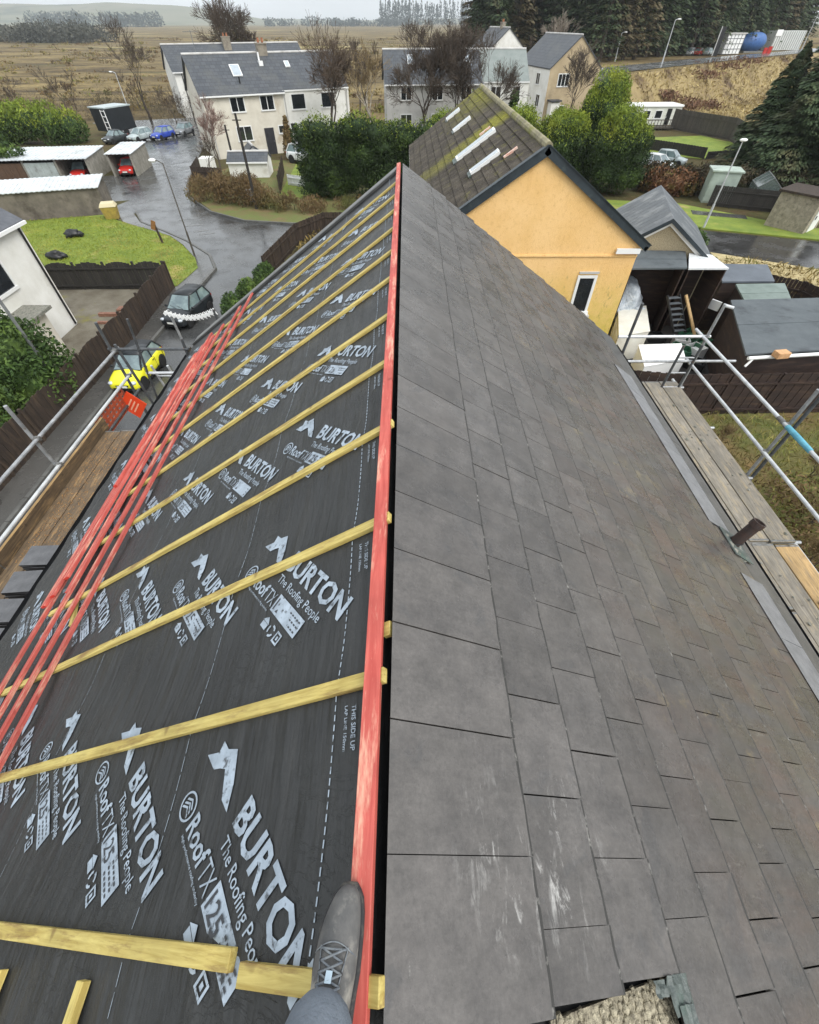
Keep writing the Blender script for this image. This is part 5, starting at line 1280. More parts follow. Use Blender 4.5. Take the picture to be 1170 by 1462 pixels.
# hedges and evergreens
L_ = [(-12.5+1.9*k, .35*math.sin(k*2.1)+.28*k*.6-1, 1.7+.45*math.sin(k*1.7+1), 1.7, 1.9, 1.75+.3*math.sin(k*2.3)) for k in range(11)]
shrub('long_hedge', 'long bright green hedge behind the garages at the left edge', (-46,66,0), L_, 30000, .13, M_LAUREL, cat='hedge', mt2=M_HEDGETOP, topz=2.1)
shrub('ivy_mound', 'low leafy ivy mound over the left end of the garage roofs', (-36.6,48.6,1.9), [(0,0,.2,2.6,1.2,.6),(-3,.0,.3,2.2,1.1,.7)], 3500, .12, M_LAUREL, zmin=-.3)
def cypress_mesh(seed, w_, d_, h_, n, lf, flat=False):
    rr = np.random.default_rng(seed); E = []
    for k in range(26):
        z = h_*(.12+.78*rr.random()); a = rr.random()*6.28; rad = (.72 if z < h_*.6 or flat else .72*(1-(z-h_*.6)/(h_*.48)))
        E.append((math.cos(a)*w_*rad*.62, math.sin(a)*d_*rad*.62, z, w_*.36, d_*.36, h_*.15))
    E.append((0,0,h_*.45,w_*.72,d_*.72,h_*.45))
    return E
cy = []
grp = 'dark evergreens along the garden edge'
for k, (x, y, w_, h_, lb) in enumerate(((-6.2,42.8,3.2,5.0,'leftmost big dark evergreen of the clump by the green garden strip'),(-2.9,42.6,3.4,5.15,'middle big dark evergreen of the clump beyond our ridge end'),(.6,43.2,3.3,4.9,'big dark evergreen of the clump nearest the yellow house'),(4.2,45.6,3.0,4.75,'evergreen showing just above the ridge of the yellow house'))):
    shrub('cypress_tree', lb, (x,y,0), cypress_mesh(k+1, w_, 2.6, h_, 0, 0, True), 38000, .08, M_HEDGE, cat='evergreen', group=grp, mt2=M_HEDGETOP, topz=h_*.97, trunk=2)
for k, (x, y, w_, h_, lb) in enumerate(((9.4,46.4,3.0,4.95,'clipped evergreen right behind the ridge of the yellow house'),(12.8,45.4,3.2,5.0,'broad dark evergreen in the middle of the clump right of the yellow roof'),(16.2,47.2,2.7,6.9,'tallest yellow-green topped evergreen behind the clump right of the yellow roof'),(17.0,44.0,3.3,5.2,'rightmost broad evergreen above the grey ribbed roof'),(12.9,49,2.0,4.9,'evergreen peeping between the clipped one and the tallest one'))):
    shrub('cypress_tree', lb, (x,y,0), cypress_mesh(k+11, w_, 2.6, h_, 0, 0), 38000, .08, M_HEDGE, cat='evergreen', group=grp, mt2=M_HEDGETOP, topz=h_*.74, trunk=2)
# garden corner just below our far verge
shrub('low_hedge', 'leafy green hedge beside the road below the far end of the red battens', (-8.35,21.9,0), [(-.2,-.8,.5,.45,.8,.55),(.1,1.0,.5,.45,1.0,.5),(.5,3.0,.5,.45,1.2,.5)], 6500, .06, M_LAUREL, cat='hedge')
fence('garden_fence', 'dark fence at the garden corner beyond the low green hedge by the road', [(-7.9,25.6),(-7.1,31.2),(-5.6,33.6),(-2,33.7)], 1.2, M_BROWNF, 1.6)
m = MB(); P = np.stack([rng.uniform(-6.8,-3,2500), rng.uniform(24,33,2500), rng.uniform(.0,.5,2500)], 1); leaf_mesh(m, P, .16, .05, .8)
tag(m.build('rough_grass', M_DRY, base=(0,0,0)), 'rough grass in the garden corner beyond our far verge', 'grass', kind='stuff')

# bare trees
grp = 'bare winter trees'
def bare(label, p, seed, H, rz=0., spread=.5, lv=6, r=.16, mt=M_TWIG, tw=.02, bark=None, first=.28, z=0., kids=(2,3)):
    a, b = bare_tree_mesh(seed, H, spread, lv, r, first, kids, tw)
    return tree_thing('bare_tree', (p[0],p[1],z), label, 'tree', grp, [('trunk', a, bark or M_BARK), ('crown', b, mt)], rz)
bare('tall bare tree leaning over the scrub left of the set-back white house', (-37.6,84.5), 5, 11.5, .5, .55, 7, .2, M_TWIG, .02, first=.26)
t = bare('dense round bare tree rising behind the roof of the set-back white house', (-32.5,118), 9, 16.5, 0, .62, 6, .34, M_TWIG, .045, first=.24, kids=(3,4))
m = MB(); P = lobes([(0,0,6,3.6,3.6,3.6),(1,0,4,3.2,3,2.8)], 2200, .2, 1.0); leaf_mesh(m, P, .24, .09, .3); part(m, 'ivy', M_PINE2, t)
bare('reddish bare tree covering the right end of the white house', (-7.6,59.8), 12, 11.0, .2, .58, 6, .22, mat('reddish_twigs', S(72,60,50), S(94,78,64), 3, .9), .020, first=.25, kids=(3,4))
bare('ochre bare tree just left of the long grey house', (-3.9,66.5), 31, 9.6, 1.2, .5, 6, .18, M_TWIGY, .026, mat('birch_bark', S(176,168,154), S(120,112,100), 4, .8))
bare('bare tree in front of the skylight of the long grey house', (1.9,63.5), 14, 9.6, .7, .58, 6, .18, M_TWIG, .024, kids=(3,4))
bare('broad bare tree hiding the middle of the long grey house', (5.6,65.5), 18, 10.6, .1, .62, 6, .2, M_TWIG, .026, kids=(3,4))
bare('bare tree before the corner of the pale grey end house', (9.1,66.0), 23, 9.4, .1, .55, 6, .16, M_TWIG, .022, kids=(3,3))
bare('slim bare tree before the beige gabled house', (20.4,73.0), 27, 8.6, .4, .52, 6, .14, M_TWIG, .022, kids=(3,3))
bare('small pinkish bare tree before the left corner of the cream house', (-18.4,53.0), 41, 5.8, .0, .5, 6, .09, mat('pink_twigs', S(142,118,108), S(118,96,86), 3, .9), .016, kids=(3,3))
bare('thin bare sapling on the lane corner beside the dark curved fence', (-17.2,46.6), 43, 4.2, 1.0, .5, 5, .06, M_TWIG, .015)
rr = random.Random(17)
src = None
for k in range(16):
    x, y = -60+rr.random()*44, 82+rr.random()*16
    if k > 11: x, y = -33+rr.random()*9, 79+rr.random()*4
    lb = 'leafless shrub in the thicket behind the parked cars'
    if src is None:
        a, b = bare_tree_mesh(77, 5.2, .5, 6, .08, .24, (2,3), .016)
        src = tree_thing('bare_shrub', (x,y,0), lb, 'shrub', 'leafless shrubs of the thicket', [('trunk', a, M_BARK), ('crown', b, M_TWIG)])
    else: again(src, (x,y,0), rr.random()*6.28, .7+rr.random()*.5)
P = []
for k in range(46):
    x, y = rng.uniform(-70,-26), rng.uniform(80,96); P.append(lobes([(x,y,1.0,2.4,1.4,1.3+rng.random()*1.1)], 520, .1, 1.05, .05))
m = MB(); leaf_mesh(m, np.concatenate(P), .20, .018, 1.2)
tag(m.build('thicket', fol('grey_brown_thicket', S(78,66,54), S(104,90,74), .3, S(70,68,46), .3), base=(0,0,0)), 'grey-brown leafless thicket behind the parked cars', 'thicket', kind='stuff')
# twiggy brown bushes on the lane corner and along the island
m = MB(); pts = []
for (x, y, w_, h_, n) in tuple((x_, y_+.3, w__*.85, h__*1.1, int(n__*1.3)) for x_, y_, w__, h__, n__ in ((-16.6,41.2,1.3,1.2,500),(-14.4,40.6,1.4,1.7,800),(-12.6,40.0,1.4,1.8,900),(-11.,39.3,1.0,1.3,600),(-15.5,43.5,1.4,1.4,500),(-9.6,38.6,1.0,1.0,400),(-17.6,44.0,1.0,1.1,400),(-13,43,1.2,1.3,500),(-7.2,38.2,1.4,.9,500),(-4.2,38.8,1.6,.8,500))):
    P = lobes([(x,y,h_*.5,w_,1.1,h_*.6)], n*2, .2, 1.05, .02); leaf_mesh(m, P, .11, .022, 1.4)
tag(m.build('undergrowth', M_SCRUB, base=(0,0,0)), 'brown leafless undergrowth along the bend of the lane', 'undergrowth', kind='stuff')
src = None
for k, (x, y, s_) in enumerate(((-14.4,40.6,.55),(-12.7,40.1,.62),(-11.2,39.5,.5),(-15.7,42.0,.5),(-13.2,42.2,.55),(-16.9,43.2,.45),(-8.6,38.9,.42))):
    lb = 'brown twiggy bush in the hedge on the bend of the lane'
    if src is None:
        a, b = bare_tree_mesh(99, 5.2, .6, 5, .07, .2, (3,4), .026)
        src = tree_thing('twiggy_bush', (x,y,0), lb, 'bush', 'twiggy bushes on the lane bend', [('trunk', a, M_BARK), ('crown', b, M_TWIGY)]); src.scale = (s_,s_,s_)
    else: again(src, (x,y,0), k*1.3, s_)
shrub('brown_conifer', 'narrow ochre-brown conifer against the white half of the house', (-12.1,57.3,0), [(0,0,.8,.6,.6,.9),(0,0,1.8,.45,.45,.9),(0,0,2.7,.25,.25,.7)], 1800, .13, mat('ochre_needles', S(120,100,62), S(94,78,46), 3, .9), cat='conifer')
# moor scrub and far woods: masses nobody could count
def clumps(name, label, spec, mt, cat, leaf=1.):
    m = MB()
    for (x, y, w_, h_, n, lf) in spec:
        P = lobes([(x,y,h_*.45,w_,w_*.6,h_*.6)], n, .3, 1.05); P[:,2] = np.maximum(P[:,2], .05); leaf_mesh(m, P, lf, lf*.5, .6)
    return tag(m.build(name, mt, base=(0,0,0)), label, cat, kind='stuff')
rr = random.Random(5); sp1, sp2 = [], []
for k in range(620):
    y = 92+rr.random()**1.6*420; x = -rr.random()*(y*.95+10)+rr.uniform(-5,25)
    (sp1 if rr.random() < .55 else sp2).append((x, y, (.6+rr.random()*2.2)*(.6+y*.004), (.3+rr.random()*1.0), 46, .14+y*.0007))
clumps('moor_scrub', 'olive scrub bushes dotted over the brown moor', sp1, M_SCRUB, 'scrub')
clumps('moor_grass', 'pale straw tussocks dotted over the brown moor', sp2, M_DRY, 'grass')
M_FARW = fol('far_dark_wood', S(62,64,56), S(84,84,74), .2); M_FARP = fol('far_plantation', S(66,78,76), S(84,94,92), .2)  # grey haze of distance mixed into both wood colours
sp = []
for k in range(60): sp.append((-330+rr.random()*135, 400+rr.random()*30, 8, 8+4*mnoise.noise((k*.3,0,0)), 260, .7))
clumps('distant_wood', 'dark leafless wood on the moor at the far left', sp, M_FARW, 'wood')
sp = []
for k in range(60): sp.append((-820+rr.random()*280, 1350+rr.random()*90, 14, 20+9*mnoise.noise((k*.5,3,0)), 70, 2.6))
for k in range(40): sp.append((-330+rr.random()*330, 1500+rr.random()*90, 14, 12+8*mnoise.noise((k*.5,9,0)), 60, 2.4))
clumps('distant_wood', 'dark tree belt below the pale hill on the horizon', sp, M_FARP, 'wood')
m = MB()
for k in range(130):
    x, y = -60+rr.random()*260, 1420+rr.random()*160; H = 26+rr.random()*12
    t = rng.random(60); a = rng.random(60)*6.28; r_ = (1-t)*5
    leaf_mesh(m, np.stack([x+np.cos(a)*r_, y+np.sin(a)*r_, 3+t*H], 1), 2.0, 1.0, .3)
tag(m.build('distant_plantation', M_FARP, base=(0,0,0)), 'spiky grey-green conifer plantation on the horizon left of the near wood', 'plantation', kind='stuff')
# white plastic chain on two poles near the black car
ch = thing('plastic_chain', (-5.6,9.2,0), 'jagged white plastic chain strung between two thin poles before the black car', 'chain')
def atY(u, v, y): d = ray(u, v); t_ = y/d.y; return Vector((d.x*t_, y, CAMZ+d.z*t_))
a, b = atY(237,447,9.2), atY(306,445,9.0); m = MB()
for k in range(26):
    t_ = k/25; p = a.lerp(b, t_) - Vector((0,0,.12*math.sin(math.pi*t_)))
    m.obox(p, (.045,0,.03*(-1)**k), (0,.008,0), (-.012,0,.03)); 
    if k % 2: m.tube(p, p+Vector((.0,0,.07)), .011, 5)
m.build('links', M_PVC, ch)
m = MB(); m.tube((a.x+.25,9.3,0),(a.x+.05,9.25,a.z+.05),.028,8); m.build('pole', M_TUBE, ch)
m = MB(); m.tube((b.x+.35,9.2,0),(b.x,9.0,b.z+.05),.028,8); m.build('pole', M_TUBED, ch)
# ================================================================== YELLOW HOUSE
def mk_yellow():
    q = N('yellow_harling'); xyz = q.sep()
    col = q.mix(q.ramp(q.noise(.8, 5, .65), .35, .65), S(243,202,142), S(234,190,125))
    col = q.mix(q.ramp(q.noise(9, 5, .8), .52, .70, 0, .55), col, S(206,158,96))
    col = q.mix(q.ramp(q.noise(34, 3, .7), .60, .74, 0, .45), col, S(190,140,82))
    low = q.ramp(xyz[2], 4.4, 2.2)
    col = q.mix(q.math('MULTIPLY', low, q.ramp(q.noise(2.6, 6, .75), .30, .62, .35, 1)), col, S(196,178,76))
    col = q.mix(q.math('MULTIPLY', q.ramp(xyz[2], 4.6, 3.6), q.ramp(q.noise(3.3, 7, .8, q.mapping((1,1,.45))), .56, .66, 0, .8)), col, S(116,108,62))
    col = q.mix(q.ramp(q.noise(1.7, 6, .8, q.mapping((1,1,.25))), .60, .72, 0, .4), col, S(196,142,74))
    q.bump(q.noise(24, 5, .75), .6, .04)
    return q.done(col, .95, 0, .2)
M_YHOUSE = mk_yellow()
M_BARGE = mat('blue_black_barge', S(34,42,48), S(46,56,62), 3, .5, .2, 20, c3=S(66,76,74), scale3=4, t3=(.6,.74))
def mk_tile():
    q = N('brown_roof_tile'); P = q.tc.outputs['Object']; xyz = q.sep()
    col = q.mix(q.ramp(q.noise(2.2, 5, .7), .35, .65), S(58,52,46), S(80,73,64))
    col = q.mix(q.ramp(q.noise(26, 4, .7), .58, .72, 0, .6), col, S(140,134,120))
    col = q.mulv(col, q.ramp(q.island(), 0, 1, .8, 1.18))
    # moss: a stripe down the party line, the ridge and a scatter (object origin is the house corner; local x along the ridge)
    nz = q.noise(1.1, 5, .7); d = q.math('ABSOLUTE', q.math('SUBTRACT', xyz[0], q.math('ADD', 6.6, q.math('MULTIPLY', q.math('SUBTRACT', nz, .5), 1.6))))
    up = q.ramp(xyz[2], 5.3, 7.0, .35, 1)
    moss = q.math('MULTIPLY', q.ramp(d, 1.15, .45), q.math('MULTIPLY', up, q.ramp(q.noise(5, 6, .75), .30, .52)))
    far = q.math('MULTIPLY', q.math('MULTIPLY', q.ramp(xyz[0], 9, 12.5), q.ramp(xyz[2], 6.1, 7.2)), q.ramp(q.noise(3, 6, .75), .36, .60))
    m3 = q.math('MULTIPLY', q.ramp(q.noise(2.1, 7, .8), .54, .70, 0, .55), q.ramp(xyz[2], 4.9, 6.6, .2, 1)); m2 = q.math('MAXIMUM', q.math('MAXIMUM', moss, far), m3)
    col = q.mix(m2, col, q.mix(q.ramp(q.noise(9, 4, .7), .4, .6), S(104,104,34), S(140,134,50)))
    q.bump(q.noise(20, 6, .75), .5, .02)
    return q.done(col, .9, 0, .2)
M_TILE = mk_tile()
YX0, YX1, YY0, YL = .36, 7.30, 14.9, 15.75; YAX = (YX0+YX1)/2; YR = 7.36; YP = R(32.5)
yh = thing('yellow_house', (YX1, YY0, 0), 'mustard yellow harled gable house with mossy brown tiled roof beyond our ridge', 'house', None, R(90))
YD = YX1-YX0
ye = YR-.1-(YD/2)*math.tan(YP)
m = MB(); m.add([(0,0,-1),(YL,0,-1),(YL,YD,-1),(0,YD,-1),(0,0,ye),(YL,0,ye),(YL,YD,ye),(0,YD,ye),(0,YD/2,YR-.12),(YL,YD/2,YR-.12)], [(0,1,5,4),(2,3,7,6),(1,2,6,9,5),(3,0,4,8,7)])
part(m, 'wall', M_YHOUSE, yh)
m = MB(); m.box(-.035,-.001,.0,YD,4.70,4.745); m.box(-.03,-.001,.9,YD,2.30,2.33); part(m, 'string_course', M_YHOUSE, yh)
tc, ts = math.cos(YP), math.sin(YP)
def YLp(s, x, n=0): return Vector((x, YD/2 + s*tc + n*ts, YR - s*ts + n*tc))     # slope towards our roof (local +y)
def YRp(s, x, n=0): return Vector((x, YD/2 - s*tc - n*ts, YR - s*ts + n*tc))
rr = random.Random(12)
for fn, nm in ((YLp,0),(YRp,1)):
    m = MB(); s = .02; k = 0
    while s < 4.28:
        s1 = min(s+.335, 4.34); x = -.06 - (.165 if k % 2 else 0)
        while x < YL+.05:
            xa, xb = max(x, -.06), min(x+.33, YL+.06)
            if xb-xa > .05: slate(m, fn, max(s-.06,0), s1, xa+.004, xb-.004, .045, .012, .018, rr, flip=(nm == 1))
            x += .33
        s = s1; k += 1
    part(m, 'roof_tiles', [M_TILE, M_TILE], yh)
    m = MB(); m.slab([fn(0,-.03,-.02), fn(0,YL+.03,-.02), fn(4.3,YL+.03,-.02), fn(4.3,-.03,-.02)], .06 if nm else -.06); part(m, 'sarking_board', M_VOID, yh)
m = MB()
for k in range(35):
    x = -.05+.452*k; m.path([(x,YD/2,YR+.02),(x+.44,YD/2,YR+.028)], .115, 10)
part(m, 'ridge_tiles', mat('mossy_ridge', S(150,142,112), S(112,106,86), 3, .9, .5, 20, c3=S(118,118,52), scale3=1.2, t3=(.54,.68)), yh)
for fn, k in ((YLp,1),(YRp,-1)):
    m = MB(); m.slab([fn(-.02,-.10,.07), fn(4.42,-.10,.07), fn(4.42,-.10,-.15), fn(-.02,-.10,-.15)], -.045*k); m.slab([fn(-.02,-.13,.075), fn(4.42,-.13,.075), fn(4.42,.06,.075), fn(-.02,.06,.075)], .02*k)
    part(m, 'barge_board', M_BARGE, yh)
m = MB(); m.tube(YRp(4.36,-.1,-.08), YRp(4.36,YL,-.08), .06, 8); m.tube(YLp(4.36,-.1,-.08), YLp(4.36,YL,-.08), .06, 8); m.box(-.10,-.035,-.02,.72,4.80,4.94); part(m, 'gutter', M_PVC, yh)
for s0, s1, ya, yb in ((.72,2.28,20.0,20.62),(1.0,2.02,17.15,17.65),(1.15,2.0,25.0,25.55),(1.34,2.08,28.7,29.3)):
    xa, xb = ya-YY0, yb-YY0; m = MB()
    c = (YLp(s0,xa,.0)+YLp(s1,xb,.0))/2 + (YLp(0,0,1)-YLp(0,0,0))*.085
    ax = (YLp(s1,0)-YLp(s0,0))/2; ay = Vector(((xb-xa)/2,0,0)); az = (YLp(0,0,1)-YLp(0,0,0))
    m.obox(c, ay*.8, ax, az*.05); f = part(m, 'roof_window', M_PVC, yh)
    m = MB(); m.obox(c+az*.051, ay*.62, ax*.9, az*.008); part(m, 'pane', M_SKYGL, f)
    m = MB(); m.obox(c+ax*1.10-az*.03, ay*1.15, ax*.10, az*.03); part(m, 'apron', M_LEAD, f)
for s_, x_ in ((1.0,6.9-.6),(.78,1.6)):
    m = MB(); m.obox(YLp(s_,x_,.07), (YLp(s_+.22,0)-YLp(s_-.0,0)), Vector((.05,0,0)), (YLp(0,0,1)-YLp(0,0,0))*.03); part(m, 'tile_vent', mat('pinkish_vent', S(206,150,130), S(226,210,196), 8, .7), yh)
wy = YX1-5.93
window(yh, 'left', wy, 3.53, .52, 1.12, (YL,YD), 0)
m = MB(); m.box(-.20,-.0,wy-.38,wy+.38,2.84,2.91); m.box(-.05,-.002,wy-.34,wy+.30,4.20,4.26); part(m, 'sill', M_GREYR, yh)

# ================================================================== GARAGE WITH RIBBED ROOF, LEAN-TOS, SHEDS
M_RIB = mat('ribbed_grey_sheet', S(92,96,100), S(76,80,84), 1.5, .45, .1, 20, c3=S(136,138,138), scale3=1.2)
M_PEB2 = mat('beige_pebbledash', S(196,182,152), S(150,138,114), 24, .95, .8, 40, .03)
e1 = Vector((math.cos(R(-16.8)), math.sin(R(-16.8)), 0)); e2 = Vector((-e1.y, e1.x, 0))
bg_ = thing('pebbledash_garage', (9.0,21.1,0), 'small beige pebbledash gable building with ribbed grey roof right of the yellow house', 'garage', None, R(-16.8))
gw, gl, gh, gr = 4.1, 5.3, 2.95, 4.30
m = MB(); m.add([(0,0,0),(gw,0,0),(gw,gl,0),(0,gl,0),(0,0,gh),(gw,0,gh),(gw,gl,gh),(0,gl,gh),(gw/2,0,gr-.08),(gw/2,gl,gr-.08)], [(0,1,5,8,4),(2,3,7,9,6),(1,2,6,5),(3,0,4,7)]); part(m, 'wall', M_PEB2, bg_)
m = MB()
for sg in (-1, 1):
    n = 13
    for i in range(n):
        y0, y1 = -.22+(gl+.44)*i/n, -.22+(gl+.44)*(i+1)/n-.015; ov = .32; dz = ov*(gr-gh)/(gw/2)
        x0, x1 = gw/2, gw/2+sg*(gw/2+ov); z0, z1 = gr, gh-dz+.02
        pts = [(x0,y0,z0-.07),(x1,y0,z1-.07),(x1,y1,z1-.07),(x0,y1,z0-.07),(x0,y0,z0),(x1,y0,z1),(x1,y1,z1),(x0,y1,z0)]
        if sg < 0: pts = [pts[i2] for i2 in (1,0,3,2,5,4,7,6)]
        m.hexa(pts)
part(m, 'ribbed_roof', M_RIB, bg_)
for sg in (-1, 1):
    m = MB(); dz = .32*(gr-gh)/(gw/2)
    m.slab([(gw/2,-.25,gr+.02),(gw/2+sg*(gw/2+.34),-.25,gh-dz+.03),(gw/2+sg*(gw/2+.34),-.25,gh-dz-.13),(gw/2,-.25,gr-.14)], .03*sg); part(m, 'barge_board', M_BARGE, bg_)
    m = MB(); m.slab([(gw/2,-.12,gr-.13),(gw/2+sg*(gw/2+.2),-.12,gh-dz-.06),(gw/2+sg*(gw/2+.2),-.12,gh-dz-.20),(gw/2,-.12,gr-.27)], .04*sg); part(m, 'white_trim', M_PVC, bg_)
M_SHEDW = mat('dark_brown_boarding', S(52,36,30), S(38,27,23), 2, .75, .4, 20, stretch=(1,1,7), c3=S(72,54,42), scale3=1.1)
M_FELTG = mat('grey_roofing_felt', S(86,92,95), S(72,78,82), 1.5, .7, .4, 50, c3=S(58,62,66), scale3=1.6, t3=(.55,.7))
M_FELTGR = mat('pale_green_felt', S(120,132,126), S(100,112,106), 1.5, .7, .3, 50)
M_FELTS = mat('slate_grey_felt', S(96,102,110), S(80,86,94), 1.5, .65, .3, 50)
def pent(name, label, q, z, roofm, wallm=M_SHEDW, group='garden sheds', cat='shed', open_front=False, ov=.08, battens=0, zb=None):
    """q: four roof corners front-left, front-right, back-right, back-left (xy); z: their heights"""
    c = (sum(p[0] for p in q)/4, sum(p[1] for p in q)/4); r = thing(name, (c[0],c[1],0), label, cat, group)
    z = z if hasattr(z, '__len__') else [z]*4
    s = lambda k: [(c[0]+(p[0]-c[0])*k, c[1]+(p[1]-c[1])*k) for p in q]
    w_ = s(.95); m = MB()
    if open_front:
        for a, b in ((1,2),(2,3),(3,0)):
            A, B = Vector((*w_[a],0)), Vector((*w_[b],0)); d = (B-A).normalized(); nn = Vector((-d.y,d.x,0))*.05
            m.add([tuple(A)[:2]+(0,), tuple(B)[:2]+(0,), (B.x,B.y,z[b]-.07),(A.x,A.y,z[a]-.07)]+[(A+nn).to_tuple()[:2]+(0,),(B+nn).to_tuple()[:2]+(0,),((B+nn).x,(B+nn).y,z[b]-.07),((A+nn).x,(A+nn).y,z[a]-.07)], [(0,1,2,3),(7,6,5,4),(0,4,5,1),(3,2,6,7),(1,5,6,2),(4,0,3,7)])
    else: m.prism(w_, 0, [k-.07 for k in z])
    m.build('wall', wallm, r)
    m = MB(); m.prism(q, [k-.065 for k in z], z); ro = m.build('roof', roofm, r)
    for k in range(battens):
        t = (k+1)/(battens+1); A = Vector((*q[0],z[0])).lerp(Vector((*q[3],z[3])), t); B = Vector((*q[1],z[1])).lerp(Vector((*q[2],z[2])), t)
        m = MB(); m.bar(A+Vector((0,0,.006)), B+Vector((0,0,.006)), .05, .012); m.build('felt_lap', roofm, ro)
    return r
pent('lean_to', 'grey felt roofed lean-to with a dark open front under the beige gable', [(9.05,18.62),(11.38,18.66),(11.95,20.25),(9.9,20.35)], [3.05,3.05,3.15,3.15], M_FELTG, open_front=True, group='garden sheds', battens=1)
pent('lean_to', 'lean-to with bright white ribbed roof beside the grey felt lean-to', [(11.45,18.66),(13.15,18.74),(13.0,20.0),(12.05,20.1)], [3.03,3.0,3.08,3.12], mat('white_roof_sheet', S(216,218,218), S(196,198,198), 3, .5), open_front=True, battens=2)
pent('garden_shed', 'dark brown shed with slate grey roof, a white notice on its side', [(13.7,19.5),(16.1,19.65),(16.75,21.45),(14.25,21.42)], [2.2,2.15,2.2,2.25], M_FELTS)
ds = pent('garden_shed', 'dark brown shed with pale green roof between two grey-roofed sheds', [(13.75,17.5),(15.75,17.72),(16.3,19.3),(14.15,19.24)], [2.1,2.1,2.2,2.2], M_FELTGR, battens=1)
pent('garden_shed', 'largest dark brown shed with wide grey felt roof and white front gutter', [(11.44,13.3),(19.5,14.1),(20.5,17.8),(12.95,17.4)], [2.25,2.25,2.3,2.3], M_FELTG, battens=1)
m = MB(); m.obox((13.5,18.9,1.45),(.03,.02,0),(-.12,.18,0),(0,0,.19)); tag(m.build('white_notice', M_PVC), 'white notice fixed to the dark side of the slate grey roofed shed', 'notice')
gt = MB(); gt.tube((11.5,13.18,2.16),(19.4,13.98,2.16),.06,8); gt.tube((11.7,13.2,2.16),(11.5,13.1,1.9),.04,6); tag(gt.build('shed_gutter', M_PVC), 'white gutter along the front edge of the largest grey-roofed shed', 'gutter')
m = MB(); m.obox((12.5,13.15,2.32),(.22,.03,.0),(-.02,.14,0),(0,0,.10)); tag(m.build('loose_brick', mat('tan_brick', S(206,164,120), S(180,136,96), 10, .9), bevel=.02), 'tan brick resting on the front edge of the largest grey shed roof', 'brick')
fence('garden_fence', 'tall dark brown fence running across below the largest grey shed roof', [(7.5,13.3),(9.5,12.95),(20,13.15)], 1.65, M_SHEDW, 1.8)
fence('garden_fence', 'dark brown fence closing the cluttered yard behind the sheds, beside pale dry verge', [(16.85,21.6),(18.3,20.5),(19.0,18.0)], 1.75, M_SHEDW, 1.5)
# clutter in the dark yard by the yellow house
def wbox(name, label, q, z, mt, cat='cabinet', ribs=False, group=None):
    c = (sum(p[0] for p in q)/4, sum(p[1] for p in q)/4); r = thing(name, (c[0],c[1],0), label, cat, group)
    m = MB(); m.prism(q, .04, z); m.build('body', mt, r, bevel=.02)
    m = MB(); s = [(c[0]+(p[0]-c[0])*1.03, c[1]+(p[1]-c[1])*1.03) for p in q]; m.prism(s, z+.001, z+.06); m.build('lid', mt, r, bevel=.015)
    if ribs:
        m = MB(); A, B = Vector((*q[3],0)), Vector((*q[0],0)); nn = (B-A).normalized(); nn = Vector((nn.y,-nn.x,0))
        for k in range(6): m.bar(A.lerp(B,.04)+Vector((0,0,.15+k*(z-.2)/6))-nn*.02*-1, A.lerp(B,.96)+Vector((0,0,.15+k*(z-.2)/6))+nn*.02, .03, .05)
        m.build('louvre', mt, r)
    return r
M_APPL = mat('cream_enamel', S(228,226,216), S(210,206,194), 1.2, .4, c3=S(180,172,154), scale3=1.1, t3=(.58,.74))
wbox('metal_cabinet', 'tall cream louvred metal cabinet against the yellow wall behind our roof', [(8.6,16.6),(10.0,17.0),(10.7,19.3),(9.4,19.1)], 1.2, M_APPL, ribs=True)
fz = wbox('chest_freezer', 'white chest freezer in front of the cream cabinet, behind the scaffold ladder', [(9.0,14.6),(10.75,15.1),(11.1,16.3),(9.35,16.2)], 1.0, mat('white_enamel', S(240,240,238), None, rough=.35), 'freezer')
m = MB(); m.obox((9.25,14.68,.75),(.03,.015,0),(-.015,.03,0),(0,0,.05)); m.obox((9.4,14.74,.6),(.03,.015,0),(-.015,.03,0),(0,0,.04)); m.build('control', M_BLKTRIM, fz)
tp = MB(); tp.blob((9.7,20.0,1.0),(.95,1.2,1.2),26,18,.30,3); tp.blob((10.3,19.3,.6),(.55,.6,.75),14,10,.5,6)
tag(tp.build('tarpaulin_bundle', mat('crumpled_white_sheet', S(206,212,218), S(158,168,178), 5, .5, 1., 9, .08), smooth=True), 'crumpled white plastic sheet over a heap beside the yellow wall', 'tarpaulin')
ml = thing('folding_ladder', (12.0,20.3,0), 'black folding ladder leaning in the cluttered yard with pale rungs', 'ladder')
A0, B0 = Vector((11.55,17.75,.75)), Vector((10.95,18.45,2.05)); sd_ = Vector((.55,.1,0))
for k in (0, 1): m = MB(); m.bar(A0+sd_*k, B0+sd_*k, .09, .07); m.build('stile', M_BLKTRIM, ml)
for k in range(7): m = MB(); p = A0.lerp(B0, (k+.5)/7); m.bar(p, p+sd_, .16, .03); m.build('rung', M_RIB, ml)
m = MB(); m.bar((11.75,18.5,2.05),(12.35,17.5,.75),.15,.05); tag(m.build('timber_plank', M_BOARDW), 'pale timber plank leaning beside the black folding ladder', 'plank')
rr = random.Random(31)
cl = [('plastic_crate','small dark crate among the yard clutter',M_BLKTRIM),('plastic_crate','small green crate among the yard clutter',mat('green_plastic', S(52,104,76), S(40,84,60), 4, .5)),('plastic_tub','white plastic tub in the yard clutter near the folding ladder',M_PVC)]
cells = [(11.3,17.2),(11.9,17.5),(12.4,17.1),(10.9,17.6),(11.7,16.7),(12.2,18.0),(11.2,18.2),(12.8,18.5),(11.0,16.6),(12.0,16.3),(12.9,17.6)]
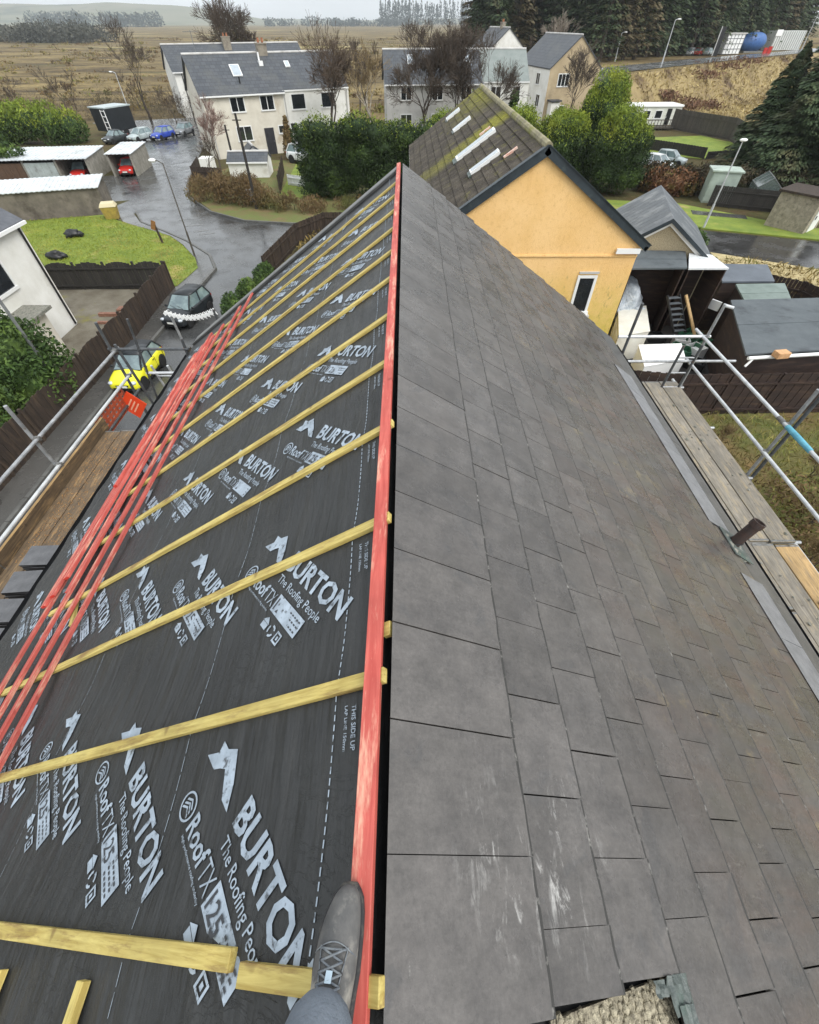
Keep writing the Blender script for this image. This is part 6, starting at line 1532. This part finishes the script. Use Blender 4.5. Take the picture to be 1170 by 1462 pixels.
for k, (x, y) in enumerate(cells):
    nm, lb, mt = cl[k % 3]; m = MB(); w_, d_, h_ = .28+rr.random()*.2, .2+rr.random()*.15, .25+rr.random()*.35; a = rr.random()*3
    ax, ay = Vector((math.cos(a),math.sin(a),0)), Vector((-math.sin(a),math.cos(a),0)); c = Vector((x,y,h_/2+.03))
    t = .03
    m.obox(c-Vector((0,0,h_/2-t/2)), ax*w_, ay*d_, (0,0,t/2))
    for sgn in (-1,1): m.obox(c+ax*sgn*(w_-t/2), ax*t/2, ay*d_, (0,0,h_/2-.001)); m.obox(c+ay*sgn*(d_-t/2), ax*(w_-t), ay*t/2, (0,0,h_/2-.002))
    m.obox(c+Vector((0,0,-.05)), ax*(w_*.7), ay*d_*.6, (0,0,h_*.3))
    tag(m.build(nm, mt), lb, 'crate' if 'crate' in nm else 'tub', 'clutter: '+lb)
wm = MB(); wm.prism([(8.5,14.2),(13.4,13.4),(13.6,21.3),(9.0,21.5)], .0, .03); struct(wm.build('yard_paving', mat('dark_yard', S(52,48,46), S(38,36,34), 1.5, .8, .4, 20))) 

# ================================================================== RIGHT-HAND LANE, VERGE, CABINET, WALLS, CONIFERS
sheet('road', [(14,37.5),(20.3,34.3),(27.4,31.8),(60,20.8),(56,12.5),(24.5,26.8),(19.0,29.9),(13,32)], .010, mk_road('dark_wet_asphalt', S(46,45,45), S(60,58,58), S(34,34,34)))
struct(MB().prism([(13,38.2),(20.4,34.5),(27.4,32.0),(60,21),(62,25),(27.8,34.6),(21.6,40.6),(14,42)], -.02, .08).build('grass_verge', M_LAWN, base=(0,0,0)))
struct(MB().prism([(19.1,29.7),(24.4,26.7),(50,15),(30,12),(19,19),(17.4,21.6),(18.2,22.8)], -.02, .07).build('dry_verge', mat('dry_straw_verge', S(196,180,136), S(160,142,98), 2.2, .95, .8, 30, .06), base=(0,0,0)))
P = np.stack([rng.uniform(17.8,26,2600), rng.uniform(19.5,28.5,2600), rng.uniform(.05,.25,2600)], 1); P = P[(P[:,1] < 29.4-(P[:,0]-19)*.56) & (P[:,1] > 21.8-(P[:,0]-17)*.5)]
m = MB(); leaf_mesh(m, P, .16, .03, .4); tag(m.build('dry_grass', M_DRY, base=(0,0,0)), 'bleached dry grass on the verge beside the right-hand lane', 'grass', kind='stuff')
struct(MB().prism([(21.5,37.6),(25,36.4),(25.3,37.3),(21.8,38.6)], -.02, .095).build('path', M_PAVE, base=(0,0,0)))
lamp_post('lamp_post', 'slender pale lamp post with round head in front of the pale green-grey cabinet', (20.9,34.5), 4.55, (.02,0), M_TUBEW, 'lamp posts', .26, .05, .08)
kc = thing('kiosk_cabinet', (24.9,41.5,0), 'pale green-grey kiosk with shallow roof standing against the dark hedge', 'kiosk', None, R(-17))
M_KIOSK = mat('pale_green_panel', S(172,184,172), S(152,164,154), 1.6, .5, .1, 20, c3=S(124,132,124), scale3=1.5, t3=(.6,.72))
m = MB(); m.box(-1.0,1.0,-.8,.8,0,2.0); part(m, 'body', M_KIOSK, kc, bevel=.02)
m = MB(); m.add([(-1.12,-.92,2.0),(1.12,-.92,2.0),(1.12,.92,2.0),(-1.12,.92,2.0),(-1.12,-.92,2.09),(1.12,-.92,2.09),(1.12,.92,2.09),(-1.12,.92,2.09),(0,0,2.26)], [(3,2,1,0),(0,1,5,4),(1,2,6,5),(2,3,7,6),(3,0,4,7),(4,5,8),(5,6,8),(6,7,8),(7,4,8)]); part(m, 'roof', M_KIOSK, kc)
for x in (-.5,.5):
    m = MB(); m.box(x-.44,x+.44,-.83,-.80,.1,1.9); dd = part(m, 'door', M_KIOSK, kc, bevel=.01)
    m = MB(); m.box(x*.2-.03,x*.2+.03,-.87,-.83,.9,1.1); part(m, 'handle', M_PVC, dd)
def wallthing(name, label, quad, h, mt, cat): 
    m = MB(); m.prism(quad, 0, h); return tag(m.build(name, mt, bevel=.02), label, cat)
st = thing('stone_shed', (26.9,34.6,0), 'squat beige stone-walled shed on the green verge at the right edge', 'shed', 'garden sheds', R(-52))
m = MB(); m.box(-1.25,1.25,-.9,1.6,0,2.05); part(m, 'wall', mat('rough_beige_stone', S(168,158,140), S(132,124,108), 5, .95, .9, 16, .05, c3=S(108,102,88), scale3=6, t3=(.56,.7)), st)
m = MB(); m.box(-1.4,1.4,-1.05,1.75,2.051,2.17); part(m, 'roof', M_BROWNF, st)
m = MB(); m.box(1.252,1.30,-.3,.9,0,1.8); dd = part(m, 'door', M_PVC, st); m = MB(); m.box(1.30,1.34,-.2,-.1,.8,1.0); part(m, 'handle', M_BLKTRIM, dd)
gh_ = thing('greenhouse', (27.6,40.0,0), 'small glass greenhouse with pale ridge in the dark hedge right of the kiosk', 'greenhouse', None, R(-20))
gm = N('greenhouse_glass'); gm.b.inputs['Transmission Weight'].default_value = .7; M_GHGL = gm.done(S(150,164,160), .08)
m = MB(); m.add([(-.8,-1.2,.0),(.8,-1.2,.0),(.8,1.2,.0),(-.8,1.2,.0),(-.8,-1.2,1.4),(.8,-1.2,1.4),(.8,1.2,1.4),(-.8,1.2,1.4),(0,-1.2,2.0),(0,1.2,2.0)], [(0,1,5,8,4),(2,3,7,9,6),(1,2,6,5),(3,0,4,7),(4,8,9,7),(8,5,6,9)]); part(m, 'glazing', M_GHGL, gh_)
m = MB()
for x in (-.8,.8):
    for y in (-1.2,-.4,.4,1.2): m.tube((x,y,0),(x,y,1.4),.018,6); m.tube((x,y,1.4),(0,y,2.0),.018,6)
    m.tube((x,-1.2,1.4),(x,1.2,1.4),.03,6)
m.tube((0,-1.2,2.0),(0,1.2,2.0),.035,6); part(m, 'frame', M_GALV, gh_)
m = MB(); m.box(-.55,.3,-.9,.9,.3,.9); part(m, 'bench', M_OLDW, gh_)
# dark hedge and fence behind the verge
M_DKHEDGE = fol('dark_brown_hedge', S(50,46,34), S(72,62,42), .4, S(52,62,36), .6)
L_ = [(-6+1.35*k, -.33*1.35*k*.95+2.0+.3*math.sin(k*2.), .95, 1.1, 1.0, 1.0+.15*math.sin(k*3)) for k in range(13)]
shrub('dark_hedge', 'dark brown-green hedge behind the kiosk and greenhouse', (26.5,43.0,0), L_, 11000, .13, M_DKHEDGE, cat='hedge')
shrub('russet_bush', 'russet leafless bush left of the kiosk behind the ribbed roof', (22.6,43.6,0), [(0,0,.7,1.9,1.3,1.0),(-1.6,1.2,.8,1.3,1.3,1.0)], 5000, .11, fol('russet_twigs', S(96,66,46), S(124,88,60), .35, S(92,92,46), .8))
fence('garden_fence', 'dark slatted fence along the verge between kiosk and stone shed', [(23.8,40.1),(27.9,38.2),(29.6,36.0)], 1.3, M_BLACKF, 1.4)
shrub('verge_bush', 'little green bush at the lane edge behind the white lean-to roof', (17.9,30.2,0), [(0,0,.5,.9,.8,.6)], 1600, .10, M_LAUREL)
sheet('garden_lawn', [(25.5,60.5),(31.0,57.3),(35.2,58.4),(39.4,65.5),(37.4,71.0),(29.5,69.5)], .05, M_LAWN)
fence('garden_fence', 'grey panel fence running up the slope right of the caravan lawn', [(35.4,76.0),(39.4,68.0),(37.4,59.5)], 2.0, M_GREYF, 2.2)
fence('garden_fence', 'low dark fence between the white cars and the bright lawn', [(27.4,62.3),(29.4,60.0),(31.4,57.4)], .9, M_BLACKF, 1.8)
fence('garden_fence', 'dark fence on the near side of the bright caravan lawn', [(31.6,57.2),(35.8,58.4),(36.8,59.5)], .6, M_BLACKF, 1.8)
car('parked_car', (24.6,52.6,.01), 35, 'white car nearest the dark evergreens below the bright caravan lawn', P_WHT, group='white cars below the caravan lawn', k=.78)
car('parked_car', (26.6,54.6,.01), 52, 'silver-white car with dark glass right of the white car', P_SILV, group='white cars below the caravan lawn', k=.78)
sc_ = thing('static_caravan', (27.2,76.0,0), 'long white static caravan with flat pale roof below the straw field', 'caravan', None, R(3))
m = MB(); m.box(0,9.2,0,3.,.35,2.15); part(m, 'body', mat('caravan_panel', S(226,226,216), S(208,208,196), .8, .5, stretch=(1,1,8)), sc_, bevel=.06)
m = MB(); m.box(-.1,9.3,-.12,3.1,2.151,2.36); part(m, 'roof', M_PVC, sc_, bevel=.04)
for x, w_ in ((2.6,1.1),(4.6,.9),(6.2,.9)): window(sc_, 'front', x, 1.45, w_, .75, (9.2,3.), 0)
m = MB(); m.box(7.3,7.9,-.05,.01,.45,2.0); dd = part(m, 'door', M_BLKTRIM, sc_); m = MB(); m.box(7.32,7.36,-.09,-.05,1.1,1.25); part(m, 'handle', M_PVC, dd)
m = MB()
for k in range(10): m.box(4.2+k*.42,4.26+k*.42,-1.2,-1.14,.0,1.0)
m.box(4.2,8.1,-1.2,-1.14,1.001,1.08); m.box(4.2,8.1,-1.19,-1.15,.5,.56); part(m, 'veranda_rail', M_GREYF, sc_)
m = MB(); m.box(4.1,8.2,-1.25,-.02,.2,.34); part(m, 'veranda', M_GREYF, sc_)
m = MB(); 
for a in range(4): m.tube((3.0+a*1.6,3.6,2.2),(3.6+a*1.6,3.9,3.0),.05,6)
m.tube((2.8,3.7,2.9),(8.2,4.2,3.0),.07,6); tag(m.build('timber_frame', M_BROWNF), 'dark timber frame standing behind the static caravan', 'frame') if False else None
# straw field tufts on the slope and along the upper road
P = []
for k in range(9000):
    x = 27+rng.random()*70; s_ = rng.random()*22-1.2
    px, py = 33+.726*(x-33)*1.0, 0
    # along the slope: point = road line + offset downhill
    a = rng.random()*85-3; d = rng.random()*16+1.2; X_ = 33+a*.726+d*.688; Y_ = 90+a*.688-d*.726
    P.append((X_, Y_, gz(X_,Y_)+.1+.18*rng.random()))
P = np.array(P); m = MB(); leaf_mesh(m, P, .34, .075, .9)
M_STRAW = fol('straw_tufts', S(176,158,108), S(140,122,80), .3, S(98,80,56), .16)
tag(m.build('straw_grass', M_STRAW, base=(0,0,0)), 'straw-coloured rough grass on the slope below the upper road', 'grass', kind='stuff')
fld = MB(); aa = [a for a in np.linspace(-6,95,50)]; dd_ = np.linspace(1.0,17,12)
fv = []
for a in aa:
    for d in dd_:
        X_, Y_ = 33+a*.726+d*.688, 90+a*.688-d*.726; fv.append((X_, Y_, gz(X_,Y_)+.05))
fld.add(fv, [(i*12+j, i*12+j+1, (i+1)*12+j+1, (i+1)*12+j) for i in range(49) for j in range(11)])
struct(fld.build('field', mat('straw_field', S(150,132,90), S(122,104,70), .25, .95, .6, 8, .1, c3=S(84,64,44), scale3=.16, t3=(.52,.64)), base=(0,0,0), smooth=True))
m = MB(); 
for (a, d, w_, h_, n) in ((4,5,3,1.3,400),(9,6.5,4,1.4,500),(15,7.5,3.5,1.2,400),(2,8,3,1.3,400),(20,3,5,.9,300),(30,2,7,.8,300),(42,1.5,7,.8,300)):
    X_, Y_ = 33+a*.726+d*.688, 90+a*.688-d*.726; leaf_mesh(m, lobes([(X_,Y_,gz(X_,Y_)+.4,w_*.7,w_*.5,h_*.6)], n, .2, 1.05), .30, .08, .8)
tag(m.build('bramble', fol('brown_bramble', S(92,66,50), S(116,86,64), .3), base=(0,0,0)), 'brown bramble patches on the straw slope behind the caravan', 'bramble', kind='stuff')
# upper road
rd = MB(); rv = []
for i in range(60):
    a = -14+i*2.2
    for d in (-.2,-2.4,-4.6,-6.8):
        X_, Y_ = 33+a*.726+d*.688, 90+a*.688-d*.726; rv.append((X_, Y_, gz(X_,Y_)+.06))
rd.add(rv, [(i*4+j, (i+1)*4+j, (i+1)*4+j+1, i*4+j+1) for i in range(59) for j in range(3)])
struct(rd.build('road', mk_road('pale_wet_road', S(98,99,100), S(112,111,109), S(86,86,86)), base=(0,0,0)))
def up(a, d, z=0): X_, Y_ = 33+a*.726+d*.688, 90+a*.688-d*.726; return Vector((X_, Y_, gz(X_,Y_)+z))
for k, (u, v, H, lb) in enumerate(((945,92,5.0,'tall pale lamp post on the near edge of the upper road'),(878,88,3.5,'short pale lamp post by the orange hedge at the left end of the upper road'),(1143,74,6.2,'leaning pale lamp post beside the white cabins on the upper road'),(1052,70,3.8,'slim pale lamp post between the white cabin and the blue tank'))):
    p = GT(u, v); lamp_post('lamp_post', lb, p, H, (.5,0), M_TUBEW, 'lamp posts', .35, .08, p[2])
shrub('copper_hedge', 'copper-orange beech hedge at the left end of the upper road', tuple(up(-3,-9)), [(0,0,.8,3.2,1.2,1.0),(3.5,2.5,.8,3,1.2,1.0)], 2500, .18, fol('copper_leaves', S(176,124,62), S(150,100,50), .25), cat='hedge')
cb = thing('site_cabin', tuple(GT(1036,78)), 'white gridded site cabin left of the blue tank on the upper road', 'cabin', None, R(20))
m = MB(); m.box(-2.6,2.6,-1.2,1.2,.15,3.2); part(m, 'body', M_PVC, cb)
m = MB()
for k in range(6): m.box(-2.5+k*1.0-.05,-2.5+k*1.0+.05,-1.26,-1.2,.2,3.1)
for z in (.9,1.7,2.5): m.box(-2.6,2.6,-1.25,-1.201,z-.05,z+.05)
part(m, 'grid_frame', M_GALV, cb)
m = MB(); m.box(-2.8,2.8,-1.4,1.4,3.2,3.35); part(m, 'roof', M_GREYR, cb)
pl_ = thing('notice_board', tuple(GT(1020,80)), 'tall dark board leaning left of the white gridded cabin', 'board'); m = MB(); m.box(-.5,.5,-.1,.1,0,4.2); part(m, 'board', M_BLKTRIM, pl_); m = MB(); m.box(-.6,-.502,-.14,.14,0,4.3); part(m, 'edge', M_PVC, pl_)
bt = thing('water_tank', tuple(GT(1069,75)), 'big blue rounded tank between the white cabins on the upper road', 'tank', None, R(20))
m = MB(); m.blob((0,0,1.75),(4.0,1.8,1.75),20,14,.06,2); part(m, 'tank', mat('blue_tank', S(52,98,158), S(44,82,136), 2, .5), bt, smooth=True)
m = MB(); m.lathe((0,0,3.4),[(.5,0),(.5,.25),(.3,.3)],12); m.box(-3.2,3.2,-1.3,1.3,0,.3); part(m, 'cradle', M_GALV, bt)
cg = thing('site_cabin', tuple(GT(1113,72)), 'long white ribbed cabin right of the blue tank on the upper road', 'cabin', None, R(22))
m = MB(); m.box(-5.5,5.5,-1.3,1.3,.1,3.5); part(m, 'body', mat('cabin_panel', S(206,208,204), S(184,186,182), .8, .5, stretch=(6,1,1)), cg)
m = MB()
for k in range(14): m.box(-5.3+k*.8-.06,-5.3+k*.8+.06,-1.36,-1.3,.2,3.4)
part(m, 'rib', M_GALV, cg)
m = MB(); m.box(-5.6,-3.5,-1.4,-1.3,2.6,3.7); part(m, 'sign_panel', M_PVC, cg)
rbr = MB(); p = Vector(GT(1093,77))
for k in range(2): rbr.box(p.x-.8+k*1.0,p.x+.05+k*1.0,p.y-.1,p.y+.1,p.z,p.z+1.0+.2*k)
tag(rbr.build('road_barrier', P_RED), 'red plastic barrier on the kerb before the blue tank', 'barrier')
src = None
for k, (a, lb) in enumerate(((986,'white car parked left on the upper road'),(997,'red and white car parked on the upper road'),(1010,'pale car parked right on the upper road'))):
    p = GT(a, 79.5); car('parked_car', tuple(p), 43+90, lb, (P_WHT, P_RED, P_SILV)[k], group='cars along the upper road', k=.8)
# big dark conifers at the right edge
grp = 'big dark conifers at the right edge'
for k, (x, y, H, r_, lb) in enumerate(((34.0,46.3,13.5,5.3,'largest near dark conifer filling the right edge behind the stone shed'),(31.2,48.6,8.5,3.1,'lower dark conifer in front of the fence left of the largest one'),(38.8,52.5,14,4.2,'dark conifer behind the largest one at the right edge'),(31.6,44.6,9.5,4.0,'dark conifer left of the largest one beside the kiosk'),(33.5,41.0,6.5,3.0,'small dark conifer just behind the stone shed'))):
    a, b = conifer(50+k, H, r_, 30000, skirt=.05, lk=.5)
    tree_thing('spruce_tree', (x,y,0), lb, 'tree', grp, [('crown', a, M_PINE), ('trunk', b, M_BARK)], k)
# conifer wood
protos = []
for k in range(5):
    a, b = conifer(70+k, 20+k, 3.8, 5200, skirt=.07, lk=.7)
    protos.append((a, b))
rr = random.Random(44); cnt = 0; srcs = []
pos = []
while len(pos) < 230:
    a = rr.uniform(-40,150); d = -rr.uniform(14,62); p = up(a, d)
    # keep the trees in the sector right of the pale end houses
    if p.y < 60 or p.x < 12+.015*p.y or (p.y < 126 and p.x < 33): continue
    if any((p.x-q.x)**2+(p.y-q.y)**2 < 7 for q in pos): continue
    pos.append(p)
for i, p in enumerate(pos):
    k = i % 5; brown = rr.random() < .22
    lb = 'tall dark conifer in the wood behind the upper road'
    if i < 10:
        a, b = protos[k]; mt = M_PINE2 if i >= 5 else M_PINE
        if i >= 5: lb = 'brownish conifer in the wood behind the upper road'
        t = tree_thing('wood_conifer', tuple(p), lb, 'tree', ('brownish' if i >= 5 else 'dark')+' conifers of the wood', [('crown', a, mt), ('trunk', b, M_BARK)], rr.random()*6)
        srcs.append(t)
    else: t = again(srcs[k+(5 if brown else 0)], tuple(p), rr.random()*6.28, (1,1,1))
    s_ = rr.uniform(.78,1.12); t.scale = (s_*rr.uniform(.9,1.15), s_*rr.uniform(.9,1.15), s_)
bare('leafless birch with white trunk at the front of the conifer wood', tuple(up(-4,-14))[:2], 61, 13, .3, .45, 6, .16, mat('pale_birch_twigs', S(150,140,126), S(116,104,94), 3, .9), .03, mat('white_birch_bark', S(196,190,180), S(128,122,112), 4, .8), z=up(-4,-14).z)
src = None
for k, (a, d, s_) in enumerate(((-14,-20,1),(-20,-24,1.1),(-26,-30,.9),(-8,-26,1.1),(-32,-24,.8),(2,-17,.9))):
    p = up(a, d); lb = 'leafless tree at the near edge of the conifer wood'
    if src is None:
        a_, b_ = bare_tree_mesh(88, 11, .5, 6, .16, .26, (2,3), .04)
        src = tree_thing('bare_tree', tuple(p), lb, 'tree', 'leafless trees before the wood', [('trunk', a_, M_BARK), ('crown', b_, M_TWIG)])
    else: again(src, tuple(p), k*1.1, s_)

# ================================================================== OVERGROWN GARDEN BELOW THE RIGHT-HAND SCAFFOLD
struct(MB().prism([(3.6,-6),(30,-6),(30,13),(3.6,13.2)], -.05, .02).build('garden', mat('overgrown_grass', S(96,104,50), S(112,100,60), .8, .95, .8, 20, .08, c3=S(128,104,66), scale3=.5), base=(0,0,0)))
n = 26000; P = np.stack([rng.uniform(5,19,n), rng.uniform(-3,12.8,n), rng.uniform(.02,.30,n)], 1)
m = MB(); leaf_mesh(m, P, .13, .012, 1.1); tag(m.build('long_grass', fol('long_garden_grass', S(104,112,46), S(140,128,70), .4, S(92,76,46), .5), base=(0,0,0)), 'long unkempt grass in the garden below the bright scaffold rails', 'grass', kind='stuff')
src = None
for k, (x, y, s_) in enumerate(((8.6,11.6,1.),(7.4,10.4,.8),(10.4,10.9,.7),(9.5,8.8,.9),(11.5,7.6,1.0),(8.3,7.4,.9),(10.2,5.8,1.0),(12.8,9.6,.8),(9.0,4.2,.9),(12.0,4.5,1.))):
    lb = 'tangled leafless bush in the garden below the bright scaffold rails'
    if src is None:
        a, b = bare_tree_mesh(123, 2.6, .7, 5, .035, .2, (3,4), .008)
        src = tree_thing('garden_bush', (x,y,0), lb, 'bush', 'tangled bushes in the garden', [('trunk', a, M_BARK), ('crown', b, M_TWIGY)])
    else: again(src, (x,y,0), k*1.7, s_)
m = MB()
for (x, y, w_, h_, n_) in ((8.2,10.6,1.3,.9,1300),(7.6,8.3,1.3,.8,1300),(10.6,6.4,1.6,.9,1600),(9.6,4.0,1.6,.9,1500),(11.6,8.6,1.2,.6,700),(12.5,5.0,1.6,.8,1300)):
    leaf_mesh(m, lobes([(x,y,h_*.4,w_,w_,h_*.6)], n_, .15, 1.05, .02), .075, .024, .5)
tag(m.build('undergrowth', M_SCRUB, base=(0,0,0)), 'brown undergrowth in the garden below the bright scaffold rails', 'undergrowth', kind='stuff')
# lawn blades near and the leaf litter behind the left pavement
n = 40000; P = np.stack([rng.uniform(-30,-12.4,n), rng.uniform(24.4,37,n), rng.uniform(.13,.2,n)], 1)
def inside(poly, x, y):
    c = np.zeros(len(x), bool); j = len(poly)-1
    for i in range(len(poly)):
        xi, yi = poly[i]; xj, yj = poly[j]; cond = ((yi > y) != (yj > y)) & (x < (xj-xi)*(y-yi)/(yj-yi+1e-9)+xi); c ^= cond; j = i
    return c
P = P[inside(lawn_pts, P[:,0], P[:,1])]
m = MB(); leaf_mesh(m, P, .055, .012, 1.3); tag(m.build('grass_blades', fol('lawn_blades', S(108,122,40), S(140,148,52), .25, S(160,148,80), .35), base=(0,0,0)), 'short bright grass on the lawn by the lane', 'grass', kind='stuff')
n = 6000; P = np.stack([rng.uniform(-16,-12.8,n), rng.uniform(4,11,n), rng.uniform(.02,.25,n)], 1)
m = MB(); leaf_mesh(m, P, .09, .025, .6); tag(m.build('weeds', fol('green_weeds', S(96,112,44), S(124,112,60), .4, S(110,78,50), .7), base=(0,0,0)), 'weeds and leaf litter below the dark bushes at the left edge', 'weeds', kind='stuff')

# ================================================================== AIR
if HAZE > 0:
    m = MB(); m.box(-3990,3990,-55,4400,-30,150)
    hz = bpy.data.materials.new('haze'); hz.use_nodes = True; t_ = hz.node_tree; t_.nodes.clear()
    o_ = t_.nodes.new('ShaderNodeOutputMaterial'); v_ = t_.nodes.new('ShaderNodeVolumePrincipled')
    v_.inputs['Color'].default_value = (.86,.90,.93,1); v_.inputs['Density'].default_value = HAZE; v_.inputs['Anisotropy'].default_value = .2
    t_.links.new(v_.outputs[0], o_.inputs['Volume'])
    tag(m.build('haze', hz), kind='stuff')
SC.cycles.use_denoising = DENOISE
